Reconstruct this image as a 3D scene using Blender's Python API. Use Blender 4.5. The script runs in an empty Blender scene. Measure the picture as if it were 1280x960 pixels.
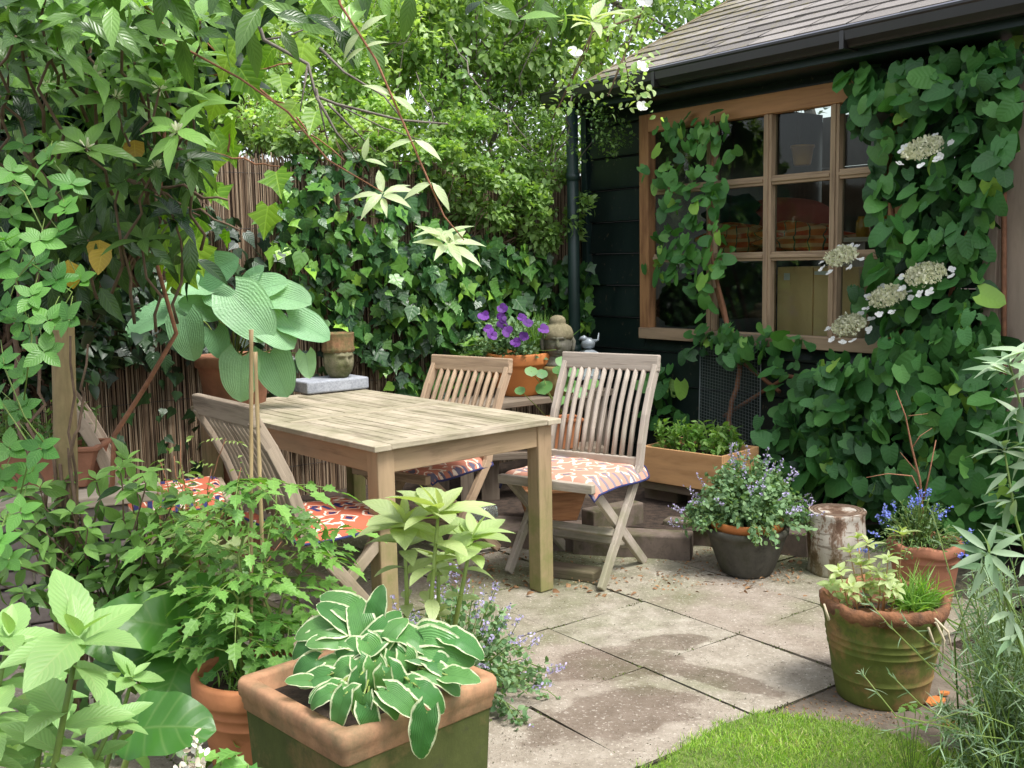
import bpy, math, random
import numpy as np
from mathutils import Vector, Matrix
R = math.radians
rg = np.random.default_rng(11)
random.seed(5)
sc = bpy.context.scene
col = sc.collection

# ------------------------------------------------------------------ camera
F = 1300.0; PIT = R(6.75); ROLL = R(-1.1); H = 1.40
fw = np.array([0, math.cos(PIT), -math.sin(PIT)]); rt = np.array([1.0, 0, 0]); up = np.cross(rt, fw)
cr = rt*math.cos(ROLL)+up*math.sin(ROLL); cu = -rt*math.sin(ROLL)+up*math.cos(ROLL)
EYE = np.array([0, 0, H])
def ray(x, y): return fw+(x-640)/F*cr-(y-480)/F*cu
def az(x, y, z=0.0):            # world point seen at (x, y) of the 1280x960 photograph at height z
    d = ray(x, y); return EYE+d*(z-H)/d[2]
def ay(x, y, Y):                # the same at distance Y
    d = ray(x, y); return EYE+d*Y/d[1]
def apl(x, y, p0, n):
    d = ray(x, y); return EYE+d*((np.array(p0)-EYE)@n)/(d@n)
cd = bpy.data.cameras.new('camera'); cam = bpy.data.objects.new('camera', cd); col.objects.link(cam)
cd.sensor_width = 36; cd.lens = F/1280*36; cd.clip_start = .05; cd.clip_end = 500
M4 = Matrix(((cr[0], cu[0], -fw[0], 0), (cr[1], cu[1], -fw[1], 0), (cr[2], cu[2], -fw[2], H), (0, 0, 0, 1)))
cam.matrix_world = M4
sc.camera = cam

# shed wall plane and fence plane
W0 = np.array([1.98, 5.25, 0]); wd = np.array([-.607, .795, 0]); wn = np.array([-.795, -.607, 0])
F0 = np.array([-1.7, 5.55, 0]); fd = np.array([.795, .607, 0]); fn = np.array([.607, -.795, 0])
def wp(s, z, out=0): return W0+wd*s+wn*out+np.array([0, 0, z])
def fp(s, z, out=0): return F0+fd*s+fn*out+np.array([0, 0, z])
def pws(x, y, out=0):
    p = apl(x, y, W0+wn*out, wn); return float((p-W0)@wd), float(p[2])
def pfs(x, y, out=0):
    p = apl(x, y, F0+fn*out, fn); return float((p-F0)@fd), float(p[2])

# ------------------------------------------------------------------ object helpers
def tag(o, label=None, cat=None, group=None, kind=None):
    if label: o['label'] = label
    if cat: o['category'] = cat
    if group: o['group'] = group
    if kind: o['kind'] = kind
    return o
def thing(name, loc, label, cat, rz=0.0, group=None):
    o = bpy.data.objects.new(name, None); col.objects.link(o)
    o.empty_display_size = .1
    o.location = [float(v) for v in loc]; o.rotation_euler = (0, 0, rz)
    return tag(o, label, cat, group)
def copy_tree(o, parent=None):
    c = o.copy(); col.objects.link(c); c.parent = parent
    for ch in list(o.children): copy_tree(ch, c)
    return c
def wloc(o):
    v = Vector((0, 0, 0))
    while o is not None: v += Vector(o.location); o = o.parent
    return v

class MB:
    def __init__(s): s.v = []; s.f = []; s.uv = []; s.sm = []; s.rn = []
    def face(s, idx, uv, sm=False, rn=0.0): s.f.append(tuple(idx)); s.uv.append(uv); s.sm.append(sm); s.rn.append(rn)
    def bar(s, p0, p1, w, h, upv=(0, 0, 1), sm=False, w1=None, h1=None, rn=None):
        """rectangular bar from p0 to p1; w across, h along upv; uv u runs along the grain"""
        p0 = Vector(p0); p1 = Vector(p1); y = (p1-p0); L = y.length; y.normalize()
        u_ = Vector(upv); x = y.cross(u_)
        if x.length < 1e-4: x = y.cross(Vector((1, 0, 0)))
        x.normalize(); z = x.cross(y)
        w1 = w if w1 is None else w1; h1 = h if h1 is None else h1
        b = len(s.v); o = random.random()*7; q = random.random()*7; rn = random.random() if rn is None else rn
        for p, ww, hh in ((p0, w, h), (p1, w1, h1)):
            for a, c in ((-1, -1), (1, -1), (1, 1), (-1, 1)): s.v.append(tuple(p+x*(a*ww/2)+z*(c*hh/2)))
        per = [0, w, w+h, 2*w+h, 2*w+2*h]
        for k in range(4):
            j = (k+1) % 4
            s.face((b+k, b+j, b+4+j, b+4+k), ((o, q+per[k]), (o, q+per[k+1]), (o+L, q+per[k+1]), (o+L, q+per[k])), sm, rn)
        s.face((b+3, b+2, b+1, b), ((o, q), (o+.02, q), (o+.02, q+h), (o, q+h)), sm, rn)
        s.face((b+4, b+5, b+6, b+7), ((o, q), (o+.02, q), (o+.02, q+h), (o, q+h)), sm, rn)
    def box(s, c, sz, rz=0.0, **k):
        c = Vector(c); d = Vector((math.cos(rz), math.sin(rz), 0))
        s.bar(c-d*sz[0]/2, c+d*sz[0]/2, sz[1], sz[2], **k)
    def tube(s, pts, rad, n=6, cap=True, rn=None):
        pts = [Vector([float(a) for a in p]) for p in pts]
        m = len(pts)
        if not hasattr(rad, '__len__'): rad = [rad]*m
        rad = list(rad)+[rad[-1]]*(m-len(rad))
        rn = random.random() if rn is None else rn
        b = len(s.v); o = random.random()*5; L = 0
        ref = Vector((0, 0, 1))
        t0 = (pts[1]-pts[0]).normalized()
        if abs(t0.z) > .9: ref = Vector((1, 0, 0))
        x = t0.cross(ref).normalized()
        Ls = []
        for i, p in enumerate(pts):
            t = (pts[min(i+1, m-1)]-pts[max(i-1, 0)])
            if t.length < 1e-9: t = Vector((0, 0, 1))
            t.normalize(); x = (x-t*x.dot(t))
            if x.length < 1e-6: x = t.orthogonal()
            x.normalize(); y = t.cross(x)
            if i: L += (p-pts[i-1]).length
            Ls.append(L)
            for k in range(n):
                a = 2*math.pi*k/n; s.v.append(tuple(p+(x*math.cos(a)+y*math.sin(a))*rad[i]))
        for i in range(m-1):
            for k in range(n):
                j = (k+1) % n; c0 = k/n*.2; c1 = (k+1)/n*.2
                s.face((b+i*n+k, b+i*n+j, b+(i+1)*n+j, b+(i+1)*n+k), ((o+Ls[i], c0), (o+Ls[i], c1), (o+Ls[i+1], c1), (o+Ls[i+1], c0)), True, rn)
        if cap:
            for i, rev in ((0, True), (m-1, False)):
                idx = [b+i*n+k for k in range(n)]
                if rev: idx = idx[::-1]
                s.face(idx, [(o, 0)]*n, False, rn)
    def lathe(s, prof, n=40, c=(0, 0, 0), wob=None, sm=True, a0=0.0):
        """prof: list of (r, z) outside bottom -> rim -> inside"""
        b = len(s.v); m = len(prof)
        for i, (r, z) in enumerate(prof):
            for k in range(n):
                a = 2*math.pi*k/n+a0; rr = r; zz = z
                if wob: rr, zz = wob(a, r, z, i)
                s.v.append((c[0]+rr*math.cos(a), c[1]+rr*math.sin(a), c[2]+zz))
        for i in range(m-1):
            for k in range(n):
                j = (k+1) % n
                s.face((b+i*n+k, b+i*n+j, b+(i+1)*n+j, b+(i+1)*n+k), ((k/n, prof[i][1]), ((k+1)/n, prof[i][1]), ((k+1)/n, prof[i+1][1]), (k/n, prof[i+1][1])), sm)
        s.face([b+k for k in range(n)][::-1], [(0, 0)]*n, False)
        s.face([b+(m-1)*n+k for k in range(n)], [(0, 0)]*n, False)
    def prism(s, poly, p0, d, upv, th):
        """flat polygon [(a,b)] in the plane (d, upv) at p0, extruded th along the normal"""
        d = Vector(d); u_ = Vector(upv); nn = d.cross(u_).normalized(); p0 = Vector(p0); b = len(s.v); n = len(poly)
        for t in (0, th):
            for a, c in poly: s.v.append(tuple(p0+d*a+u_*c+nn*t))
        rn = random.random()
        s.face([b+k for k in range(n)][::-1], [poly[k] for k in range(n)][::-1], False, rn)
        s.face([b+n+k for k in range(n)], list(poly), False, rn)
        for k in range(n):
            j = (k+1) % n
            s.face((b+k, b+j, b+n+j, b+n+k), (poly[k], poly[j], poly[j], poly[k]), False, rn)
    def build(s, name, mat, parent=None, world=False, bevel=0, seg=2, loc=None, solid=0):
        me = bpy.data.meshes.new(name)
        V = s.v
        off = Vector((0, 0, 0))
        if world and parent is not None: off = wloc(parent)
        if loc is not None: off = Vector([float(a) for a in loc])
        if off.length: V = [(a[0]-off.x, a[1]-off.y, a[2]-off.z) for a in V]
        me.from_pydata([tuple(float(q) for q in a) for a in V], [], s.f)
        ul = me.uv_layers.new(name='UVMap')
        flat = [c for f in s.uv for q in f for c in q]
        ul.data.foreach_set('uv', flat)
        at = me.attributes.new('rnd', 'FLOAT', 'FACE'); at.data.foreach_set('value', s.rn)
        me.polygons.foreach_set('use_smooth', s.sm)
        me.materials.append(mat); me.update()
        o = bpy.data.objects.new(name, me); col.objects.link(o)
        if parent is not None: o.parent = parent
        if loc is not None: o.location = off
        if bevel:
            m = o.modifiers.new('bevel', 'BEVEL'); m.width = bevel; m.segments = seg; m.limit_method = 'ANGLE'; m.angle_limit = R(35)
            m.harden_normals = False
        return o

# ------------------------------------------------------------------ leaves (numpy batches)
def unit(a): return a/np.maximum(np.linalg.norm(a, axis=-1, keepdims=True), 1e-9)
def grid_tpl(rows, cols, prof, lobe=0.0, serr=0.0):
    ss = np.linspace(-1, 1, cols); tt = np.linspace(0, 1, rows+1)
    v = []; luv = []
    for i, t in enumerate(tt):
        w = max(prof(t), .012)
        k = 1+(serr if i % 2 else -serr)*(0 < i < rows)
        for s_ in ss:
            e = k if abs(abs(s_)-1) < 1e-6 else 1
            v.append((s_*w*.5*e, t-lobe*abs(s_)**1.6*(1-t)**2.2)); luv.append((s_, t))
    f = [(i*cols+j, i*cols+j+1, (i+1)*cols+j+1, (i+1)*cols+j) for i in range(rows) for j in range(cols-1)]
    return np.array(v), np.array(luv), np.array(f)
def fan_tpl(pts, c):
    n = len(pts); v = [c]+list(pts)
    luv = [(0, .4)]+[(2*x, y) for x, y in pts]
    f = [(0, 1+i, 1+(i+1) % n) for i in range(n)]
    return np.array(v, float), np.array(luv, float), np.array(f)
sinp = lambda a, b: (lambda t: math.sin(math.pi*t**a)**b)
TPL = {
 'ovate': grid_tpl(5, 3, sinp(.75, .85)),
 'ovate_hi': grid_tpl(16, 5, sinp(.8, .85), serr=.035),
 'quick': grid_tpl(2, 3, lambda t: [.25, 1, .02][int(round(t*2))]),
 'lance': grid_tpl(5, 3, sinp(.8, 1.1)),
 'heart': grid_tpl(6, 5, lambda t: math.sqrt(max(0, 1-(max(0, (t*1.02-.22))/.8)**1.9))*min(1, .55+t*2.6) if t < .97 else .02, lobe=.22),
 'heart_hi': grid_tpl(14, 9, lambda t: math.sqrt(max(0, 1-(max(0, (t*1.02-.22))/.8)**1.9))*min(1, .55+t*2.6)*(1-.25*max(0, t-.6)) if t < .97 else .02, lobe=.24),
 'blade': grid_tpl(3, 2, lambda t: 1-t**2),
 'strap': grid_tpl(6, 2, lambda t: 1-t**3),
 'round': grid_tpl(6, 5, lambda t: math.sqrt(max(0, 1-(2*t-1)**2))),
 'ivy': fan_tpl([(0, 0), (.22, -.13), (.36, .05), (.33, .2), (.58, .34), (.34, .5), (.2, .6), (0, 1), (-.2, .6), (-.34, .5), (-.58, .34), (-.33, .2), (-.36, .05), (-.22, -.13)], (0, .33)),
 'petal': grid_tpl(3, 3, lambda t: [.35, .95, 1, .5][int(round(t*3))]),
 'cut': fan_tpl([(0, 0), (.13, .1), (.3, .08), (.26, .25), (.42, .36), (.25, .46), (.28, .66), (.12, .68), (0, 1), (-.12, .68), (-.28, .66), (-.25, .46), (-.42, .36), (-.26, .25), (-.3, .08), (-.13, .1)], (0, .4)),
}
TPL['ivy3'] = fan_tpl([(0, 0), (.2, -.08), (.4, .06), (.5, .26), (.34, .46), (.17, .72), (0, 1), (-.16, .7), (-.36, .44), (-.5, .22), (-.38, .05), (-.2, -.08)], (0, .33))
class LV:
    def __init__(s): s.b = []
    def add(s, tpl, O, D, N, L, W=.5, bend=.2, fold=.25, wave=0.0, rnd=None, cup=0.0):
        O = np.atleast_2d(np.asarray(O, float)); n = len(O)
        if n == 0: return
        bc = lambda a: np.broadcast_to(np.asarray(a, float), (n,)).copy()
        D = np.broadcast_to(np.asarray(D, float), (n, 3)); N = np.broadcast_to(np.asarray(N, float), (n, 3))
        y = unit(D); x = np.cross(y, N); bad = np.linalg.norm(x, axis=1) < 1e-3
        x[bad] = np.cross(y[bad], [1, .3, .2]); x = unit(x); z = np.cross(x, y)
        L = bc(L); W = bc(W)*L; bend = bc(bend); fold = bc(fold); wave = bc(wave)
        if rnd is None: rnd = rg.random(n)
        rnd = bc(rnd)
        tv, tl, tf = TPL[tpl]
        tx = tv[:, 0][None]; ty = tv[:, 1][None]
        ph = rg.random(n)[:, None]*6.28
        th = bend[:, None]*ty                      # arc bend
        px_ = tx*W[:, None]
        yy = np.where(np.abs(bend[:, None]) > 1e-3, np.sin(th*1.6)/(1.6*np.where(np.abs(bend[:, None]) > 1e-3, bend[:, None], 1)), ty)*L[:, None]
        zz = -L[:, None]*(.8*bend[:, None]*ty**2)+fold[:, None]*np.abs(tx)*W[:, None]
        zz = zz+wave[:, None]*W[:, None]*np.sin(ty*13+ph+np.sign(tx)*1.3)*np.abs(tx)*2
        zz = zz-cup*W[:, None]*(tx*2)**2*.5
        P = O[:, None]+x[:, None]*px_[..., None]+y[:, None]*yy[..., None]+z[:, None]*zz[..., None]
        s.b.append((P.reshape(-1, 3), np.tile(tl, (n, 1)), tf, n, len(tv), np.repeat(rnd, len(tv))))
    def build(s, name, mat, parent=None, loc=None, smooth=True):
        V = np.concatenate([b[0] for b in s.b]); U = np.concatenate([b[1] for b in s.b]); RN = np.concatenate([b[5] for b in s.b])
        off = np.zeros(3)
        if parent is not None: off = np.array(wloc(parent))
        if loc is not None: off = np.array(loc, float)
        V = V-off
        loops = []; sizes = []; base = 0
        for P, tl, tf, n, m, _ in s.b:
            f = (tf[None]+base+np.arange(n)[:, None, None]*m)
            loops.append(f.reshape(-1)); sizes.append(np.full(n*len(tf), tf.shape[1])); base += n*m
        loops = np.concatenate(loops); sizes = np.concatenate(sizes)
        me = bpy.data.meshes.new(name)
        me.vertices.add(len(V)); me.vertices.foreach_set('co', V.astype(np.float32).ravel())
        me.loops.add(len(loops)); me.loops.foreach_set('vertex_index', loops.astype(np.int32))
        me.polygons.add(len(sizes)); st = np.concatenate([[0], np.cumsum(sizes)[:-1]])
        me.polygons.foreach_set('loop_start', st.astype(np.int32)); me.polygons.foreach_set('loop_total', sizes.astype(np.int32))
        me.polygons.foreach_set('use_smooth', np.full(len(sizes), smooth))
        a = me.attributes.new('luv', 'FLOAT_VECTOR', 'POINT'); a.data.foreach_set('vector', np.column_stack([U, np.zeros(len(U))]).astype(np.float32).ravel())
        a = me.attributes.new('rnd', 'FLOAT', 'POINT'); a.data.foreach_set('value', RN.astype(np.float32))
        me.materials.append(mat); me.update(calc_edges=True); me.validate()
        o = bpy.data.objects.new(name, me); col.objects.link(o)
        if parent is not None: o.parent = parent
        if loc is not None: o.location = [float(v) for v in off]
        return o
def rv(n, s=1.0): return rg.normal(0, s, (n, 3))

# ------------------------------------------------------------------ materials
def nm(name):
    m = bpy.data.materials.new(name); m.use_nodes = True; nt = m.node_tree; nt.nodes.clear()
    return m, nt, nt.nodes, nt.links
def pb(nt, rough=.6, spec=.4):
    o = nt.nodes.new('ShaderNodeOutputMaterial'); p = nt.nodes.new('ShaderNodeBsdfPrincipled')
    p.inputs['Roughness'].default_value = rough; p.inputs['Specular IOR Level'].default_value = spec
    nt.links.new(p.outputs[0], o.inputs[0]); return p, o
def ramp(nt, fac, stops):
    r = nt.nodes.new('ShaderNodeValToRGB'); cr_ = r.color_ramp
    while len(cr_.elements) < len(stops): cr_.elements.new(.5)
    for e, (p, c) in zip(cr_.elements, stops):
        e.position = p; e.color = (c, c, c, 1) if not hasattr(c, '__len__') else (*c, 1)
    nt.links.new(fac, r.inputs[0]); return r.outputs[0]
def noise(nt, vec, scale, detail=5, rough=.6, dist=0):
    n = nt.nodes.new('ShaderNodeTexNoise'); n.inputs['Scale'].default_value = scale; n.inputs['Detail'].default_value = detail
    n.inputs['Roughness'].default_value = rough; n.inputs['Distortion'].default_value = dist
    if vec is not None: nt.links.new(vec, n.inputs['Vector'])
    return n.outputs['Fac']
def mapping(nt, vec, sc_=(1, 1, 1), loc=(0, 0, 0), rot=(0, 0, 0)):
    m = nt.nodes.new('ShaderNodeMapping'); m.inputs['Scale'].default_value = sc_; m.inputs['Location'].default_value = loc; m.inputs['Rotation'].default_value = rot
    nt.links.new(vec, m.inputs['Vector']); return m.outputs[0]
def math_(nt, op, a, b=None, c=None, clamp=False):
    n = nt.nodes.new('ShaderNodeMath'); n.operation = op; n.use_clamp = clamp
    for i, v in enumerate((a, b, c)):
        if v is None: continue
        if isinstance(v, (int, float)): n.inputs[i].default_value = v
        else: nt.links.new(v, n.inputs[i])
    return n.outputs[0]
def mix(nt, fac, a, b, mode='MIX'):
    n = nt.nodes.new('ShaderNodeMix'); n.data_type = 'RGBA'; n.blend_type = mode; n.clamp_factor = True
    if isinstance(fac, (int, float)): n.inputs['Factor'].default_value = fac
    else: nt.links.new(fac, n.inputs['Factor'])
    for k, v in (('A', a), ('B', b)):
        s = [i for i in n.inputs if i.name == k and i.type == 'RGBA'][0]
        if hasattr(v, '__len__'): s.default_value = (*v, 1)
        else: nt.links.new(v, s)
    return [o for o in n.outputs if o.type == 'RGBA'][0]
def bump(nt, p, h, strength=.3, dist=.01):
    b = nt.nodes.new('ShaderNodeBump'); b.inputs['Strength'].default_value = strength; b.inputs['Distance'].default_value = dist
    nt.links.new(h, b.inputs['Height']); nt.links.new(b.outputs[0], p.inputs['Normal']); return b
def coord(nt, which='Object'):
    t = nt.nodes.new('ShaderNodeTexCoord'); return t.outputs[which]
def geo_pos(nt): return nt.nodes.new('ShaderNodeNewGeometry').outputs['Position']
def attr(nt, name, out='Fac'):
    a = nt.nodes.new('ShaderNodeAttribute'); a.attribute_name = name; return a.outputs[out]
def sep(nt, v):
    s = nt.nodes.new('ShaderNodeSeparateXYZ'); nt.links.new(v, s.inputs[0]); return s.outputs

def m_plain(name, c, rough=.6, var=.25, scale=12, bmp=.2, c2=None, spec=.4, metal=0, bscale=None):
    m, nt, N, L = nm(name); p, o = pb(nt, rough, spec); v = coord(nt)
    n1 = noise(nt, v, scale)
    c2 = c2 or tuple(x*(1-var) for x in c)
    L.new(ramp(nt, n1, [(.3, c2), (.7, c)]), p.inputs['Base Color']); p.inputs['Metallic'].default_value = metal
    if bmp: bump(nt, p, noise(nt, v, bscale or scale*6, 6), bmp, .005)
    return m
def m_wood(name, c, dark, rough=.75, green=None, gamt=.0, grain=45, bmp=.5, gz=None, wetz=False):
    """weathered wood: streaks along uv.u"""
    m, nt, N, L = nm(name); p, o = pb(nt, rough, .3)
    uv = coord(nt, 'UV'); rn = attr(nt, 'rnd')
    a = noise(nt, mapping(nt, uv, (3, grain, 1)), 1.0, 8, .65, .4)
    b = noise(nt, mapping(nt, uv, (1.2, 5, 1), (3, 1, 0)), 1.6, 3)
    k = math_(nt, 'ADD', math_(nt, 'MULTIPLY', a, .7), math_(nt, 'MULTIPLY', b, .45))
    k = math_(nt, 'ADD', k, math_(nt, 'MULTIPLY', math_(nt, 'SUBTRACT', rn, .5), .12))
    cc = ramp(nt, k, [(.38, dark), (.56, c), (.78, tuple(min(1, x*1.25) for x in c))])
    if green:
        g = noise(nt, coord(nt), 5, 5, .7)
        gf = ramp(nt, g, [(.5-gamt*.3, 0), (.62, 1)])
        if gz is not None:
            z = sep(nt, geo_pos(nt))[2]
            zz = math_(nt, 'SUBTRACT', 1.0, math_(nt, 'DIVIDE', z, gz), clamp=True)
            gf = math_(nt, 'MULTIPLY', gf, ramp(nt, zz, [(0, .15), (.6, 1)]))
        cc = mix(nt, math_(nt, 'MULTIPLY', gf, gamt), cc, green)
    L.new(cc, p.inputs['Base Color'])
    bump(nt, p, a, bmp, .004)
    return m
def m_leaf(name, c1, c2, vein=.25, edge=None, rough=.42, trans=.3, nv=7, spec=.5, tc=None, blister=0.0, par=False, vcol=None, ramp3=None):
    m, nt, N, L = nm(name); p, o = pb(nt, rough, spec)
    rn = attr(nt, 'rnd'); uv = attr(nt, 'luv', 'Vector'); sx, sy, _ = sep(nt, uv)
    pos = geo_pos(nt)
    base = mix(nt, rn, c1, c2) if not ramp3 else ramp(nt, rn, ramp3)
    cl = noise(nt, pos, 3.0, 3)
    base = mix(nt, 1.0, base, ramp(nt, cl, [(.3, .72), (.7, 1.2)]), 'MULTIPLY')
    ax = math_(nt, 'ABSOLUTE', sx)
    h = None
    if vein:
        if par: k = math_(nt, 'MULTIPLY', math_(nt, 'POWER', ax, .8), nv)       # veins running along the leaf
        else: k = math_(nt, 'MULTIPLY', math_(nt, 'SUBTRACT', sy, math_(nt, 'MULTIPLY', ax, .28)), nv)
        fr = math_(nt, 'ABSOLUTE', math_(nt, 'SUBTRACT', math_(nt, 'FRACT', k), .5))
        vv = ramp(nt, fr, [(.0, 1), (.13, 0)])
        mid = ramp(nt, ax, [(.0, 1), (.07, 0)])
        vm = math_(nt, 'MAXIMUM', math_(nt, 'MULTIPLY', vv, .7), mid)
        base = mix(nt, math_(nt, 'MULTIPLY', vm, vein), base, vcol or tuple(min(1, x*2.2+.04) for x in c2))
        h = math_(nt, 'SUBTRACT', math_(nt, 'MULTIPLY', fr, 2.0), mid)
    if edge:
        en = math_(nt, 'ADD', ax, math_(nt, 'MULTIPLY', math_(nt, 'SUBTRACT', noise(nt, pos, 60), .5), .45))
        tipv = math_(nt, 'POWER', sy, 8.0)
        ef = ramp(nt, math_(nt, 'MAXIMUM', en, tipv), [(.83, 0), (.91, 1)])
        base = mix(nt, ef, base, edge)
    L.new(base, p.inputs['Base Color'])
    if blister:
        bl = noise(nt, pos, 90, 2); h = bl if h is None else math_(nt, 'ADD', math_(nt, 'MULTIPLY', h, .8), math_(nt, 'MULTIPLY', bl, blister))
    b = None
    if h is not None: b = bump(nt, p, h, .45 if par else .22, .004)
    t = N.new('ShaderNodeBsdfTranslucent')
    tcc = mix(nt, 1.0, base, tc or (1.5, 1.6, .5), 'MULTIPLY'); L.new(tcc, t.inputs[0])
    mx = N.new('ShaderNodeMixShader'); mx.inputs[0].default_value = trans
    L.new(p.outputs[0], mx.inputs[1]); L.new(t.outputs[0], mx.inputs[2]); L.new(mx.outputs[0], o.inputs[0])
    return m
# ------------------------------------------------------------------ palette
M_soil = m_plain('soil', (.075, .05, .035), .95, .6, 25, .9, c2=(.02, .014, .01), bscale=60)
M_terra = m_plain('terracotta', (.50, .20, .085), .8, .3, 7, .25, c2=(.36, .13, .055))
M_terra_hot = m_plain('orange_terracotta', (.56, .21, .055), .7, .25, 5, .15, c2=(.42, .14, .04))
M_terra_old = m_plain('old_terracotta', (.36, .16, .09), .85, .4, 9, .35, c2=(.2, .09, .05))
M_stem = m_plain('green_stem', (.16, .24, .05), .5, .3, 20, .1)
M_stem_pale = m_plain('pale_green_stem', (.25, .33, .08), .5, .25, 20, .1)
M_twig = m_plain('brown_twig', (.20, .13, .085), .85, .5, 30, .4)
M_twig_red = m_plain('russet_twig', (.33, .15, .08), .8, .4, 30, .4)
M_bark_grey = m_plain('grey_bark', (.22, .19, .16), .9, .5, 20, .6)
M_black = m_plain('near_black', (.02, .02, .02), .9, .3, 3, 0)  # near-black base colour of the cloth bundle

def m_mossy(name, terra, moss, amt, zscale=1.0, dark=(.05, .045, .03)):
    m, nt, N, L = nm(name); p, o = pb(nt, .85, .25); v = coord(nt)
    a = noise(nt, v, 6, 7, .68); b = noise(nt, mapping(nt, v, (1, 1, .6)), 17, 6, .7)
    c = mix(nt, ramp(nt, b, [(.3, 0), (.7, 1)]), terra, tuple(x*.6 for x in terra))
    f = ramp(nt, a, [(.30+amt*.13, 1), (.46+amt*.13, 0)])
    c = mix(nt, math_(nt, 'MULTIPLY', f, .9), c, mix(nt, b, moss, tuple(x*.45 for x in moss)))
    d = ramp(nt, noise(nt, v, 11, 7, .75), [(.56, 0), (.7, 1)])
    c = mix(nt, math_(nt, 'MULTIPLY', d, .65), c, dark)
    L.new(c, p.inputs['Base Color']); bump(nt, p, math_(nt, 'ADD', a, math_(nt, 'MULTIPLY', b, .6)), .4, .008)
    return m
M_moss_pot = m_mossy('mossy_terracotta', (.32, .19, .08), (.12, .165, .03), 1.35)
M_planter = m_mossy('lichened_planter', (.24, .165, .07), (.085, .11, .03), 1.6)
M_rim = m_mossy('planter_rim', (.46, .25, .14), (.27, .20, .11), .5, dark=(.20, .12, .06))

# ------------------------------------------------------------------ ground
def sheet(name, x0, x1, y0, y1, nx, ny, zf, mat, kind='structure'):
    me = bpy.data.meshes.new(name); vs = []
    for j in range(ny+1):
        for i in range(nx+1):
            x = x0+(x1-x0)*i/nx; y = y0+(y1-y0)*j/ny; vs.append((x, y, zf(x, y)))
    fs = [(j*(nx+1)+i, j*(nx+1)+i+1, (j+1)*(nx+1)+i+1, (j+1)*(nx+1)+i) for j in range(ny) for i in range(nx)]
    me.from_pydata(vs, [], fs); me.materials.append(mat)
    for p_ in me.polygons: p_.use_smooth = True
    o = bpy.data.objects.new(name, me); col.objects.link(o); tag(o, kind=kind); return o
def bumpy(x, y): return -.03+.012*math.sin(x*7+y*3)+.01*math.sin(y*11-x*5)
mg, nt, N, L = nm('garden_soil'); p, o = pb(nt, .95, .2); v = geo_pos(nt)
a = noise(nt, v, 9, 8, .7); b = noise(nt, v, 60, 4, .7)
L.new(ramp(nt, a, [(.3, (.02, .014, .01)), (.6, (.07, .05, .035)), (.75, (.05, .06, .02))]), p.inputs['Base Color']); bump(nt, p, math_(nt, 'ADD', a, b), 1, .03)
far = sheet('ground', -60, 60, -10, 110, 24, 24, lambda x, y: -.055, mg)
near = sheet('soil_bed', -5, 6, .6, 11, 110, 104, lambda x, y: -.045+.012*math.sin(x*7+y*3)+.008*math.sin(y*11-x*5), mg)

# paving: slabs on the garden's own grid
A0 = az(687, 786); tu = np.array([.607, -.795, 0]); tv_ = np.array([.795, .607, 0]); TS = .5
mp, nt, N, L = nm('concrete_slab'); p, o = pb(nt, .8, .3); v = geo_pos(nt)
rn = attr(nt, 'rnd')
big = noise(nt, v, 1.7, 5, .6); med = noise(nt, v, 9, 6, .7); fine = noise(nt, v, 150, 3, .8)
c = ramp(nt, med, [(.28, (.19, .165, .125)), (.45, (.30, .268, .21)), (.66, (.43, .39, .32))])
c = mix(nt, math_(nt, 'MULTIPLY', rn, .45), c, (.25, .185, .15))
x, y, z = sep(nt, v)
gm = ramp(nt, math_(nt, 'ADD', big, math_(nt, 'MULTIPLY', math_(nt, 'SUBTRACT', y, 4.3), .14)), [(.40, 0), (.60, 1)])
c = mix(nt, math_(nt, 'MULTIPLY', gm, .8), c, mix(nt, med, (.07, .085, .03), (.20, .215, .10)))
# darker, less rough patches with noisy edges
patch = None
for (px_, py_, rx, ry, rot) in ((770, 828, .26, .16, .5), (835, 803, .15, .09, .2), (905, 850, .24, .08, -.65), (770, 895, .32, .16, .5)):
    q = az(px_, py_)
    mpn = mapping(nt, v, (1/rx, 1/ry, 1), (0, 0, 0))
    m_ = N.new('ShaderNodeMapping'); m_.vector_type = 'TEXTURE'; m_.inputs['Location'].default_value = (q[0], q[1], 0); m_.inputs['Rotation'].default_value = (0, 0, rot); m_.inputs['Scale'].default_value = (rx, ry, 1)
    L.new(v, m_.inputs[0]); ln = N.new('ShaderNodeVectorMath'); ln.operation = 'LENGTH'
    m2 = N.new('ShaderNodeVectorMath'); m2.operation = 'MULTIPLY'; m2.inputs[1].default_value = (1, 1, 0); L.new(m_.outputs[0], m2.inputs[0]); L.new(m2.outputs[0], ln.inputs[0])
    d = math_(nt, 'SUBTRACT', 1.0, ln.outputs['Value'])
    patch = d if patch is None else math_(nt, 'MAXIMUM', patch, d)
patch = math_(nt, 'ADD', patch, math_(nt, 'MULTIPLY', math_(nt, 'SUBTRACT', noise(nt, v, 6, 7, .62), .5), 1.5))
wf = ramp(nt, patch, [(-.0, 0), (.16, 1)])
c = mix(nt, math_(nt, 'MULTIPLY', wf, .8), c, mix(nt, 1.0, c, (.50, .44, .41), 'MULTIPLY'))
grit = noise(nt, v, 75, 3, .75); sp = ramp(nt, grit, [(.58, 0), (.66, 1)]); c = mix(nt, math_(nt, 'MULTIPLY', sp, .6), c, (.60, .55, .47)); sp3 = ramp(nt, noise(nt, mapping(nt, v, (1, 1, 1), (5, 3, 0)), 60, 3, .8), [(.36, 1), (.43, 0)]); c = mix(nt, math_(nt, 'MULTIPLY', sp3, .45), c, (.13, .10, .075))
sp2 = ramp(nt, noise(nt, v, 38, 5, .8), [(.30, 1), (.40, 0)]); c = mix(nt, math_(nt, 'MULTIPLY', sp2, .5), c, (.10, .08, .06))
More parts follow.
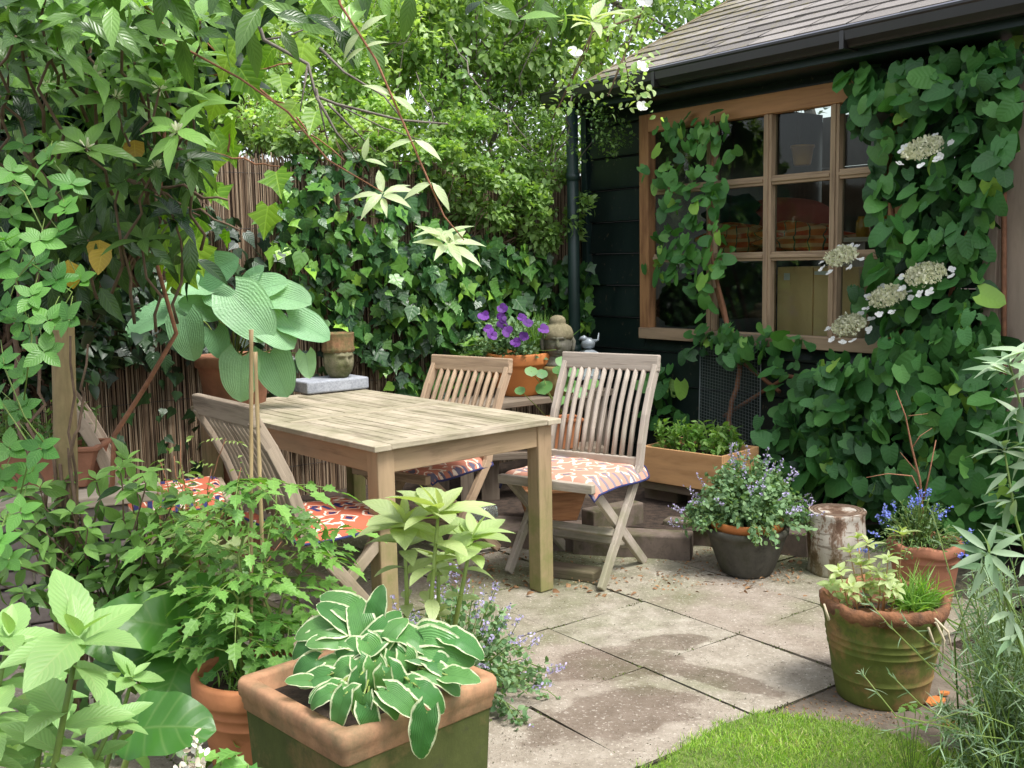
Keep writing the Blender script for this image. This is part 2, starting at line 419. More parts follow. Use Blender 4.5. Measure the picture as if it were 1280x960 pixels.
L.new(c, p.inputs['Base Color']); L.new(ramp(nt, wf, [(0, .85), (1, .6)]), p.inputs['Roughness'])
bump(nt, p, math_(nt, 'ADD', math_(nt, 'ADD', fine, grit), math_(nt, 'MULTIPLY', med, 1.5)), .5, .006)
sl = MB()
for i in range(-6, 5):
    for j in range(-4, 4):
        if i >= 2: continue
        if i == 1 and j > 2: continue
        c0 = A0+tu*TS*(i+.5)+tv_*TS*(j+.5)
        if j == -1 and i == 1: pass
        g = TS-.013; cj = [random.uniform(-.004, .004) for _ in range(8)]; t1 = (random.random()-.5)*.006; t2 = (random.random()-.5)*.006; dz = (random.random()-.5)*.006
        b = len(sl.v); an = (random.random()-.5)*.01
        cs = []
        for a_, b_ in ((-1, -1), (1, -1), (1, 1), (-1, 1)):
            q = c0+(tu*(a_*math.cos(an)-b_*math.sin(an))+tv_*(a_*math.sin(an)+b_*math.cos(an)))*g/2
            jj = len(cs); cs.append((q[0]+cj[jj], q[1]+cj[jj+4], dz+t1*a_+t2*b_))
        sl.v += cs+[(q[0], q[1], -.06) for q in cs]
        r_ = random.random(); uvq = [(0, 0)]*4
        top = (b, b+1, b+2, b+3) if (Vector(cs[1])-Vector(cs[0])).cross(Vector(cs[2])-Vector(cs[1])).z > 0 else (b+3, b+2, b+1, b)
        sl.face(top, uvq, False, r_)
        for k in range(4): sl.face((b+k, b+(k+1) % 4, b+4+(k+1) % 4, b+4+k), uvq, False, r_)
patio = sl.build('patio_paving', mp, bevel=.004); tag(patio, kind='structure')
jb = MB(); o_ = A0*[1, 1, 0]
for a_, b_ in ((-6, -4), (2, -4), (2, 4), (-6, 4)): q = o_+tu*TS*a_+tv_*TS*b_; jb.v.append((q[0], q[1], -.009))
jb.face((0, 1, 2, 3), [(0, 0)]*4); jbo = jb.build('joint_sand', m_plain('mossy_joint', (.13, .115, .07), .98, .6, 30, .8, c2=(.025, .022, .014))); tag(jbo, kind='structure')
if jbo.data.polygons[0].normal.z < 0: jbo.data.flip_normals()
# worn concrete strip between the slabs and the lawn
ms = m_plain('rough_strip', (.19, .155, .12), .95, .4, 14, .7, c2=(.09, .07, .05), bscale=70)
def stripz(x, y): return -.018+.006*math.sin(x*9+y*4)+.005*math.sin(y*17-x*6)
strip_pts = [az(930, 905), az(1060, 835), az(1180, 800), az(1290, 840), az(1290, 960), az(1120, 930), az(990, 900)]
st = MB(); bb = len(st.v)
for q in strip_pts: st.v.append((q[0], q[1], -.012))
idx = list(range(bb, len(st.v)))
st.face(idx[::-1], [(0, 0)]*len(idx))
so = st.build('path_edge', ms); tag(so, kind='structure')

# lawn
lawn_edge = [az(760, 990), az(826, 956), az(868, 926), az(905, 906), az(950, 893), az(1005, 899), az(1060, 906), az(1110, 917), az(1160, 938), az(1215, 950), az(1290, 985)]
poly = [(q[0], q[1]) for q in lawn_edge]+[(2.2, 2.3), (2.2, .9), (.0, .9), (.0, 2.0)]
lm = m_plain('turf', (.16, .22, .05), .95, .5, 30, .8, c2=(.08, .10, .03))
lb = MB()
for q in poly: lb.v.append((q[0], q[1], .004))
lb.face(list(range(len(poly))), [(0, 0)]*len(poly))
if True:
    a_ = sum(poly[i][0]*poly[(i+1) % len(poly)][1]-poly[(i+1) % len(poly)][0]*poly[i][1] for i in range(len(poly)))
    if a_ < 0: lb.f[-1] = lb.f[-1][::-1]
lo = lb.build('lawn', lm); tag(lo, kind='structure')
def inpoly(P, poly):
    x = P[:, 0]; y = P[:, 1]; r = np.zeros(len(P), bool); n = len(poly); j = n-1
    for i in range(n):
        xi, yi = poly[i]; xj, yj = poly[j]
        c_ = ((yi > y) != (yj > y)) & (x < (xj-xi)*(y-yi)/((yj-yi)+1e-12)+xi)
        r ^= c_; j = i
    return r
M_grass = m_leaf('grass_blade', (.20, .36, .04), (.42, .56, .11), ramp3=[(0, (.10, .22, .03)), (.3, (.20, .38, .04)), (.8, (.40, .56, .10)), (.93, (.46, .60, .14)), (1, (.62, .56, .30))], vein=0, trans=.35, rough=.5)
P = np.column_stack([rg.uniform(0, 2.2, 150000), rg.uniform(1.6, 3.2, 150000)])
P = P[inpoly(P, poly)]
# ragged edge
extra = []
for i in range(len(lawn_edge)-1):
    a_, b_ = lawn_edge[i], lawn_edge[i+1]; n = int(np.linalg.norm(b_-a_)*900)
    t = rg.random((n, 1)); extra.append((a_+(b_-a_)*t)[:, :2]+rg.normal(0, .012, (n, 2))+.018*np.column_stack([np.sin(t[:, 0]*23+i), np.cos(t[:, 0]*17+2*i)]))
P = np.concatenate([P]+extra)
n = len(P); lv = LV()
pn = np.sin(P[:, 0]*9+P[:, 1]*7)*np.sin(P[:, 1]*13-P[:, 0]*5)
D = np.column_stack([rg.normal(0, .5, n), rg.normal(0, .5, n), np.ones(n)])
lv.add('blade', np.column_stack([P, np.full(n, .0)]), D, rv(n), rg.uniform(.010, .030, n)*(1+.25*pn), .10, bend=.5, fold=0, rnd=np.clip(rg.normal(.5+.15*pn, .25, n), 0, 1))
g = lv.build('grass', M_grass); tag(g, kind='stuff', label='short bright green lawn grass in front of the paving', cat='grass')

# moss and grit in the joints
M_moss = m_leaf('moss_tuft', (.05, .075, .015), (.14, .19, .04), vein=0, trans=.1, rough=.8, ramp3=[(0, (.05, .035, .02)), (.3, (.07, .06, .025)), (.5, (.08, .12, .02)), (1, (.17, .23, .05))])
lv = LV()
for i in range(-6, 3):
    for j in range(-4, 5):
        for dd, ok in ((tu, i < 2), (tv_, j < 4)):
            if not ok: continue
            a_ = A0*[1, 1, 0]+tu*TS*i+tv_*TS*j; n = 170; t = rg.random((n, 1)); k = np.sin(t[:, 0]*random.uniform(6, 14)+random.random()*6)+rg.normal(0, .5, n) > .35
            Q = (a_+dd*TS*t+rv(n, .0035)*[1, 1, 0]+[0, 0, .0])[k]
            if len(Q): lv.add('quick', Q-[0, 0, .003], unit(rv(len(Q), .6)+[0, 0, .7]), rv(len(Q)), rg.uniform(.004, .010, len(Q)), .7, bend=.3)
n = 1500; Q = np.array([az(x_, y_, .002) for x_, y_ in zip(rg.uniform(600, 1060, n), rg.uniform(700, 955, n))]); lv.add('quick', Q, unit(rv(n)*[1, 1, .15]), unit(rv(n, .3)+[0, 0, 1]), rg.uniform(.002, .006, n), .8, bend=.2, rnd=rg.uniform(0, .35, n))
g = lv.build('joint_moss', M_moss); tag(g, kind='stuff', label='tiny moss tufts and grit along the joints of the paving', cat='moss')
# soil crumbs / leaf litter on the strip near the shed and along the joints
M_litter = m_leaf('dry_leaf', (.20, .10, .045), (.33, .19, .09), vein=.2, trans=.05, rough=.8)
lv = LV(); n = 900
q = [az(x_, y_, .0) for x_, y_ in zip(rg.uniform(560, 1010, n), rg.uniform(655, 735, n))]
q = np.array([k for k in q if True]); lv.add('quick', q+np.array([0, 0, .008]), rv(len(q))*[1, 1, .2], [0, 0, 1]+rv(len(q), .3), rg.uniform(.008, .025, len(q)), .5, bend=.5)
n = 260; q = np.array([az(x_, y_, .004) for x_, y_ in zip(rg.uniform(560, 1010, n), rg.uniform(650, 745, n))]); lv.add('ovate', q, rv(n)*[1, 1, .2], [0, 0, 1]+rv(n, .4), rg.uniform(.018, .045, n), .5, bend=.6)
q = np.array([az(x_, y_, -.01) for x_, y_ in zip(rg.uniform(930, 1130, 500), rg.uniform(840, 905, 500))]); lv.add('quick', q, rv(len(q))*[1, 1, .2], [0, 0, 1]+rv(len(q), .3), rg.uniform(.005, .014, len(q)), .6, bend=.5)
g = lv.build('leaf_litter', M_litter); tag(g, kind='stuff', label='crumbs of dry brown leaf litter scattered on the paving', cat='leaf litter')
# ------------------------------------------------------------------ shed
SE = 2.36      # s of the left corner
M_board = m_wood('black_green_board', (.012, .028, .026), (.006, .013, .013), .38, grain=30, bmp=.25)
def m_boardmat():
    m, nt, N, L = nm('painted_shiplap'); p, o = pb(nt, .38, .5); v = coord(nt, 'UV')
    a = noise(nt, mapping(nt, v, (6, 60, 1)), 1, 6); sp = ramp(nt, noise(nt, mapping(nt, v, (30, 90, 1)), 1, 5, .7), [(.62, 0), (.66, 1)])
    d = ramp(nt, noise(nt, v, 3, 4), [(.4, 0), (.7, 1)])
    c = mix(nt, d, (.006, .014, .012), (.017, .030, .026)); c = mix(nt, math_(nt, 'MULTIPLY', sp, .7), c, (.13, .10, .07))
    L.new(c, p.inputs['Base Color']); bump(nt, p, a, .2, .003); return m
M_ship = m_boardmat()
M_frame = m_wood('window_timber', (.38, .195, .085), (.19, .085, .04), .6, grain=30, bmp=.35)
M_sill = m_wood('grey_sill_timber', (.36, .255, .16), (.18, .12, .075), .75, grain=30, bmp=.4)
M_door = m_wood('faded_door_timber', (.36, .28, .215), (.22, .165, .125), .75, grain=24, bmp=.3)
base = wp(0, 0)
shed = thing('garden_shed', wp(1.0, 0), 'black green timber shed with a large gridded window, shingle roof and climbing hydrangea', 'shed')
WL, WR, WB, WT = 1.82, -.02, .893, 2.287    # window opening incl. frame (s, z)
mb = MB()
bh = .208   # visible board course
def board(s0, s1, z, bh=bh):
    # bevelled shiplap: profile slopes outward toward the bottom
    b = len(mb.v); o_ = random.random()*9; q_ = random.random()*5
    prof = [(0, bh-.004), (.004, bh-.010), (.024, .016), (.024, .004), (.006, 0), (-.012, 0), (-.012, bh-.004)]
    for s_ in (s0, s1):
        for (ot, dz) in prof: mb.v.append(tuple(wp(s_, z+dz, ot)))
    n_ = len(prof)
    for k in range(n_):
        j = (k+1) % n_
        mb.face((b+k, b+n_+k, b+n_+j, b+j), ((o_, q_+k*.03), (o_+abs(s1-s0), q_+k*.03), (o_+abs(s1-s0), q_+k*.03+.03), (o_, q_+k*.03+.03)))
    mb.face([b+k for k in range(n_)], [(o_, q_)]*n_); mb.face([b+n_+k for k in range(n_)][::-1], [(o_, q_)]*n_)
z = -.02; k = 0
while z < 2.40:
    if z+bh > WB-.0 and z < WT:
        board(SE-.03, WL+.0, z); board(WR, -.44, z)
        if z < WB: board(WL, WR, z, WB-z-.002)
        if z+bh > WT: board(WL, WR, WT+.002, z+bh-WT-.002)
    else: board(SE-.03, -.44, z)
    z += bh
mb.build('wall', M_ship, shed, world=True)
mb = MB()   # left end wall (gable) and its boards, seen from the side
z = -.02
while z < 2.45:
    p0 = wp(SE, z, 0); p1 = wp(SE, z, -2.6)
    mb.bar(p0+np.array([0, 0, bh/2]), p1+np.array([0, 0, bh/2]), .018, bh-.006)
    z += bh
mb.bar(wp(SE-.02, 1.2, -.03), wp(SE-.02, 1.2, -2.58), .012, 2.4)
# gable triangle
RS = math.tan(R(26.5))
z = 2.43; k = 0
while z < 3.1:
    o1 = -(z-2.40)/RS
    if -o1 < 1.33:
        mb.bar(wp(SE, z, o1+.0), wp(SE, z, -2.6-o1), .018, bh-.006); z += bh
    else: break
mb.build('end_wall', M_ship, shed, world=True)
mb = MB(); mb.bar(wp(SE+.005, -.02, .022), wp(SE+.005, 2.40, .022), .05, .05, upv=wn); mb.build('corner_post', M_board, shed, world=True, bevel=.004)
# interior shell: floor, unseen back wall with an opening added to let daylight in
M_int = m_plain('shed_interior', (.36, .31, .24), .9, .5, 2, .1)
mb = MB()
mb.bar(wp(-.44, .02, -1.3), wp(SE-.1, .02, -1.3), 2.3, .03, upv=(0, 0, 1))
mb.bar(wp(-2.2, .55, -2.5), wp(SE-.05, .55, -2.5), .03, 1.1); mb.bar(wp(-2.2, 2.3, -2.5), wp(SE-.05, 2.3, -2.5), .03, .4); mb.bar(wp(-2.2, 1.6, -2.5), wp(-.9, 1.6, -2.5), .03, .99); mb.bar(wp(1.7, 1.6, -2.5), wp(SE-.05, 1.6, -2.5), .03, .99)
mb.bar(wp(-2.2, 1.25, -.05), wp(-2.2, 1.25, -2.5), .03, 2.4); mb.bar(wp(SE-.03, WT+.10, -.03), wp(-.44, WT+.10, -.03), .012, .26)
mb.build('interior_wall', M_int, shed, world=True)
# roof
M_shing, nt, N, L = nm('roof_shingle'); p, o = pb(nt, .85, .25); v = coord(nt, 'UV'); rn = attr(nt, 'rnd')
gr = noise(nt, v, 160, 3, .8); big = noise(nt, v, 2.2, 6, .7)
c = mix(nt, rn, (.13, .118, .11), (.29, .265, .25)); c = mix(nt, ramp(nt, gr, [(.4, 0), (.7, .5)]), c, (.32, .29, .26))
sx, sy, _ = sep(nt, v)
mf = ramp(nt, math_(nt, 'ADD', noise(nt, v, 14, 7, .75), math_(nt, 'MULTIPLY', math_(nt, 'SUBTRACT', sx, 1.5), .10)), [(.50, 0), (.64, 1)])
c = mix(nt, math_(nt, 'MULTIPLY', mf, .8), c, (.19, .165, .07))
L.new(c, p.inputs['Base Color']); bump(nt, p, gr, .5, .004)
EO = .30; EZ = 2.425; LEN = 2.0
sl_ = math.sqrt(1+RS*RS)
def rp(s, t, h=0): # t along the slope from the eave
    return wp(s, EZ+t*RS/sl_, EO-t/sl_)+(np.array([0, 0, 1])/sl_+wn*RS/sl_)*h
mb = MB(); sR = -3.2; sLft = SE-.03
t = 0; row = 0
while t < LEN-.02:
    s = sR-random.random()*.3
    while s < sLft:
        w = .30+random.random()*.06; e = min(s+w-.007, sLft+random.uniform(-.01, .012))
        if e-s > .02:
            b = len(mb.v); dt = random.uniform(-.006, .006); hl = random.uniform(0, .005)
            for (ss, tt, hh) in ((s, t-.012+dt, .014+hl), (e, t-.012+dt, .014+random.uniform(0, .006)), (e, t+.18, .006), (s, t+.18, .006)):
                mb.v.append(tuple(rp(ss, tt, hh)))
            for (ss, tt, hh) in ((s, t-.012+dt, .008), (e, t-.012+dt, .008)): mb.v.append(tuple(rp(ss, tt, hh)))
            r_ = random.random()
            mb.face((b+1, b, b+3, b+2), ((e, t), (s, t), (s, t+.14), (e, t+.14)), False, r_)
            mb.face((b+4, b, b+1, b+5), ((s, t), (s, t+.005), (e, t+.005), (e, t)), False, r_*.5)
        s += w
    t += .155; row += 1
roof = mb.build('roof', M_shing, shed, world=True)
mb = MB()  # roof deck, far slope
def slab(P4, th, mb=mb):
    b = len(mb.v); P4 = [Vector([float(a) for a in q]) for q in P4]; n_ = (P4[1]-P4[0]).cross(P4[2]-P4[1]).normalized()
    for q in P4: mb.v.append(tuple(q))
    for q in P4: mb.v.append(tuple(q-n_*th))
    mb.face((b, b+1, b+2, b+3), [(0, 0)]*4); mb.face((b+7, b+6, b+5, b+4), [(0, 0)]*4)
    for k in range(4): mb.face((b+k, b+4+k, b+4+(k+1) % 4, b+(k+1) % 4), [(0, 0)]*4)
slab([rp(sR, 0), rp(sLft, 0), rp(sLft, LEN), rp(sR, LEN)][::-1], .03)
pk = rp(sLft, LEN); pk2 = rp(sR, LEN)
slab([pk2, pk, pk-wn*1.7-np.array([0, 0, 1.7*RS]), pk2-wn*1.7-np.array([0, 0, 1.7*RS])][::-1], .03)
mb.build('roof_deck', M_board, shed, world=True)
mb = MB() # fascia, soffit, verge board
mb.bar(wp(sR, EZ-.035, EO-.015), wp(sLft, EZ-.035, EO-.015), .022, .10)
mb.bar(wp(sR, EZ-.075, EO/2), wp(sLft, EZ-.075, EO/2), EO-.03, .014)
mb.build('fascia', M_board, shed, world=True, bevel=.003)
mb = MB()
a_ = rp(sLft+.012, -.01, -.03); b_ = rp(sLft+.012, LEN, -.03); mb.bar(a_, b_, .022, .10)
mb.build('verge_board', m_wood('mossy_verge', (.16, .13, .08), (.07, .06, .04), .85), shed, world=True, bevel=.003)
# gutter: half-round-ish channel with a light upper lip
M_gut = m_plain('dark_gutter', (.022, .02, .019), .35, .3, 6, .03, spec=.6)
mb = MB(); gb = len(mb.v); pr = [(.012, .045), (.0, .04), (.0, -.012), (.02, -.045), (.075, -.045), (.10, -.015), (.108, .04), (.118, .048), (.118, .038), (.112, .03), (.108, -.012), (.08, -.038), (.02, -.038), (.006, -.01), (.006, .04)]
sl0, sl1 = sR, sLft+.03
for s_ in (sl0, sl1):
    for (ot, dz) in pr: mb.v.append(tuple(wp(s_, EZ-.005+dz, EO+ot)))
n_ = len(pr)
for k in range(n_):
    j = (k+1) % n_; mb.face((gb+k, gb+n_+k, gb+n_+j, gb+j), [(0, 0)]*4)
mb.face([gb+n_+k for k in range(n_)][::-1], [(0, 0)]*n_); mb.face([gb+k for k in range(n_)], [(0, 0)]*n_)
for s_ in (1.35, .1, -.9):
    q = wp(s_, EZ-.008, EO+.054); mb.bar(q-wd*.012, q+wd*.012, .12, .098)
mb.build('gutter', M_gut, shed, world=True)
mb = MB() # light moulding strip under the shingles
mb.bar(wp(sR, EZ+.046, EO+.055), wp(sLft-.2, EZ+.046, EO+.055), .13, .005)
mb.build('eave_strip', m_plain('pale_metal_strip', (.45, .44, .50), .3, .1, 5, 0, metal=.6), shed, world=True)
# window
win = MB()
D_ = .045   # frame stands proud
def fr(s0, z0, s1, z1, w, ot=.03, th=.06, mbx=None):
    (mbx or win).bar(wp(s0, z0, ot), wp(s1, z1, ot), *( (w, th) if True else ()), upv=wn)
# outer frame: w across = in-plane width
fr(WL-.04, WB, WL-.04, WT, .08, .028, .07); fr(WR+.04, WB, WR+.04, WT, .08, .028, .07)
win.bar(wp(WR+.08, WT-.055, .029), wp(WL-.08, WT-.055, .029), .11, .072, upv=wn)
wobj = win.build('window', M_frame, shed, world=True, bevel=.004)
s1_, s2_, s3_ = pws(890, 300, .03)[0], pws(961, 300, .03)[0], pws(1044, 300, .03)[0]
win = MB()
for s_ in (s1_, s2_, s3_):
    fr(s_, WB+.07, s_, WT-.11, .055, .022, .055); fr(s_, WB+.07, s_, WT-.11, .02, .052, .012)
def subset(o): o.location = -(wloc(wobj)-wloc(shed))
for z_ in (1.817, 1.398):
    ss = [WR+.08, s3_, s2_, s1_, WL-.08]
    for a_, b_ in zip(ss[:-1], ss[1:]):
        win.bar(wp(a_+.0285, z_, .020), wp(b_-.0285, z_, .020), .05, .05, upv=wn); win.bar(wp(a_+.0285, z_, .0495), wp(b_-.0285, z_, .0495), .018, .012, upv=wn)
win.build('glazing_bar', M_sill, wobj, world=True, bevel=.003)
win = MB(); win.bar(wp(WR+.0, WB+.035, .033), wp(WL-.0, WB+.035, .033), .07, .085, upv=wn)
win.build('window_sill', M_sill, wobj, world=True, bevel=.004)
mgl, nt, N, L = nm('window_glass'); p, o = pb(nt, .03, .5)
gl = N.new('ShaderNodeBsdfGlossy'); gl.inputs['Roughness'].default_value = .02; tr = N.new('ShaderNodeBsdfTransparent'); tr.inputs[0].default_value = (.82, .86, .83, 1)
fz = N.new('ShaderNodeFresnel'); fz.inputs[0].default_value = 1.28
mx = N.new('ShaderNodeMixShader'); L.new(fz.outputs[0], mx.inputs[0]); L.new(tr.outputs[0], mx.inputs[1]); L.new(gl.outputs[0], mx.inputs[2]); L.new(mx.outputs[0], o.inputs[0])
zs = [WB+.07, 1.398, 1.817, WT-.11]; ssx = [WR+.08, s3_, s2_, s1_, WL-.08]
for i in range(4):
    for j in range(3):
        g_ = MB(); g_.bar(wp((ssx[i]+ssx[i+1])/2, zs[j], .012), wp((ssx[i]+ssx[i+1])/2, zs[j+1], .012), ssx[i+1]-ssx[i]-.02, .004, upv=wn)
        g_.build('pane', mgl, wobj, world=True)
# door at the right end
dr = MB()
for k in range(5):
    s_ = -.50-.055-k*.165; dr.bar(wp(s_, .05, .012), wp(s_, 2.2, .012), .16, .03, upv=wn)
door = dr.build('door', M_door, shed, world=True, bevel=.004)
dr = MB(); dr.bar(wp(-.47, 0, .03), wp(-.47, 2.3, .03), .07, .06, upv=wn); dr.bar(wp(-1.4, 0, .03), wp(-1.4, 2.3, .03), .07, .06, upv=wn); dr.bar(wp(-.51, 2.25, .029), wp(-1.36, 2.25, .029), .09, .05, upv=wn)
dr.build('door_frame', M_door, shed, world=True, bevel=.004)
mb = MB(); z = -.02
while z < 2.4: mb.bar(wp(-1.44, z+bh/2, .0), wp(-3.2, z+bh/2, .0), .02, bh-.005); z += bh
mb.build('wall', M_ship, shed, world=True)

# things inside the shed, seen through the panes
M_ply = m_plain('plywood', (.85, .58, .28), .6, .12, 4, .05)
M_white = m_plain('white_plastic', (.8, .8, .78), .4, .05, 5, 0)
c0 = pws(966, 335, -.12); c1 = pws(1038, 335, -.12); zt = c0[1]; zb = WB-.02
bx_ = thing('plywood_box', wp((c0[0]+c1[0])/2-.12, zb, -.3), 'plywood board box with white catches standing inside the shed window', 'box')
g_ = MB(); sA = c0[0]-.01; sB = sA-.54
g_.bar(wp(sA, (zt+zb)/2+.005, -.30), wp(sA-.245, (zt+zb)/2+.005, -.30), .30, zt-zb); g_.bar(wp(sA-.249, (zt+zb)/2+.002, -.30), wp(sB, (zt+zb)/2+.002, -.30), .294, zt-zb-.005)
g_.build('panel', M_ply, bx_, world=True, bevel=.004)
for (q0, q1, zz_, hh_) in ((.17, .235, zb+.045, .03), (.26, .37, zt-.03, .02), (.05, .09, zt-.05, .04)):
    g_ = MB(); g_.bar(wp(sA-q0, zz_, -.147), wp(sA-q1, zz_, -.147), .004, hh_); g_.build('catch', M_white, bx_, world=True)
def blobmesh(c, rad, seed, mat, name, label, cat, amp=.25, fr_=5.0, grp=None):
    """a crumpled cloth lump"""
    rr = random.Random(seed); ph = [rr.random()*6 for _ in range(9)]
    me = MB(); nu, nv = 40, 24; V = []
    for j in range(nv+1):
        th = math.pi*j/nv
        for i in range(nu):
            f = 2*math.pi*i/nu
            d = np.array([math.sin(th)*math.cos(f), math.sin(th)*math.sin(f), math.cos(th)])
            k = 1+amp*(math.sin(d[0]*fr_+ph[0]+2*math.sin(d[2]*fr_+ph[1]))*.5+.35*math.sin(d[1]*fr_*1.7+ph[2]+d[0]*4)+.25*math.sin(d[2]*fr_*2.6+ph[3]+d[1]*5))
            q = d*k*np.array(rad); q[2] = max(q[2], -rad[2]*.8); V.append(tuple(np.array(c)+q))
    me.v = V
    for j in range(nv):
        for i in range(nu):
            a_ = j*nu+i; b_ = j*nu+(i+1) % nu
            me.face((a_, b_, b_+nu, a_+nu)[::-1], ((i/nu*2, j/nv), ((i+1)/nu*2, j/nv), ((i+1)/nu*2, (j+1)/nv), (i/nu*2, (j+1)/nv))[::-1], True)
    o = me.build(name, mat, loc=(c[0], c[1], c[2]-rad[2]*.8)); tag(o, label, cat, grp); return o
mt, nt, N, L = nm('orange_tartan'); p, o = pb(nt, .9, .1); v = coord(nt, 'UV'); sx, sy, _ = sep(nt, v)
def stripes(nt, s, f, w): return ramp(nt, math_(nt, 'FRACT', math_(nt, 'MULTIPLY', s, f)), [(w, 1), (w+.03, 0)])
c = mix(nt, math_(nt, 'MULTIPLY', stripes(nt, sx, 5, .45), .8), (.62, .20, .06), (.45, .06, .03)); c = mix(nt, math_(nt, 'MULTIPLY', stripes(nt, sy, 7, .4), .6), c, (.62, .47, .25)); c = mix(nt, stripes(nt, sx, 10, .08), c, (.05, .12, .08))
L.new(c, p.inputs['Base Color'])
M_darkcloth = m_plain('charcoal_cloth', (.035, .038, .04), .9, .5, 8, .2, c2=(.015, .02, .02))
M_greencloth = m_plain('dark_green_cloth', (.03, .07, .055), .9, .5, 8, .2)
q = apl(925, 300, W0-wn*.45, wn); blobmesh(q+np.array([0, 0, -.02]), (.24, .22, .12), 3, mt, 'tartan_blanket', 'crumpled orange tartan blanket behind the middle left panes', 'blanket')
q = apl(1000, 300, W0-wn*.55, wn); blobmesh(q+np.array([0, 0, 0]), (.30, .2, .11), 9, mt, 'tartan_blanket', 'orange tartan blanket heaped behind the centre pane beside the red cushion', 'blanket')
q = apl(915, 270, W0-wn*.55, wn); blobmesh(q, (.18, .2, .14), 5, M_greencloth, 'bag', 'dark green bag leaning on the tartan blanket inside the window', 'bag')
q = apl(925, 365, W0-wn*.35, wn); blobmesh(q, (.24, .2, .2), 7, M_darkcloth, 'jacket', 'rumpled charcoal jacket behind the lower left pane', 'jacket', .35, 7)
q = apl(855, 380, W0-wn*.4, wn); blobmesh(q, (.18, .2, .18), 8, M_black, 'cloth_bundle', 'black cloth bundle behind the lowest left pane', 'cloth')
M_red = m_plain('red_cushion', (.45, .10, .08), .8, .2, 10, .1)
q = apl(985, 270, W0-wn*.8, wn); blobmesh(q, (.30, .08, .12), 12, M_red, 'red_cushion', 'flat red cushion inside the shed behind the centre pane', 'cushion', .06, 3)
M_shelf = m_wood('pale_shelf', (.5, .45, .38), (.35, .3, .25), .6)
g_ = MB(); cA = apl(1060, 300, W0-wn*.6, wn); cB = cA-wd*.7; g_.bar(cA, cB, .25, .025); g_.bar(cA-wd*.02+np.array([0, 0, -.0126]), cA-wd*.02+np.array([0, 0, -.5]), .03, .24, upv=wn); sh_ = g_.build('shelf', M_shelf, loc=cA); tag(sh_, 'pale wooden shelf inside the shed behind the right hand panes', 'shelf')
M_amber = m_plain('amber_jar', (.5, .25, .03), .3, .2, 8, 0)
for k, (dx, cc) in enumerate(((.10, 'small amber jar at the left end of the indoor shelf'), (.24, 'amber jar in the middle of the indoor shelf'), (.4, 'amber jar at the right of the indoor shelf row'))):
    g_ = MB(); b0 = cA-wd*dx+np.array([0, 0, .0135]); g_.lathe([(.03, 0), (.04, .005), (.04, .09), (.03, .105), (.03, .12), (.001, .12)], 16, b0); oo = g_.build('storage_jar', M_amber, loc=b0); tag(oo, cc, 'jar', 'jars on the indoor shelf')
q = apl(1003, 185, W0-wn*.35, wn); b0 = q-np.array([0, 0, .1]); g_ = MB(); g_.lathe([(.045, 0), (.05, .01), (.065, .1), (.07, .1), (.07, .115), (.06, .115), (.06, .09), (.001, .09)], 20, b0)
hp = thing('hanging_pot', b0, 'little yellow plant pot hanging inside the top centre pane', 'plant pot')
g_.build('pot', M_amber, hp, world=True)
g_ = MB(); [g_.tube([b0+np.array([math.cos(a)*.06, math.sin(a)*.06, .11]), b0+np.array([0, 0, .62])], .0012, 4) for a in (0, 2.1, 4.2)]; g_.build('wire', M_gut, hp, world=True)
# green downpipe / post beyond the corner
mb = MB(); b0 = ay(718, 400, 6.75); b0[2] = 0; mb.tube([b0, b0+np.array([0, 0, 1.2]), b0+np.array([0.0, 0, 2.42])], .038, 14)
M_pipe = m_plain('dark_green_pipe', (.018, .04, .035), .4, .3, 6, .05)
dp = thing('downpipe', b0, 'dark green downpipe standing at the left corner of the shed', 'downpipe'); mb.build('pipe', M_pipe, dp, world=True)
for z_ in (.8, 1.9): mb = MB(); mb.lathe([(.038, 0), (.045, .002), (.045, .05), (.038, .052)], 16, b0+np.array([0, 0, z_])); mb.build('collar', M_pipe, dp, world=True)
# chimney / vent post above the roof, seen behind it
# ------------------------------------------------------------------ reed fence
M_reed, nt, N, L = nm('reed'); p, o = pb(nt, .7, .3); rn = attr(nt, 'rnd'); v = geo_pos(nt)
c = ramp(nt, rn, [(0, (.09, .055, .035)), (.5, (.25, .17, .105)), (1, (.42, .33, .23))]); nn = noise(nt, mapping(nt, v, (60, 60, 6)), 1, 4)
c = mix(nt, 1.0, c, ramp(nt, nn, [(.3, .55), (.7, 1.15)]), 'MULTIPLY'); L.new(c, p.inputs['Base Color'])
mb = MB(); s = -1.6
while s < 3.4:
    h_ = 1.99+random.gauss(0, .012); o_ = random.uniform(-.006, .006); b = len(mb.v); w = random.uniform(.0045, .0075); j1 = random.gauss(0, .004)
    mb.tube([fp(s, .02, o_), fp(s+j1, 1, o_), fp(s+random.gauss(0, .005), h_, o_+random.gauss(0, .004))], w/2*1.1, 5, False)
    s += w*1.0
fence = thing('reed_fence', fp(0.8, 0), 'brown split reed fence behind the table, half covered in ivy', 'fence')
mb.build('reed_screen', M_reed, fence, world=True)
mb = MB()
for z_ in (.25, .7, 1.15, 1.6, 1.9): mb.tube([fp(-1.6, z_, .007), fp(.8, z_+.004, .007), fp(3.4, z_-.003, .007)], .0014, 4)
mb.build('wire', M_gut, fence, world=True)
mb = MB(); mb.bar(fp(-1.6, 1.02, -.03), fp(3.4, 1.02, -.03), .02, 1.9); mb.build('backing_board', m_wood('dark_backing', (.045, .03, .02), (.02, .013, .01), .9), fence, world=True)
for k in range(4):
    mb = MB(); mb.bar(fp(-1.5+k*1.6, 0, -.085), fp(-1.5+k*1.6, 2.02, -.085), .09, .09, upv=fn); mb.build('post', m_wood('fence_post_wood', (.2, .15, .1), (.1, .07, .05)), fence, world=True)
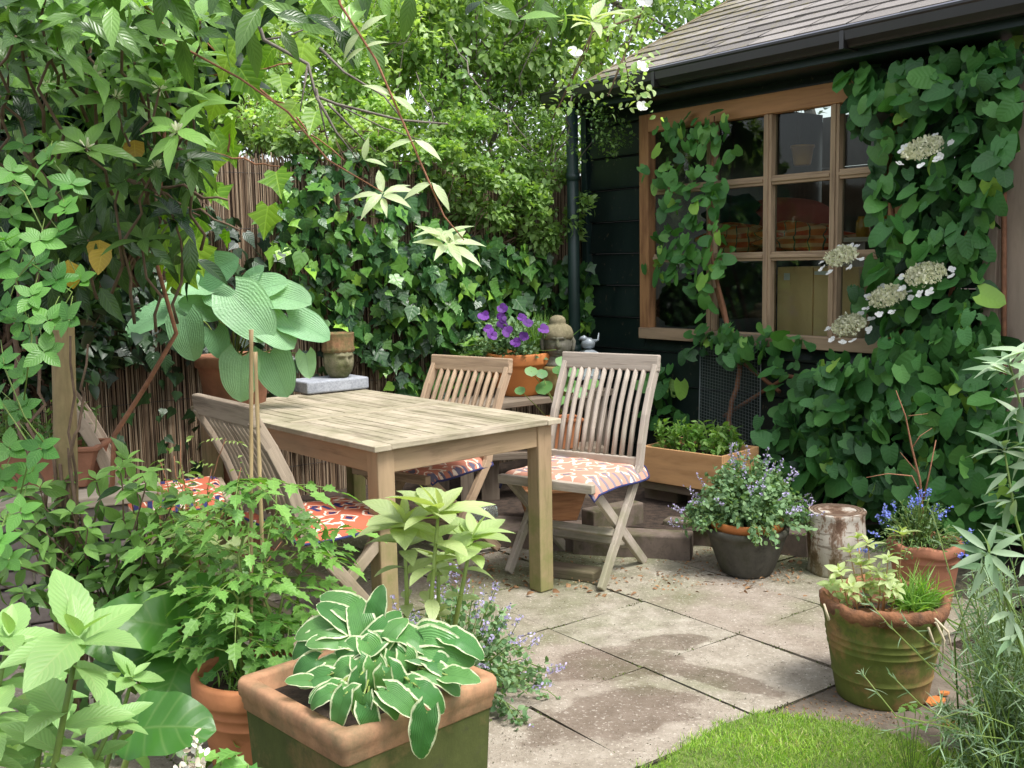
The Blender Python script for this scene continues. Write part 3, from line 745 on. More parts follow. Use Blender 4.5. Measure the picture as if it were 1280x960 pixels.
# ------------------------------------------------------------------ garden furniture
M_teak_top = m_wood('bleached_teak', (.46, .39, .295), (.12, .092, .06), .62, green=(.15, .15, .07), gamt=.55, grain=34, bmp=.5)
M_teak_leg = m_wood('teak_leg', (.34, .235, .145), (.17, .115, .07), .7, green=(.15, .18, .045), gamt=.8, grain=30, gz=.62)
M_teak_grey = m_wood('silvered_teak', (.40, .34, .29), (.19, .155, .13), .85, green=(.14, .17, .05), gamt=.5, grain=50, gz=.7, bmp=.8)
M_teak_mid = m_wood('weathered_teak', (.36, .285, .215), (.16, .12, .09), .85, green=(.14, .15, .05), gamt=.5, grain=50, gz=.7, bmp=.8)
M_teak_brown = m_wood('brown_teak', (.42, .30, .20), (.20, .135, .085), .8, green=(.16, .17, .06), gamt=.3, grain=45, gz=.6, bmp=.6)
M_old_timber = m_wood('old_timber', (.17, .125, .095), (.07, .05, .04), .9, green=(.10, .11, .04), gamt=.5, grain=35, bmp=.8)

TD = np.array([-.649, .760, 0]); TX = np.array([.760, .649, 0])   # table length, width
T0 = np.array([.205, 4.318, 0])                                    # near right corner
TL, TW = 1.60, .93
tb = thing('garden_table', T0+TD*TL/2-TX*TW/2, 'large rectangular teak garden table with a slatted weathered top', 'table')
def tpnt(a, b, z): return T0+TD*a-TX*b+np.array([0, 0, z])   # a along the length, b across
ZT = .74; th = .022
mb = MB(); bw = .075
mb.bar(tpnt(0, bw/2, ZT-th/2), tpnt(TL, bw/2, ZT-th/2), bw, th); mb.bar(tpnt(0, TW-bw/2, ZT-th/2), tpnt(TL, TW-bw/2, ZT-th/2), bw, th)
mb.bar(tpnt(bw/2+.001, bw+.001, ZT-th/2+.0015), tpnt(bw/2+.001, TW-bw-.001, ZT-th/2+.0015), bw-.003, th)
mb.bar(tpnt(TL-bw/2, bw+.001, ZT-th/2), tpnt(TL-bw/2, TW-bw-.001, ZT-th/2), bw-.003, th)
mb.bar(tpnt(TL/2, bw+.001, ZT-th/2+.0015), tpnt(TL/2, TW-bw-.001, ZT-th/2+.0015), bw, th)
nsl = 12; w = (TW-2*bw)/nsl
for (a0, a1) in ((bw+.001, TL/2-bw/2-.001), (TL/2+bw/2+.001, TL-bw-.001)):
    for k in range(nsl): mb.bar(tpnt(a0, bw+w*(k+.5), ZT-th/2+random.uniform(-.001, .001)), tpnt(a1, bw+w*(k+.5), ZT-th/2+random.uniform(-.001, .001)), w-.006, th-.002)
mb.build('table_top', M_teak_top, tb, world=True, bevel=.003)
ins = .03; lw = .075
for (a, b) in ((ins, ins), (ins, TW-ins-lw), (TL-ins-lw, ins), (TL-ins-lw, TW-ins-lw)):
    mb = MB(); mb.bar(tpnt(a+lw/2, b+lw/2, 0), tpnt(a+lw/2, b+lw/2, ZT-th-.001), lw, lw, upv=TX); mb.build('leg', M_teak_leg, tb, world=True, bevel=.005)
mb = MB(); zr = ZT-th-.047; rh = .09
mb.bar(tpnt(ins+.02, ins+lw, zr), tpnt(ins+.02, TW-ins-lw, zr), .022, rh); mb.bar(tpnt(TL-ins-.03, ins+lw, zr), tpnt(TL-ins-.03, TW-ins-lw, zr), .022, rh)
mb.bar(tpnt(ins+lw, ins+.02, zr), tpnt(TL-ins-lw, ins+.02, zr), .022, rh); mb.bar(tpnt(ins+lw, TW-ins-.02, zr), tpnt(TL-ins-lw, TW-ins-.02, zr), .022, rh)
mb.build('apron', M_teak_leg, tb, world=True, bevel=.003)

def make_chair(label, mat, nslat=9):
    """folding slatted chair facing -y, built at the origin"""
    t = thing('folding_chair', (0, 0, 0), label, 'chair', group='slatted folding chairs round the table')
    hw = .238
    def stile(z):   # y of the back stile at height z
        return -.215+.36*(z/.45) if z < .45 else .145+.20*((z-.45)/.47)-.03*math.sin(math.pi*(z-.45)/.47)
    zs_ = [0, .15, .30, .45, .55, .67, .78, .875]
    for sx_ in (-1, 1):
        m = MB()
        for a, b in zip(zs_[:-1], zs_[1:]):
            m.bar((sx_*hw, stile(a), a), (sx_*hw, stile(b)+.001, b+.004), .024, .045, upv=(0, 1, 0), rn=.5)
        m.build('back_stile', mat, t, bevel=.003)
        m = MB(); m.bar((sx_*(hw-.028), -.235, .425), (sx_*(hw-.028), .245, 0), .024, .042, upv=(0, .6, 1)); m.build('leg', mat, t, bevel=.003)
    m = MB(); m.bar((-hw-.018, stile(.88)-.004, .892), (hw+.018, stile(.88)-.004, .892), .032, .075, upv=(0, .12, 1)); m.build('top_rail', mat, t, bevel=.006)
    m = MB(); m.bar((-hw+.013, stile(.47), .475), (hw-.013, stile(.47), .475), .028, .04); m.build('lower_rail', mat, t, bevel=.004)
    for k in range(nslat):
        x = -hw+.013+(k+1)*(2*hw-.026)/(nslat+1); m = MB(); zz = [.49, .6, .71, .80, .865]
        m.tube([(x, stile(z_), z_) for z_ in zz], .0125, 8); m.build('slat', mat, t)
    m = MB()
    m.bar((-hw+.06, -.245, .432), (hw-.06+.0, -.245, .432), .03, .03); m.bar((-hw-.0, -.268, .432), (hw+.0, -.268, .432), .035, .038)
    for k in range(7): y_ = -.225+k*.058; m.bar((-hw+.045, y_+.012, .44), (hw-.045, y_+.012, .44), .045, .015)
    for sx_ in (-1, 1): m.bar((sx_*(hw-.055), -.25, .42), (sx_*(hw-.055), .17, .42), .022, .03)
    m.build('seat', mat, t, bevel=.004)
    m = MB(); m.bar((-hw+.016, stile(.2), .2), (hw-.016, stile(.2), .2), .018, .035, upv=(0, 1, 1)); m.bar((-hw+.03, .12, .11), (hw-.03, .12, .11), .018, .035, upv=(0, 1, 1)); m.build('stretcher', mat, t, bevel=.003)
    return t
def orient(ch, c, fx, fy):
    ch.scale = (1, 1, 1.03 if ch is cD_ else 1); ch.location = (c[0], c[1], .004); ch.rotation_euler = (0, 0, math.atan2(fy, fx)+math.pi/2)
cA_ = make_chair('weathered slatted folding chair at the near left side of the table, behind two bamboo canes', M_teak_mid, 10)
cD_ = make_chair('silver grey slatted folding chair right of the table, the one seen whole', M_teak_grey, 10)
cC_ = make_chair('brown slatted folding chair behind the far side of the table', M_teak_brown, 9)
cB_ = copy_tree(cA_); cB_['label'] = 'folding chair furthest left, half hidden by the wooden pole'
CH = {'A': ((-.77, 3.84), (.78, .62)), 'B': ((-1.50, 4.30), (.93, .36)), 'C': ((-.40, 4.90), (-.62, -.78)), 'D': ((.285, 4.60), (-.56, -.83))}
for k, o_ in (('A', cA_), ('B', cB_), ('C', cC_), ('D', cD_)): orient(o_, CH[k][0], *CH[k][1])
# kilim cushions
def m_kilim(name, seed, pale=0.0):
    m, nt, N, L = nm(name); p, o = pb(nt, .95, .1); uv = coord(nt, 'UV'); sx, sy, _ = sep(nt, mapping(nt, uv, (1, 1, 1), (seed, seed*.37, 0)))
    wob = math_(nt, 'MULTIPLY', math_(nt, 'SUBTRACT', noise(nt, uv, 9, 2), .5), .12)
    sx = math_(nt, 'ADD', sx, wob)
    tri = lambda s, f: math_(nt, 'ABSOLUTE', math_(nt, 'SUBTRACT', math_(nt, 'FRACT', math_(nt, 'MULTIPLY', s, f)), .5))
    a = math_(nt, 'FRACT', math_(nt, 'ADD', math_(nt, 'MULTIPLY', sy, 4.2), math_(nt, 'MULTIPLY', tri(sx, 7), 1.3)))
    zig = ramp(nt, a, [(.0, 1), (.26, 1), (.29, 0), (.5, 0), (.52, .0)])
    b_ = math_(nt, 'ADD', tri(sx, 4.2), tri(sy, 4.9))
    dia = math_(nt, 'MULTIPLY', ramp(nt, b_, [(.18, 1), (.2, 0)]), 1)
    ring = math_(nt, 'MULTIPLY', ramp(nt, b_, [(.30, 0), (.315, 1), (.39, 1), (.405, 0)]), 1)
    band = ramp(nt, math_(nt, 'FRACT', math_(nt, 'MULTIPLY', sy, 1.65)), [(.42, 0), (.44, 1)])
    c = mix(nt, math_(nt, 'MULTIPLY', zig, math_(nt, 'SUBTRACT', 1.0, band)), (.44, .125, .07), (.70, .60, .48))
    c = mix(nt, math_(nt, 'MULTIPLY', ring, band), c, (.76, .66, .54)); c = mix(nt, math_(nt, 'MULTIPLY', dia, band), c, (.03, .035, .10))
    nv_ = math_(nt, 'MULTIPLY', ramp(nt, tri(sx, 1.3), [(.40, 0), (.42, 1)]), ramp(nt, tri(sy, 9), [(.3, 0), (.33, 1)])); c = mix(nt, nv_, c, (.035, .04, .12))
    if pale: c = mix(nt, pale, c, (.80, .68, .56))
    L.new(c, p.inputs['Base Color']); bump(nt, p, noise(nt, uv, 220, 2), .3, .002); return m
M_navy = m_plain('navy_piping', (.03, .035, .12), .9, .3, 30, .1)
def cushion(ch, label, mat, dx=0, dy=0, dr=0, sx_=.50, sy_=.47):
    n = 36; mb = MB(); th_ = .011
    def pos(u, v, top):
        k = (1-abs(2*u-1)**5)*(1-abs(2*v-1)**5)
        x = (u-.5)*sx_; y = (v-.5)*sy_
        ov = max(0, -.235-y)+max(0, abs(x)-.205)*1.0
        ov2 = max(0, -.2-y)
        z = .4495+.005*math.sin(9*x+3+dx*40)*math.cos(13*y+dr*30)+.0025*math.sin(31*x+17*y) - ov2*ov2*14 - (max(0, abs(x)-.19)**2)*9
        # rounded corners
        r = max(0, abs(2*u-1)-.8)*max(0, abs(2*v-1)-.8)*4.5
        x *= 1-r*.35; y *= 1-r*.35
        return (x, y, z+(th_*k**.35 if top else 0)+.003)
    for top in (True, False):
        b = len(mb.v)
        for j in range(n+1):
            for i in range(n+1): mb.v.append(pos(i/n, j/n, top))
        for j in range(n):
            for i in range(n):
                q = (b+j*(n+1)+i, b+j*(n+1)+i+1, b+(j+1)*(n+1)+i+1, b+(j+1)*(n+1)+i); uvq = ((i/n, j/n), ((i+1)/n, j/n), ((i+1)/n, (j+1)/n), (i/n, (j+1)/n))
                mb.face(q if top else q[::-1], uvq if top else uvq[::-1], True)
    t = thing('seat_cushion', (0, 0, 0), label, 'cushion', group='orange patterned seat cushions')
    mb.build('cover', mat, t)
    rim = [pos(u, 0, False) for u in np.linspace(0, 1, 16)]+[pos(1, v, False) for v in np.linspace(0, 1, 16)][1:]+[pos(u, 1, False) for u in np.linspace(1, 0, 16)][1:]+[pos(0, v, False) for v in np.linspace(1, 0, 16)][1:]
    m = MB(); m.tube([(a, b, c+.002) for a, b, c in rim], .005, 6); m.build('piping', M_navy, t)
    mw = Matrix.Translation(ch.location) @ Matrix.Rotation(ch.rotation_euler[2], 4, 'Z')
    t.location = mw @ Vector((dx, dy, .003+(.0135 if ch is cD_ else 0))); t.rotation_euler = (0, 0, ch.rotation_euler[2]+dr)
cushion(cA_, 'orange kilim cushion with white hooks on the near left chair, below the table edge', m_kilim('kilim_red', .2), .0, -.03, .05)
cushion(cB_, 'orange kilim cushion behind the twiggy shrub, leftmost of the cushions', m_kilim('kilim_left', .7), .0, -.03, -.04)
cushion(cC_, 'orange and white kilim cushion seen under the table on the brown chair', m_kilim('kilim_far', 1.3, .12), 0, -.03, .03)
cushion(cD_, 'pale orange and white cushion with navy stars on the grey chair right of the table', m_kilim('kilim_pale', 2.1, .25), 0, -.02, -.05, .53, .49)

# ------------------------------------------------------------------ heads
def face_mesh(mb, c, w, style, yaw=0.0):
    """stone head of face width w at c (base centre), facing -y rotated by yaw"""
    nu, nv = 72, 64; hh = w*1.36; b = len(mb.v); cs, sn = math.cos(yaw), math.sin(yaw)
    def G(x, z, x0, z0, sx_, sz_): return math.exp(-((x-x0)/sx_)**2-((z-z0)/sz_)**2)
    for j in range(nv+1):
        t = j/nv; z = -1+2*t; th_ = math.pi*t
        for i in range(nu):
            f = 2*math.pi*i/nu      # f=0 -> front
            r = math.sin(th_)**.72
            if z < 0: r *= 1-.30*(-z)**2.2*(.6+.4*math.cos(f)) if True else 1
            x = r*math.sin(f)*.5; y = -r*math.cos(f)*.56; zz = -math.cos(th_)*.5
            # zz from -.5 chin to .5 crown, face features on the front
            fr_ = max(0, math.cos(f))**1.0
            d = 0
            d += .15*G(x, zz, 0, -.08, .055, .10)+.05*G(x, zz, 0, .0, .035, .13)+.035*G(abs(x), zz, .055, -.12, .04, .035)
            d -= .095*G(abs(x), zz, .17, .04, .09, .05)
            d += .05*G(abs(x), zz, .17, .02, .065, .02)
            d += .06*G(abs(x), zz, .17, .125, .13, .028)
            d += .045*G(x, zz, 0, -.235, .11, .022)+.05*G(x, zz, 0, -.285, .085, .024)-.03*G(x, zz, 0, -.26, .14, .008)
            d += .05*G(x, zz, 0, -.42, .10, .06)-.025*G(x, zz, 0, -.34, .1, .02)
            d += .02*G(abs(x), zz, .25, -.15, .10, .12)
            y -= d*fr_
            ear = G(math.cos(f), zz, 0, -.06, .16, .26)
            x += math.copysign(.055*ear, math.sin(f)) if abs(math.sin(f)) > .7 else 0
            if style == 'curls' and zz > .2-.22*(1-max(0, math.cos(f))):
                k = .03*abs(math.sin(f*13))*abs(math.sin(zz*48)); x *= 1.06+k*1.6; y *= 1.04+k*1.6
            X = x*w; Y = y*w*1.0; Z = (zz+.5)*hh
            mb.v.append((c[0]+X*cs-Y*sn, c[1]+X*sn+Y*cs, c[2]+Z))
    for j in range(nv):
        for i in range(nu):
            a_ = b+j*nu+i; b_ = b+j*nu+(i+1) % nu; mb.face((a_, b_, b_+nu, a_+nu), [(0, 0)]*4, True)
def m_stone(name, c, moss, amt):
    m, nt, N, L = nm(name); p, o = pb(nt, .9, .2); v = coord(nt); a = noise(nt, v, 14, 6, .7); f = noise(nt, v, 90, 4, .8)
    k = mix(nt, ramp(nt, a, [(.5-amt*.2, 0), (.65, 1)]), c, moss); k = mix(nt, 1.0, k, ramp(nt, f, [(.3, .7), (.7, 1.15)]), 'MULTIPLY'); L.new(k, p.inputs['Base Color']); bump(nt, p, f, .5, .003); return m
M_basalt = m_stone('blue_grey_stone', (.27, .285, .32), (.40, .42, .46), .6)
M_lava = m_stone('carved_grey_stone', (.17, .16, .13), (.11, .11, .065), .5)
M_lavac = m_stone('ochre_stone', (.26, .225, .14), (.15, .135, .075), .5)
M_headg = m_stone('mossy_carved_stone', (.21, .19, .12), (.10, .11, .045), .7)
M_crown = m_stone('rusty_crown', (.30, .155, .085), (.13, .12, .05), .8)
# slab and carved head on the far end of the table
sc_ = np.array([-.965, 5.44, ZT])
sang = math.atan2(.60, .80)
mb = MB(); mb.box((sc_[0], sc_[1], ZT+.036), (.36, .22, .062), rz=R(38)); slabo = mb.build('stone_slab', M_basalt, loc=sc_+np.array([0, 0, .004]), bevel=.008); tag(slabo, 'rough blue grey stone slab lying on the far end of the table', 'stone slab')
hb = ay(424, 469, 5.47); hb[2] = ZT+.066
hd = thing('carved_statue', hb, 'mossy carved stone head with a rusty crown standing on the grey slab', 'statue')
mb = MB(); face_mesh(mb, hb+np.array([0, 0, -.012]), .155, 'plain', R(38)); mb.build('face', M_headg, hd, world=True)
mb = MB()
def crw(a, r, z, i):
    return r+(.006*abs(math.sin(a*8)) if 0 < i < 5 else 0), z+(.012*abs(math.sin(a*5.5)) if i in (3, 4) else 0)
mb.lathe([(.072, .132), (.080, .138), (.082, .152), (.077, .158), (.081, .20), (.084, .228), (.086, .236), (.078, .236), (.072, .21), (.001, .205)], 48, hb, wob=crw); mb.build('crown', M_crown, hd, world=True)

# ------------------------------------------------------------------ pots
def rough_wob(seed, amp=.004):
    r_ = random.Random(seed); ph = [r_.random()*6 for _ in range(4)]
    return lambda a, r, z, i: (r*(1+amp*4*math.sin(2*a+ph[0])*.3+amp*2*math.sin(3*a+ph[1])*.3), z+amp*.4*math.sin(2*a+ph[2]))
def pot(t, c, rt_, rb_, h, mat, rim=.04, lip=.014, rings=0, soil=True, sl_=.04, wob=None, rimpart=False):
    prof = [(rb_*.96, 0), (rb_, .006)]
    nz = 8
    for k in range(1, nz+1):
        u = k/nz; z = .006+(h-rim-.006)*u; r = rb_+(rt_-lip-rb_)*(u**.9)
        prof.append((r, z))
        if rings and k in (nz-1, nz-2, nz//2)[:rings]: prof += [(r+.004, z+.003), (r+.004, z+.008), (r+.001, z+.011)]
    prof += [(rt_-.002, h-rim+.004), (rt_, h-rim+.012), (rt_+.001, h-.008), (rt_-.005, h), (rt_-.018, h), (rt_-.024, h-.008), (rt_-.03, h-rim), (rt_*.84, h-sl_-.05), (.001, h-sl_-.05)]
    m = MB(); m.lathe(prof, 56, c, wob=wob or rough_wob(hash(round(c[0]*91)) % 97)); m.build('pot', mat, t, world=True)
    if soil:
        m = MB(); n = 24; b = len(m.v); m.v.append((c[0], c[1], c[2]+h-sl_+.012))
        for r_ in (.5, 1):
            for k in range(n): a = 2*math.pi*k/n; rr = (rt_-.022)*r_; m.v.append((c[0]+rr*math.cos(a), c[1]+rr*math.sin(a), c[2]+h-sl_+random.uniform(-.004, .01)*(2-r_)))
        for k in range(n): m.face((b, b+1+k, b+1+(k+1) % n), [(0, 0)]*3, True); m.face((b+1+k, b+1+n+k, b+1+n+(k+1) % n, b+1+(k+1) % n), [(0, 0)]*4, True)
        m.build('soil', M_soil, t, world=True)
def potat(x, y, Y, z=None):
    q = ay(x, y, Y)
    if z is not None: q[2] = z
    return q
# plank shelf with petunia pot, stone head on a carved pot, lantern
zs1 = .625
shc = ay(680, 480, 6.10)
M_shelfold = m_wood('old_plank', (.20, .16, .12), (.09, .07, .05), .9)
sh1 = thing('plank_bench', (shc[0], shc[1], 0), 'low bench of old planks in the corner, carrying the petunia pot and stone head', 'bench')
mb = MB(); p0_ = shc-fd*.75; p1_ = shc+fd*.42
for k in range(3):
    o_ = fn*(.12-k*.13)
    mb.bar((p0_+o_)*[1, 1, 0]+[0, 0, zs1-.02], (p1_+o_)*[1, 1, 0]+[0, 0, zs1-.02], .125, .035)
mb.build('plank', M_shelfold, sh1, world=True, bevel=.004)
for a_ in (-.65, .34):
    mb = MB(); q = shc+fd*a_; mb.bar(q*[1, 1, 0]+fn*.12+[0, 0, -.02], q*[1, 1, 0]+fn*.12+[0, 0, zs1-.04], .09, .07); mb.bar(q*[1, 1, 0]-fn*.12+[0, 0, -.02], q*[1, 1, 0]-fn*.12+[0, 0, zs1-.04], .09, .07); mb.build('leg', M_shelfold, sh1, world=True)
pp = potat(650, 480, 6.05, zs1)
T_pet = thing('petunia_pot', pp, 'large orange terracotta pot of purple petunias behind the brown chair', 'potted plant')
pot(T_pet, pp, .195, .125, .245, M_terra_hot, rim=.07, lip=.012)
bp = potat(698, 480, 5.98, zs1-.003)
T_cp = thing('carved_pot', bp+[0, 0, .003], 'ochre carved pot carrying the stone Buddha head', 'pot')
m = MB(); m.lathe([(.075, .003), (.085, .01), (.08, .05), (.095, .075), (.086, .09), (.095, .13), (.105, .15), (.105, .165), (.10, .172), (.085, .175), (.001, .175)], 40, bp, wob=lambda a, r, z, i: (r*(1+(.05*abs(math.sin(a*6)) if i in (2, 3, 4, 5) else 0)), z)); m.build('pot', m_plain('ochre_glaze', (.34, .23, .08), .6, .5, 14, .4, c2=(.14, .12, .05)), T_cp, world=True, bevel=0)
bz = bp+[0, 0, .172]
T_bud = thing('buddha_head', bz+[0, 0, .003], 'grey stone Buddha head with curled hair and topknot on the carved pot', 'statue')
m = MB(); face_mesh(m, bz+np.array([0, 0, .035]), .152, 'plain', R(-4)); m.build('face', M_lava, T_bud, world=True)
m = MB(); m.lathe([(.085, .003), (.088, .012), (.07, .03), (.05, .06), (.048, .09), (.001, .09)], 32, bz); m.build('neck', M_lava, T_bud, world=True)
def curl(a, r, z, i): return r*(1+.035*abs(math.sin(a*12+i*1.57))), z
m = MB(); m.lathe([(.072, .150), (.083, .155), (.089, .17), (.088, .19), (.084, .205), (.075, .222), (.058, .236), (.046, .24), (.045, .25), (.046, .262), (.04, .276), (.026, .287), (.01, .291), (.001, .292)], 72, bz+[0, .006, 0], wob=curl)
for k in range(60):
    a = k*2.399; zz = .15+.075*(k/60); rr = .088-.55*max(0, zz-.19)
m.build('curled_hair', M_lavac, T_bud, world=True)
for s_ in (-1, 1):
    m = MB(); m.tube([bz+[s_*.083, .0, .165], bz+[s_*.091, -.004, .14], bz+[s_*.088, -.004, .10], bz+[s_*.082, -.002, .075]], [.008, .013, .011, .009], 8); m.build('ear', M_lava, T_bud, world=True)
# lantern on a post behind the grey chair
lp = ay(736, 440, 6.1)
M_zinc = m_plain('grey_zinc', (.36, .40, .43), .45, .3, 14, .1, metal=.4)
T_lan = thing('garden_lantern', (lp[0], lp[1], 0), 'small grey zinc lantern topped by a bird, behind the grey chair', 'lantern')
q = np.array([lp[0], lp[1], 0]); zl = lp[2]
m = MB(); m.bar(q+[0, 0, -.02], q+[0, 0, zl-.16], .06, .06); m.build('post', M_shelfold, T_lan, world=True)
m = MB(); m.box(q+[0, 0, zl-.15], (.13, .13, .012), rz=.2); m.box(q+[0, 0, zl-.02], (.135, .135, .014), rz=.2)
for a_, b_ in ((-1, -1), (1, -1), (1, 1), (-1, 1)):
    dx = a_*.05*math.cos(.2)-b_*.05*math.sin(.2); dy = a_*.05*math.sin(.2)+b_*.05*math.cos(.2); m.bar(q+[dx, dy, zl-.145], q+[dx, dy, zl-.027], .01, .01)
m.lathe([(.075, .0), (.066, .012), (.03, .026), (.001, .028)], 4, q+[0, 0, zl-.012], sm=False, a0=.98); m.build('frame', M_zinc, T_lan, world=True)
m = MB(); m.box(q+[0, 0, zl-.085], (.088, .088, .11), rz=.2); m.build('pane', m_plain('pale_glass', (.5, .56, .56), .1, .1, 4, 0), T_lan, world=True)
m = MB(); bq = q+[0, 0, zl+.012]
m.tube([bq+[-.045, 0, .025], bq+[-.03, 0, .032], bq+[0, 0, .04], bq+[.025, 0, .045], bq+[.032, 0, .05]], [.008, .026, .036, .028, .01], 14); m.tube([bq+[-.02, 0, .06], bq+[-.03, 0, .07], bq+[-.045, 0, .068], bq+[-.058, 0, .062]], [.02, .02, .012, .002], 10)
m.tube([bq+[.02, 0, .05], bq+[.055, 0, .058], bq+[.06, 0, .10]], [.014, .008, .003], 8); m.build('bird', M_zinc, T_lan, world=True)
# nasturtium trough and small pot below the bench
nq = ay(690, 517, 5.72); zN = .36
T_nas = thing('nasturtium_trough', (nq[0], nq[1], zN), 'terracotta trough with round leaved nasturtium between the two chairs', 'potted plant')
m = MB()
def trough(m, c, lx, ly, h, rz, wall=.012, rim=.018, lipw=.012, taper=.85):
    """open rectangular trough"""
    cs_, sn_ = math.cos(rz), math.sin(rz)
    def ringp(sx_, sy_, z): return [(c[0]+a*sx_*cs_-b*sy_*sn_, c[1]+a*sx_*sn_+b*sy_*cs_, c[2]+z) for a, b in ((-.5, -.5), (.5, -.5), (.5, .5), (-.5, .5))]
    rings = [ringp(lx*taper, ly*taper, 0), ringp(lx, ly, h-rim), ringp(lx+lipw*2, ly+lipw*2, h-rim), ringp(lx+lipw*2, ly+lipw*2, h), ringp(lx-wall*2, ly-wall*2, h), ringp(lx-wall*2, ly-wall*2, h-.04)]
    b = len(m.v)
    for r_ in rings: m.v += r_
    m.face((b+3, b+2, b+1, b), [(0, 0)]*4)
    for i in range(len(rings)-1):
        for k in range(4): j = (k+1) % 4; m.face((b+i*4+k, b+i*4+j, b+i*4+4+j, b+i*4+4+k), ((0, 0), (.3, 0), (.3, .1), (0, .1)))
    i = len(rings)-1; m.face((b+i*4, b+i*4+1, b+i*4+2, b+i*4+3), [(0, 0)]*4)
trough(m, (nq[0], nq[1], zN), .30, .17, .17, .25); m.build('trough', M_terra, T_nas, world=True, bevel=.005)
# block stand under trough
mb = MB(); mb.bar([nq[0]-.42, nq[1]-.05, zN-.022], [nq[0]+.28, nq[1]+.1, zN-.022], .22, .038); 
for dx in (-.35, .2): mb.bar([nq[0]+dx, nq[1]+.0, -.02], [nq[0]+dx, nq[1]+.0, zN-.042], .12, .1)
ls_ = mb.build('low_shelf', M_shelfold, loc=(nq[0], nq[1], -.02), bevel=.003); tag(ls_, 'low dark plank shelf under the nasturtium trough', 'shelf')
dq = ay(636, 514, 5.70); dq[2] = zN
T_dry = thing('dry_plant_pot', dq, 'small terracotta pot with a dried brown tuft, left of the nasturtium', 'potted plant')
pot(T_dry, dq, .085, .06, .16, M_terra, rim=.03)
# hosta pot on a stand behind the table
hq = ay(292, 440, 5.05)
zH = hq[2]; ph_ = .30
st_ = MB(); st_.lathe([(.17, 0), (.18, .01), (.17, .03), (.11, .06), (.10, zH-ph_-.06), (.14, zH-ph_-.02), (.16, zH-ph_-.003), (.001, zH-ph_-.003)], 30, (hq[0], hq[1], -.01)); so2 = st_.build('pedestal', M_terra_old, loc=(hq[0], hq[1], -.01)); tag(so2, 'round terracotta pedestal behind the left chairs, lifting the blue leaved hosta pot', 'pedestal')
T_hosta = thing('potted_hosta', (hq[0], hq[1], zH-ph_-.012), 'terracotta pot of a big blue green hosta at the far left of the table', 'potted plant')
hp_ = np.array([hq[0], hq[1], zH-ph_-.012]); pot(T_hosta, hp_, .185, .13, ph_, M_terra_old, rim=.06, sl_=.03)

# crate planter, mesh panel
def uvd(a, b, z=0): return tu*a+tv_*b+np.array([0, 0, z])
ck = ay(906, 571, 5.22); ck[2] = 0
CL_, CWd, CH_ = .50, .36, .19; cz = .205; ck = ck-np.array([.02, .03, 0])
e1 = unit(np.array([-.72, .69, 0])); e2 = unit(np.array([.69, .72, 0]))
T_cr = thing('crate_planter', ck+e1*CL_/2+e2*CWd/2+[0, 0, cz], 'square sided orange wooden crate planted with green seedlings against the shed', 'planter')
M_crate = m_wood('orange_crate_wood', (.58, .33, .15), (.42, .22, .09), .6, grain=18, bmp=.25)
m = MB(); t_ = .014
def cpt(a, b, z): return ck+e1*a+e2*b+[0, 0, cz+z]
m.bar(cpt(0, t_/2, CH_/2), cpt(CL_, t_/2, CH_/2), t_, CH_); m.bar(cpt(0, CWd-t_/2, CH_/2), cpt(CL_, CWd-t_/2, CH_/2), t_, CH_)
m.bar(cpt(t_/2, t_+.001, CH_/2), cpt(t_/2, CWd-t_-.001, CH_/2), t_, CH_); m.bar(cpt(CL_-t_/2, t_+.001, CH_/2), cpt(CL_-t_/2, CWd-t_-.001, CH_/2), t_, CH_); m.bar(cpt(t_+.001, CWd/2, .006), cpt(CL_-t_-.001, CWd/2, .006), CWd-2*t_-.002, .01)
m.build('crate', M_crate, T_cr, world=True, bevel=.003)
m = MB(); m.bar(cpt(t_+.001, CWd/2, CH_-.045), cpt(CL_-t_-.001, CWd/2, CH_-.045), CWd-2*t_-.002, .02); m.build('soil', M_soil, T_cr, world=True)
m = MB(); m.bar(cpt(-.01, .07, -.025), cpt(CL_+.03, .07, -.025), .10, .045); m.bar(cpt(-.01, CWd-.07, -.025), cpt(CL_+.03, CWd-.07, -.025), .10, .045); bo = m.build('bearer_timber', M_old_timber, loc=cpt(.2, .1, -.05), bevel=.004); tag(bo, 'dark timber bearers lying directly under the orange crate', 'timber')
for k_, (a_, b_, lb_) in enumerate(((.12, .16, 'squat stone block under the left half of the orange crate'), (.40, .18, 'stone block under the far corner of the orange crate'), (.02, .05, 'stone block under the near corner of the orange crate'))):
    q = cpt(a_+.05, b_, 0)*[1, 1, 0]; m = MB(); m.box(q+[0, 0, .078], (.17, .22, .154), rz=.3+k_*.5); o = m.build('stone_block', M_old_timber, loc=q, bevel=.008); tag(o, lb_, 'stone block')
# wire mesh leaning on the wall behind the crate
M_wire = m_plain('grey_wire', (.20, .23, .22), .5, .2, 10, 0, metal=.5)
gA = apl(876, 412, W0+wn*.10, wn); gB = apl(951, 420, W0+wn*.10, wn)
zA0 = gA[2]; b0 = apl(873, 530, W0+wn*.22, wn); b1 = apl(950, 560, W0+wn*.22, wn)
T_ms = thing('wire_mesh_panel', (b0+b1)/2*np.array([1, 1, 1]), 'grey wire mesh panel leaning behind the orange crate under the window', 'mesh panel')
m = MB(); nv_ = 22; nh_ = 32
for i in range(nv_+1):
    t = i/nv_; m.tube([b0+(b1-b0)*t, gA+(gB-gA)*t], .0011, 3, False)
for i in range(nh_+1):
    t = i/nh_; a_ = b0+(gA-b0)*t; b_ = b1+(gB-b1)*t; m.tube([a_, b_], .0011, 3, False)
m.build('mesh', M_wire, T_ms, world=True)
m = MB(); m.tube([b0-[0, 0, .35], gA], .004, 6); m.tube([b1-[0, 0, .35], gB+[0, 0, .0]], .004, 6); m.build('frame', M_wire, T_ms, world=True)

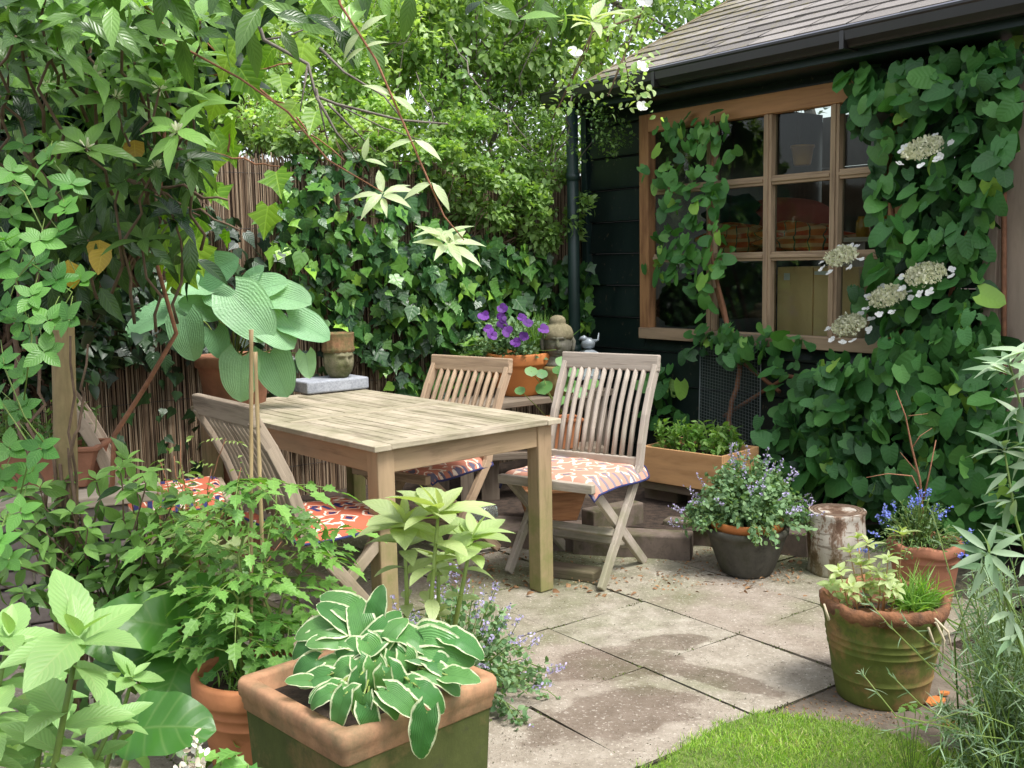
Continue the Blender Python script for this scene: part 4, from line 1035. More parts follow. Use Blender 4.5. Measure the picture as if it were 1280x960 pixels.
# stones and timbers in front of the bed
M_stone1 = m_mossy('reclaimed_stone', (.20, .155, .125), (.12, .12, .05), .45)
def timber(x0, y0, x1, y1, z, w, h, label, name='stone_kerb', mat=None, cat='stone block', grp='old kerb stones along the bed'):
    """lies with its top face at z+h; pixels mark the near top edge ends"""
    a = az(x0, y0, z+h); b = az(x1, y1, z+h); d = unit(b-a); nrm = np.array([-d[1], d[0], 0]); nrm = nrm if nrm[1] > 0 else -nrm
    c = (a+b)/2+nrm*w/2
    m = MB(); m.bar(a+nrm*w/2-[0, 0, h/2], b+nrm*w/2-[0, 0, h/2], w, h); o = m.build(name, mat or M_stone1, loc=(c[0], c[1], z), bevel=.008); tag(o, label, cat, grp); return o
timber(715, 664, 863, 672, -.01, .13, .125, 'dark kerb stone lying right of the grey chair, nearest the grey pot')
timber(520, 656, 722, 668, -.01, .28, .10, 'wide flat stone slab under the grey chair', cat='stone slab')
timber(385, 640, 532, 655, -.01, .28, .09, 'flat stone slab under the table, left of the grey chair', cat='stone slab')
timber(665, 706, 742, 716, -.005, .10, .05, 'small thick timber offcut on the paving between the legs of the grey chair', 'timber_offcut', M_old_timber, 'timber')
timber(742, 640, 805, 628, .0, .10, .19, 'old kerb stone set back below the left end of the crate')
timber(828, 650, 1010, 668, -.01, .10, .12, 'long kerb stone half hidden behind the grey pot and the stump')
# raised bed soil behind the stones
rb = MB(); b = len(rb.v)
qs = [az(395, 628, .08), az(700, 648, .10), az(860, 655, .12), az(1010, 650, .12), wp(-.3, .1, .02), wp(SE, .1, .02), fp(2.8, .08, .05), fp(.4, .08, .05)]
for q in qs: rb.v.append((q[0], q[1], .085))
rb.face(range(len(qs)), [(0, 0)]*len(qs)); rbo = rb.build('raised_soil', M_soil); tag(rbo, kind='structure')
if rbo.data.polygons[0].normal.z < 0: rbo.data.flip_normals()
# orange wooden tub under the grey chair
tq = az(690, 655, .09); T_tub = MB(); trough(T_tub, (tq[0], tq[1]+.12, .09), .34, .2, .17, .1, taper=.72)
to_ = T_tub.build('wooden_tub', m_wood('tub_wood', (.36, .18, .08), (.2, .09, .04), .8), loc=(tq[0], tq[1]+.12, .09), bevel=.004); tag(to_, 'tapered brown wooden tub standing under the seat of the grey chair', 'tub')
# glass jar lying under the table
M_jar, nt, N, L = nm('jar_glass'); p, o = pb(nt, .05, .6); p.inputs['Transmission Weight'].default_value = .9; p.inputs['Base Color'].default_value = (.75, .85, .82, 1); p.inputs['IOR'].default_value = 1.3
jq = az(604, 652, .09); m = MB(); m.tube([jq+[-.07, .0, .045], jq+[-.065, 0, .045], jq+[.05, .02, .045], jq+[.055, .02, .045], jq+[.07, .023, .045]], [.03, .042, .042, .032, .03], 20)
jo = m.build('glass_jar', M_jar, loc=(jq[0], jq[1], .09)); tag(jo, 'clear glass jar lying on its side on the stone under the table', 'jar')

# grey pot with inner terracotta pot
gq = az(936, 726); gq[2] = .0; gq = gq+np.array([.02, .13, 0]); gq[2] = .004
T_grey = thing('catmint_pot', gq, 'round dark grey pot overflowing with lilac flowered catmint', 'potted plant')
M_greypot = m_mossy('dark_grey_pot', (.085, .08, .065), (.06, .065, .035), .2, dark=(.02, .018, .015))
pot(T_grey, gq, .182, .115, .205, M_greypot, rim=.03, lip=.008, soil=False)
m = MB(); m.lathe([(.11, .06), (.118, .07), (.148, .20), (.158, .203), (.161, .235), (.155, .24), (.145, .238), (.14, .215), (.001, .21)], 40, gq); m.build('inner_pot', M_terra_hot, T_grey, world=True)
# birch stump
M_birch, nt, N, L = nm('birch_bark'); p, o = pb(nt, .85, .2); v = coord(nt)
a = noise(nt, mapping(nt, v, (1, 1, .55)), 9, 6, .7); b = noise(nt, mapping(nt, v, (1, 1, 5)), 14, 4)
c = ramp(nt, a, [(.40, (.12, .07, .045)), (.47, (.30, .21, .15)), (.5, (.52, .47, .40)), (.7, (.62, .58, .50))]); c = mix(nt, ramp(nt, b, [(.58, 0), (.64, .7)]), c, (.13, .09, .06))
z = sep(nt, v)[2]; c = mix(nt, ramp(nt, z, [(.0, .75), (.17, 0)]), c, (.13, .12, .05)); L.new(c, p.inputs['Base Color']); bump(nt, p, a, .6, .01)
sq = az(1046, 723); sq = sq+np.array([.03, .11, 0]); sq[2] = .0
T_st = thing('birch_stump', sq, 'sawn birch log section with peeling bark standing right of the grey pot', 'tree stump')
def swob(a, r, z, i): return r*(1+.03*math.sin(3*a+1)+.02*math.sin(7*a+z*9)+.01*math.sin(13*a)), z
m = MB(); m.lathe([(.125, 0)]+[(.122-.004*math.sin(k), .03*k+.01) for k in range(9)]+[(.124, .272), (.120, .278)], 60, sq, wob=swob); m.build('bark', M_birch, T_st, world=True)
M_cut, nt, N, L = nm('sawn_end'); p, o = pb(nt, .9, .2); v = coord(nt); wv = N.new('ShaderNodeTexWave'); wv.wave_type = 'RINGS'; wv.rings_direction = 'Z'; wv.inputs['Scale'].default_value = 22; wv.inputs['Distortion'].default_value = 2; L.new(v, wv.inputs[0]); L.new(mix(nt, wv.outputs['Fac'], (.10, .065, .045), (.24, .17, .12)), p.inputs['Base Color'])
m = MB(); m.lathe([(.116, .276), (.112, .281), (.06, .276), (.02, .268), (.001, .267)], 60, sq, wob=swob); m.build('sawn_face', M_cut, T_st, world=True)
# lobelia pot
lq = ay(1157, 675, 4.02); zl_ = lq[2]; lq[2] = .0
T_lob = thing('lobelia_pot', lq, 'brown terracotta pot with wavy rim, blue lobelia and a bare twig', 'potted plant')
pot(T_lob, lq, .145, .10, zl_, m_plain('brown_terracotta', (.36, .15, .08), .8, .4, 8, .3, c2=(.22, .09, .05)), rim=.045, rings=1, sl_=.02, wob=lambda a, r, z, i: (r*(1+.015*math.sin(5*a)), z+(.006*math.sin(6*a+1) if z > zl_-.06 else 0)))
# tall broken edge pot behind the mossy one
# mossy pot
mq = az(1098, 893, -.012); mq = mq+np.array([.062, .15, 0]); mq[2] = -.012
T_mos = thing('mossy_pot', mq, 'green mossy terracotta pot with a chipped rim and pale seedlings by the lawn', 'potted plant')
def chip(a, r, z, i):
    z = z*.92
    if z > .29: z = z-.012*max(0, math.sin(3*a+.6))**2-.008*abs(math.sin(7*a))*max(0, math.sin(2*a+1)); r = r*(1+.008*math.sin(9*a))
    return r*(1+.008*math.sin(2*a+1)), z
prof = [(.135, 0), (.14, .008)]
for k in range(1, 12):
    u = k/12; r = .14+(.185-.14)*u**.9; z = .008+.30*u; prof.append((r, z))
    if k in (3, 7, 8, 9): prof += [(r+.003, z+.004), (r+.0035, z+.007), (r+.0005, z+.011)]
prof += [(.188, .306), (.192, .316), (.193, .345), (.186, .35), (.172, .345), (.166, .30), (.001, .29)]
m = MB(); m.lathe(prof, 80, mq, wob=chip); m.build('pot', M_moss_pot, T_mos, world=True)
m = MB(); b = 0; n = 30; m.v.append((mq[0], mq[1], mq[2]+.295))
for r_ in (.4, .8, 1):
    for k in range(n): a = 2*math.pi*k/n; m.v.append((mq[0]+.172*r_*math.cos(a), mq[1]+.172*r_*math.sin(a), mq[2]+.284+random.uniform(-.006, .012)-(.012 if r_ == 1 else 0)))
for k in range(n):
    j = (k+1) % n; m.face((0, 1+k, 1+j), [(0, 0)]*3, True)
    for q in range(2): m.face((1+q*n+k, 1+(q+1)*n+k, 1+(q+1)*n+j, 1+q*n+j), [(0, 0)]*4, True)
m.build('soil', M_soil, T_mos, world=True)
# inner broken collar of old bark-brown clay on the rim
m = MB(); m.lathe([(.182, .285), (.190, .29), (.197, .30), (.197, .323), (.186, .332), (.172, .326), (.168, .29)], 90, mq, wob=lambda a, r, z, i: (r*(1+.012*math.sin(17*a)+.008*math.sin(31*a)), z+(.005*math.sin(4*a+2)+.004*math.sin(9*a)+.003*math.sin(21*a))*(1 if 0 < i < 5 else .3)-(.02*max(0, math.sin(a*3+1))**4 if i == 2 else 0))); m.build('crumbling_rim', m_plain('flaking_clay', (.30, .13, .06), .95, .6, 18, .8, c2=(.09, .045, .025)), T_mos, world=True)

# foreground square planter
zP = .43
cornersP = [az(430, 926, zP), az(615, 853, zP), None, az(308, 838, zP)]
cP = (cornersP[1]+cornersP[3])/2; e_a = unit(cornersP[1]-cornersP[0]); aP = math.atan2(e_a[1], e_a[0]); Ls_ = .45
cP = cP*[1, 1, 0]
T_pl = thing('square_planter', cP, 'big square terracotta planter green with lichen, holding white edged hosta, in the foreground', 'planter')
def sqr(m, prof, c, ang, n_c=6):
    """square lathe with rounded corners: prof (half side, z, corner radius)"""
    b = len(m.v); rings = []
    for (hs, z, cr_) in prof:
        r_ = []
        for k, (sx_, sy_) in enumerate(((1, 1), (-1, 1), (-1, -1), (1, -1))):
            for q in range(n_c+1):
                a = math.pi/2*(k+q/n_c); x = sx_*(hs-cr_)+cr_*math.cos(a); y = sy_*(hs-cr_)+cr_*math.sin(a)
                r_.append((c[0]+x*math.cos(ang)-y*math.sin(ang), c[1]+x*math.sin(ang)+y*math.cos(ang), c[2]+z))
        rings.append(r_); m.v += r_
    n = len(rings[0])
    for i in range(len(rings)-1):
        for k in range(n): j = (k+1) % n; m.face((b+i*n+k, b+i*n+j, b+(i+1)*n+j, b+(i+1)*n+k), ((k/n, 0), ((k+1)/n, 0), ((k+1)/n, .1), (k/n, .1)), True)
    m.face([b+k for k in range(n)][::-1], [(0, 0)]*n); m.face([b+(len(rings)-1)*n+k for k in range(n)], [(0, 0)]*n)
hs = Ls_/2
m = MB(); sqr(m, [(hs*.86, 0, .012), (hs*.865, .006, .014), (hs*.93, zP-.075, .014), (hs*.932, zP-.073, .014), (hs*.932, zP-.071, .014)], cP, aP); m.build('box', M_planter, T_pl, world=True)
m = MB(); sqr(m, [(hs*.935, zP-.078, .014), (hs*.95, zP-.074, .014), (hs*.95, zP-.062, .014), (hs*.965, zP-.056, .016), (hs*.965, zP-.046, .016), (hs*.99, zP-.038, .02), (hs*1.0, zP-.022, .024), (hs*.995, zP-.008, .024), (hs*.97, zP, .02), (hs*.86, zP, .014), (hs*.84, zP-.008, .014), (hs*.83, zP-.07, .014)], cP, aP); m.build('rim', M_rim, T_pl, world=True)
m = MB(); m.box(cP+[0, 0, zP-.06], (hs*1.68, hs*1.68, .03), rz=aP); m.build('soil', M_soil, T_pl, world=True)
# round decorative boss on the left face
bc = cP+unit(np.array([math.cos(aP+math.pi), math.sin(aP+math.pi), 0]))*hs*.90+np.array([0, 0, .22])
dn = np.array([math.cos(aP+math.pi), math.sin(aP+math.pi), 0]); m = MB(); m.tube([bc-dn*.01, bc+dn*.008, bc+dn*.014, bc+dn*.02, bc+dn*.021], [.042, .042, .034, .02, .003], 20); m.build('boss', M_planter, T_pl, world=True)
# round terracotta pot with tomatoes
rq = ay(322, 835, 2.72); zR = rq[2]; rq[2] = .0
T_tom = thing('tomato_pot', rq, 'round terracotta pot with tomato plants tied to two bamboo canes, left of the square planter', 'potted plant')
pot(T_tom, rq, .175, .12, zR, M_terra, rim=.06, lip=.016, rings=2, sl_=.035)
# dark pot behind it
kq = ay(232, 815, 3.05); zk = kq[2]; kq[2] = 0
T_dk = thing('dark_brown_pot', kq, 'shaded brown pot of broad rhubarb like leaves behind the tomato pot', 'potted plant')
pot(T_dk, kq, .15, .11, zk, M_terra_old, rim=.045)
# slate pieces of broken terracotta by the mossy pot
for k, (x_, y_, lb_) in enumerate(((1168, 877, 'orange terracotta shard right of the mossy pot'), (1185, 905, 'small orange terracotta shard nearest the lawn edge'), (1180, 868, 'tiny terracotta chip behind the larger shard'))):
    q = az(x_, y_, -.005); m = MB(); n = 6; rr = (.032, .02, .014)[k]
    poly_ = [(rr*random.uniform(.7, 1.2)*math.cos(a)*1.3, rr*random.uniform(.6, 1)*math.sin(a)) for a in np.linspace(0, 6.28, n, endpoint=False)]
    m.prism(poly_, q, (1, 0, .08), (0, 1, .05), .008); o = m.build('terracotta_shard', M_terra_hot, loc=q); tag(o, lb_, 'pot shard')
# dry-stone bricks at the left
M_brk = m_plain('grey_brown_brick', (.24, .20, .18), .95, .4, 10, .7, c2=(.12, .10, .09), bscale=50)
wl0 = ay(-60, 700, 3.55); wl1 = ay(118, 690, 3.75); T_wl = thing('dry_stone_wall', ((wl0+wl1)/2)*[1, 1, 0], 'low wall of stacked grey brown bricks at the left behind the wooden pole', 'wall')
m = MB(); d_ = unit((wl1-wl0)*[1, 1, 0]); Lw = np.linalg.norm((wl1-wl0)*[1, 1, 0])+.02
for r_ in range(8):
    s = -.3-(.11 if r_ % 2 else 0)
    while s < Lw:
        l_ = random.uniform(.17, .23); c_ = (wl0*[1, 1, 0])+d_*(s+l_/2)+[0, 0, .035+r_*.068]; j_ = random.uniform(-.008, .008)
        m.bar(c_-d_*(l_/2-.005)+[0, j_, 0], c_+d_*(l_/2-.005)+[0, j_+random.uniform(-.006, .006), random.uniform(-.004, .004)], .11, .058); s += l_
m.build('brick_courses', M_brk, T_wl, world=True, bevel=.007)
m = MB(); s = -.3
while s < Lw: l_ = random.uniform(.3, .4); m.bar((wl0*[1, 1, 0])+d_*s+[0, 0, .035+8*.068-.015], (wl0*[1, 1, 0])+d_*(s+l_-.008)+[0, 0, .035+8*.068-.015], .17, .04); s += l_
m.build('coping', m_wood('pale_coping', (.36, .30, .23), (.2, .16, .12), .9), T_wl, world=True, bevel=.006)
# terracotta trough on the wall behind, at the far left
tq = ay(60, 600, 4.0); T_tr = thing('terracotta_trough', (tq[0], tq[1], tq[2]-.02), 'long terracotta trough with small leaved plants at the far left edge', 'planter')
m = MB(); trough(m, (tq[0]-.1, tq[1], tq[2]-.02), .62, .2, .16, .1); m.build('trough', M_terra_old, T_tr, world=True, bevel=.005)
m = MB(); m.bar((tq[0]-.5, tq[1]-.05, tq[2]-.045), (tq[0]+.3, tq[1]+.03, tq[2]-.045), .2, .04); m.bar((tq[0]-.35, tq[1], -.02), (tq[0]-.35, tq[1], tq[2]-.067), .1, .1); m.bar((tq[0]+.18, tq[1], -.02), (tq[0]+.18, tq[1], tq[2]-.067), .1, .1); o = m.build('plank_stand', M_shelfold, loc=(tq[0], tq[1], -.02)); tag(o, 'rough plank stand carrying the long terracotta trough at far left', 'stand')
# the round wooden pole
pa = ay(84, 730, 3.1); pb_ = ay(78, 392, 3.1); M_pole = m_wood('peeled_pole', (.36, .26, .13), (.19, .12, .06), .7, green=(.13, .13, .05), gamt=.5, grain=20, bmp=.3)
T_po = thing('wooden_pole', (pa[0], pa[1], -.03), 'round peeled wooden pole wrapped with climber stems at the left', 'post')
m = MB(); m.tube([(pa[0]+.004, pa[1], -.03), pa, (pa+pb_)/2+[.003, 0, 0], pb_, pb_+(pb_-pa)*.01], [.036, .036, .034, .033, .031], 18); m.build('pole', M_pole, T_po, world=True)
q_ = ay(82, 632, 3.1); m = MB(); m.tube([q_+[.04*math.cos(a), .04*math.sin(a), .004*math.sin(3*a)] for a in np.linspace(0, 6.3, 20)], .002, 5); m.build('tie_wire', M_pipe, T_po, world=True)
# ------------------------------------------------------------------ leaf materials
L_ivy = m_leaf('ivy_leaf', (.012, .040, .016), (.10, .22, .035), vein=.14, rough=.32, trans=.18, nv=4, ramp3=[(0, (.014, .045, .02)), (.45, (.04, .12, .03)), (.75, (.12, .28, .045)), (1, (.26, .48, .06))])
L_ivyD = m_leaf('shaded_ivy_leaf', (.008, .022, .012), (.03, .075, .02), vein=.2, rough=.35, trans=.12)  # darker copy of the ivy, deep shade put into its colour
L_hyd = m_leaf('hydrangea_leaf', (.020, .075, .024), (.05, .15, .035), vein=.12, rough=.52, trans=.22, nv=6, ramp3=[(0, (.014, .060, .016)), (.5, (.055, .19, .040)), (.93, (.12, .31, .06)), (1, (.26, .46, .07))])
L_bright = m_leaf('bright_shrub_leaf', (.24, .40, .12), (.50, .62, .28), vein=0, rough=.4, trans=.42)
L_mid = m_leaf('mid_green_leaf', (.075, .17, .045), (.19, .32, .08), vein=0, rough=.42, trans=.35)
L_dark = m_leaf('shadow_leaf', (.008, .026, .010), (.03, .075, .022), vein=0, rough=.4, trans=.15)  # shade inside the climber painted as near-black leaf colour
L_light = m_leaf('light_shrub_leaf', (.13, .25, .07), (.30, .44, .14), vein=0, rough=.42, trans=.4)
L_deep = m_leaf('deep_green_leaf', (.025, .07, .022), (.08, .17, .04), vein=0, rough=.4, trans=.25)
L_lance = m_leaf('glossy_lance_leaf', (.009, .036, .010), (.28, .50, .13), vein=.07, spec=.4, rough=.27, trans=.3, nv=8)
L_akeb = m_leaf('five_part_leaf', (.05, .17, .03), (.12, .30, .05), vein=.15, rough=.45, trans=.3)
L_vine = m_leaf('backlit_vine_leaf', (.12, .28, .03), (.28, .46, .05), vein=.3, rough=.4, trans=.5, nv=5)
L_big = m_leaf('toothed_leaf', (.14, .32, .08), (.32, .50, .18), vein=.3, rough=.42, trans=.3, nv=11, vcol=(.42, .46, .22))
L_rhu = m_leaf('broad_garden_leaf', (.045, .16, .02), (.10, .27, .04), vein=.16, rough=.36, trans=.3, nv=5, vcol=(.36, .45, .18))
L_tom = m_leaf('tomato_leaf', (.06, .19, .035), (.20, .38, .075), vein=.15, rough=.5, trans=.3, nv=5)
L_pale = m_leaf('pale_young_leaf', (.26, .38, .13), (.46, .52, .26), vein=.25, rough=.4, trans=.35, nv=9, vcol=(.2, .32, .08))
L_hosta = m_leaf('blue_hosta_leaf', (.16, .36, .17), (.30, .52, .27), vein=.22, rough=.42, trans=.22, nv=9, par=True, blister=2.2, vcol=(.09, .19, .11))
L_hostv = m_leaf('variegated_hosta_leaf', (.06, .20, .05), (.14, .32, .09), vein=.3, rough=.4, trans=.25, nv=8, par=True, edge=(.66, .70, .46), vcol=(.05, .13, .04))
L_cat = m_leaf('catmint_leaf', (.09, .19, .08), (.20, .32, .14), vein=.15, rough=.6, trans=.25)
L_lav = m_leaf('silver_leaf', (.14, .25, .12), (.36, .47, .30), vein=0, rough=.5, trans=.2)
L_seed = m_leaf('seedling_leaf', (.10, .24, .04), (.24, .40, .08), vein=.1, rough=.45, trans=.35)
L_nas = m_leaf('nasturtium_leaf', (.10, .28, .07), (.18, .38, .10), vein=0, rough=.45, trans=.3)
L_lil = m_leaf('lilac_petal', (.42, .36, .62), (.62, .56, .78), vein=0, rough=.6, trans=.3, tc=(1, 1, 1))
L_blue = m_leaf('blue_petal', (.16, .22, .72), (.30, .36, .85), vein=0, rough=.6, trans=.2, tc=(1, 1, 1))
L_pur = m_leaf('purple_petal', (.10, .02, .20), (.22, .05, .40), vein=.2, rough=.6, trans=.3, tc=(1, 1, 1), vcol=(.05, .01, .1))
L_whi = m_leaf('white_petal', (.80, .80, .74), (.88, .88, .84), vein=0, rough=.6, trans=.3, tc=(1, 1, 1))
L_cre = m_leaf('cream_floret', (.68, .70, .44), (.92, .90, .70), vein=0, rough=.7, trans=.2, tc=(1, 1, 1))

UPV = np.array([0, 0, 1.0])
def clumps(c, rad, n, k, spread, rnd_, shell=.55):
    """n points in k clumps inside an ellipsoid; returns positions and outward vectors"""
    d = unit(rg.normal(0, 1, (k, 3))); r = shell+(1-shell)*rg.random((k, 1))
    cc = d*r
    w = rg.integers(0, k, n); off = unit(rg.normal(0, 1, (n, 3)))*spread*rg.random((n, 1))**.4
    P = cc[w]+off
    return np.array(c)+P*np.array(rad), unit(off*.8+cc[w]*.5+UPV*.4), rg.random(k)[w]
def crown(lv, c, rad, n, L, tpl='quick', k=60, spread=.22, W=.6, shell=.5, droop=.4, bend=.25, up_=.8):
    P, out, cr_ = clumps(c, rad, n, k, spread, None, shell)
    N_ = unit(out*.6+UPV*up_+rv(n, .45)); D = unit(out*.7+rv(n, .7)-UPV*droop)
    lv.add(tpl, P, D, N_, L*rg.uniform(.6, 1.25, n), W*rg.uniform(.85, 1.15, n), bend=bend, fold=.25, rnd=np.clip(.55*cr_+.45*rg.random(n), 0, 1))
def limb(mb, a, b, r0, r1, n=7, jit=.05, sides=6):
    a = np.array(a, float); b = np.array(b, float); L = np.linalg.norm(b-a); pts = []
    for i in range(n+1):
        t = i/n; p = a+(b-a)*t+(rv(1, jit*L)[0]*math.sin(math.pi*t)*.6 if 0 < i < n else 0); pts.append(p)
    mb.tube(pts, [r0+(r1-r0)*i/n for i in range(n+1)], sides); return pts
def tree(name, label, base, crowns, mat, L, tpl='quick', group=None, cat='tree', tw=18, tr=.06, bark=M_bark_grey, W=.6, droop=.4, twig_r=.006):
    base = np.array(base, float); base[2] = -.04
    t = thing(name, base, label, cat, group=group)
    mb = MB(); c0 = np.mean([c[0] for c in crowns], axis=0)
    fork = base+(c0-base)*.5+np.array([0, 0, .1]); limb(mb, base, fork, tr, tr*.7, sides=9)
    for c, rad, n in crowns:
        pp = limb(mb, fork, c, tr*.6, tr*.25)
        for _ in range(max(3, tw//len(crowns))):
            e = c+unit(rv(1))[0]*np.array(rad)*rg.uniform(.6, 1.0); s_ = pp[rg.integers(3, len(pp))]; limb(mb, s_, e, tr*.15+twig_r*.5, twig_r*.35, 5, .08, 5)
    mb.build('trunk', bark, t, world=True)
    lv = LV()
    for c, rad, n in crowns: crown(lv, c, rad, n, L, tpl, k=max(14, n//45), W=W, droop=droop)
    lv.build('crown', mat, t)
    return t
# ---- trees and shrubs beyond the fence
V3 = lambda x, y, Y: ay(x, y, Y)
G_ = 'trees beyond the reed fence'
tree('dense_tree', 'tall dark broadleaf tree filling the far left beyond the fence', V3(100, 600, 9.5), [(V3(60, 120, 9.5), (2.0, 1.2, 1.6), 3600), (V3(250, -60, 9.8), (1.8, 1.2, 1.5), 3000)], L_deep, .11, group=G_, tr=.12)
tree('dense_tree', 'mid green tree behind the yellow green shrub at upper centre left', V3(430, 600, 10.5), [(V3(420, 60, 10.5), (2.0, 1.2, 1.8), 4200), (V3(560, -60, 10.5), (1.8, 1.2, 1.5), 3200)], L_light, .10, group=G_, tr=.12)
tree('dense_tree', 'shaded green tree behind the twiggy shrubs left of the shed roof', V3(690, 600, 10.8), [(V3(690, 180, 10.5), (1.6, 1.0, 1.9), 3600), (V3(760, 0, 11.2), (1.9, 1.2, 1.5), 3000)], L_light, .10, group=G_, tr=.12)
tree('dense_tree', 'dark tree rising behind the ridge of the shed roof', V3(1000, 600, 15), [(V3(960, 10, 15), (3.2, 1.5, 1.6), 3600), (V3(1180, -40, 15.5), (2.5, 1.5, 1.6), 2000)], L_deep, .14, group=G_, tr=.16)
tree('flowering_shrub', 'airy yellow green shrub lit from behind, above the left part of the fence', V3(390, 500, 7.1), [(V3(360, 80, 7.0), (.75, .5, .62), 5200), (V3(470, 60, 7.2), (.6, .5, .6), 4200), (V3(300, 130, 6.9), (.45, .3, .35), 1600), (V3(440, 150, 6.9), (.5, .35, .25), 1500)], L_bright, .055, group='shrubs just behind the reed fence', cat='shrub', tr=.03, tw=60)
tree('leafy_shrub', 'mid green shrub with larger drooping leaves behind the centre of the fence', V3(560, 500, 7.5), [(V3(560, 60, 7.6), (.7, .5, .6), 2600), (V3(640, 20, 7.5), (.75, .5, .5), 2300), (V3(520, 190, 7.3), (.4, .35, .35), 1000)], L_light, .075, tpl='ovate', group='shrubs just behind the reed fence', cat='shrub', tr=.03, tw=50, W=.5, droop=.9)
tree('leafy_shrub', 'small leaved dark shrub between the fence and the shed corner', V3(650, 500, 7.5), [(V3(640, 170, 7.45), (.5, .3, .55), 3000), (V3(690, 240, 7.5), (.35, .3, .5), 2400), (V3(600, 230, 7.4), (.35, .25, .3), 1400)], L_light, .045, group='shrubs just behind the reed fence', cat='shrub', tr=.03, tw=60)
tree('leafy_shrub', 'pale fine leaved shrub behind the left end of the shed roof', V3(690, 560, 7.9), [(V3(690, 40, 7.9), (.5, .35, .40), 2300), (V3(770, 20, 8.2), (.45, .35, .3), 1500), (V3(640, 110, 7.8), (.35, .25, .3), 1300)], L_light, .045, group='shrubs just behind the reed fence', cat='shrub', tr=.02, tw=40, bark=M_twig)
tree('leafy_shrub', 'loose light green shrub spilling over the top of the reed fence, centre', V3(560, 500, 7.0), [(V3(525, 205, 6.35), (.40, .14, .16), 1300), (V3(600, 240, 6.55), (.42, .16, .26), 2000), (V3(680, 260, 6.75), (.33, .16, .34), 1900), (V3(450, 180, 6.15), (.3, .12, .10), 700), (V3(560, 170, 6.8), (.4, .2, .2), 1200), (V3(370, 165, 5.95), (.22, .1, .13), 600)], L_light, .048, group='shrubs just behind the reed fence', cat='shrub', tr=.02, tw=70, bark=M_twig)
tree('leafy_shrub', 'fine leaved pale shrub showing along the fence top at the left', V3(350, 500, 6.6), [(V3(400, 165, 6.4), (.5, .2, .16), 1700), (V3(310, 150, 6.2), (.4, .2, .2), 1300), (V3(250, 120, 6.2), (.4, .2, .3), 1000)], L_bright, .042, group='shrubs just behind the reed fence', cat='shrub', tr=.02, tw=60, bark=M_twig)
# bare dark branches at the corner
T_br = thing('bare_branch_shrub', V3(700, 600, 7.2)*[1, 1, 0], 'nearly bare dark stemmed shrub rising in the corner left of the downpipe', 'shrub')
mb = MB(); root = V3(640, 480, 6.9); k1 = V3(655, 330, 6.9); k2 = V3(690, 220, 6.8)
r0 = T_br.location; limb(mb, (r0[0], r0[1], -.02), root, .02, .018); limb(mb, root, k1, .018, .014); limb(mb, k1, k2, .014, .009); limb(mb, k2, V3(715, 120, 6.6), .009, .004)
for (a, b) in (((640, 330), (560, 180)), ((655, 330), (700, 100)), ((690, 220), (640, 150)), ((680, 250), (745, 170)), ((655, 330), (600, 260)), ((700, 170), (760, 120)), ((560, 180), (520, 90)), ((690, 220), (600, 110)), ((640, 330), (740, 260)), ((600, 110), (560, 40))): limb(mb, V3(*a, 6.85), V3(*b, 6.75+random.random()*.3), .007, .0025, 6, .09, 5)
mb.build('branch', M_bark_grey, T_br, world=True)
lv = LV(); crown(lv, V3(725, 160, 6.6), (.28, .2, .25), 800, .028, 'quick', 30, .3); crown(lv, V3(620, 170, 6.8), (.4, .2, .3), 450, .03, 'quick', 30, .3)
lv.build('foliage', L_mid, T_br)
# dark hedge masses: what closes the view behind the left climbers
def hedge(name, label, cs, mat, L, n, cat='hedge', tpl='quick', core=True):
    b0 = np.array(cs[0][0])*[1, 1, 0]-[0, 0, .04]; t = thing(name, b0, label, cat); lv = LV(); mb = MB()
    for c, rad in cs:
        mb = MB(); crown(lv, c, rad, n, L, tpl, k=90, spread=.3, shell=.2)
        for _ in range(26):
            e = np.array(c)+unit(rv(1))[0]*np.array(rad)*.8; limb(mb, np.array([c[0]+rg.normal(0, .05), c[1]+.1, max(.0, c[2]-rad[2])]), e, .009, .003, 6, .1, 5)
        mb.build('stem', M_twig, t, world=True)
    lv.build('foliage', mat, t); return t
hedge('tangled_climber', 'dark tangled climber mass filling the upper left behind the glossy leaves', [(V3(60, 60, 3.7), (.62, .35, .5)), (V3(-40, 260, 3.6), (.5, .35, .5)), (V3(130, 200, 3.75), (.33, .3, .45)), (V3(190, 30, 3.7), (.35, .3, .35)), (V3(30, 400, 4.5), (.4, .25, .35)), (V3(100, 290, 4.85), (.35, .15, .35)), (V3(-80, 0, 3.4), (.5, .3, .7))], L_dark, .085, 1500, 'climber', 'ovate')

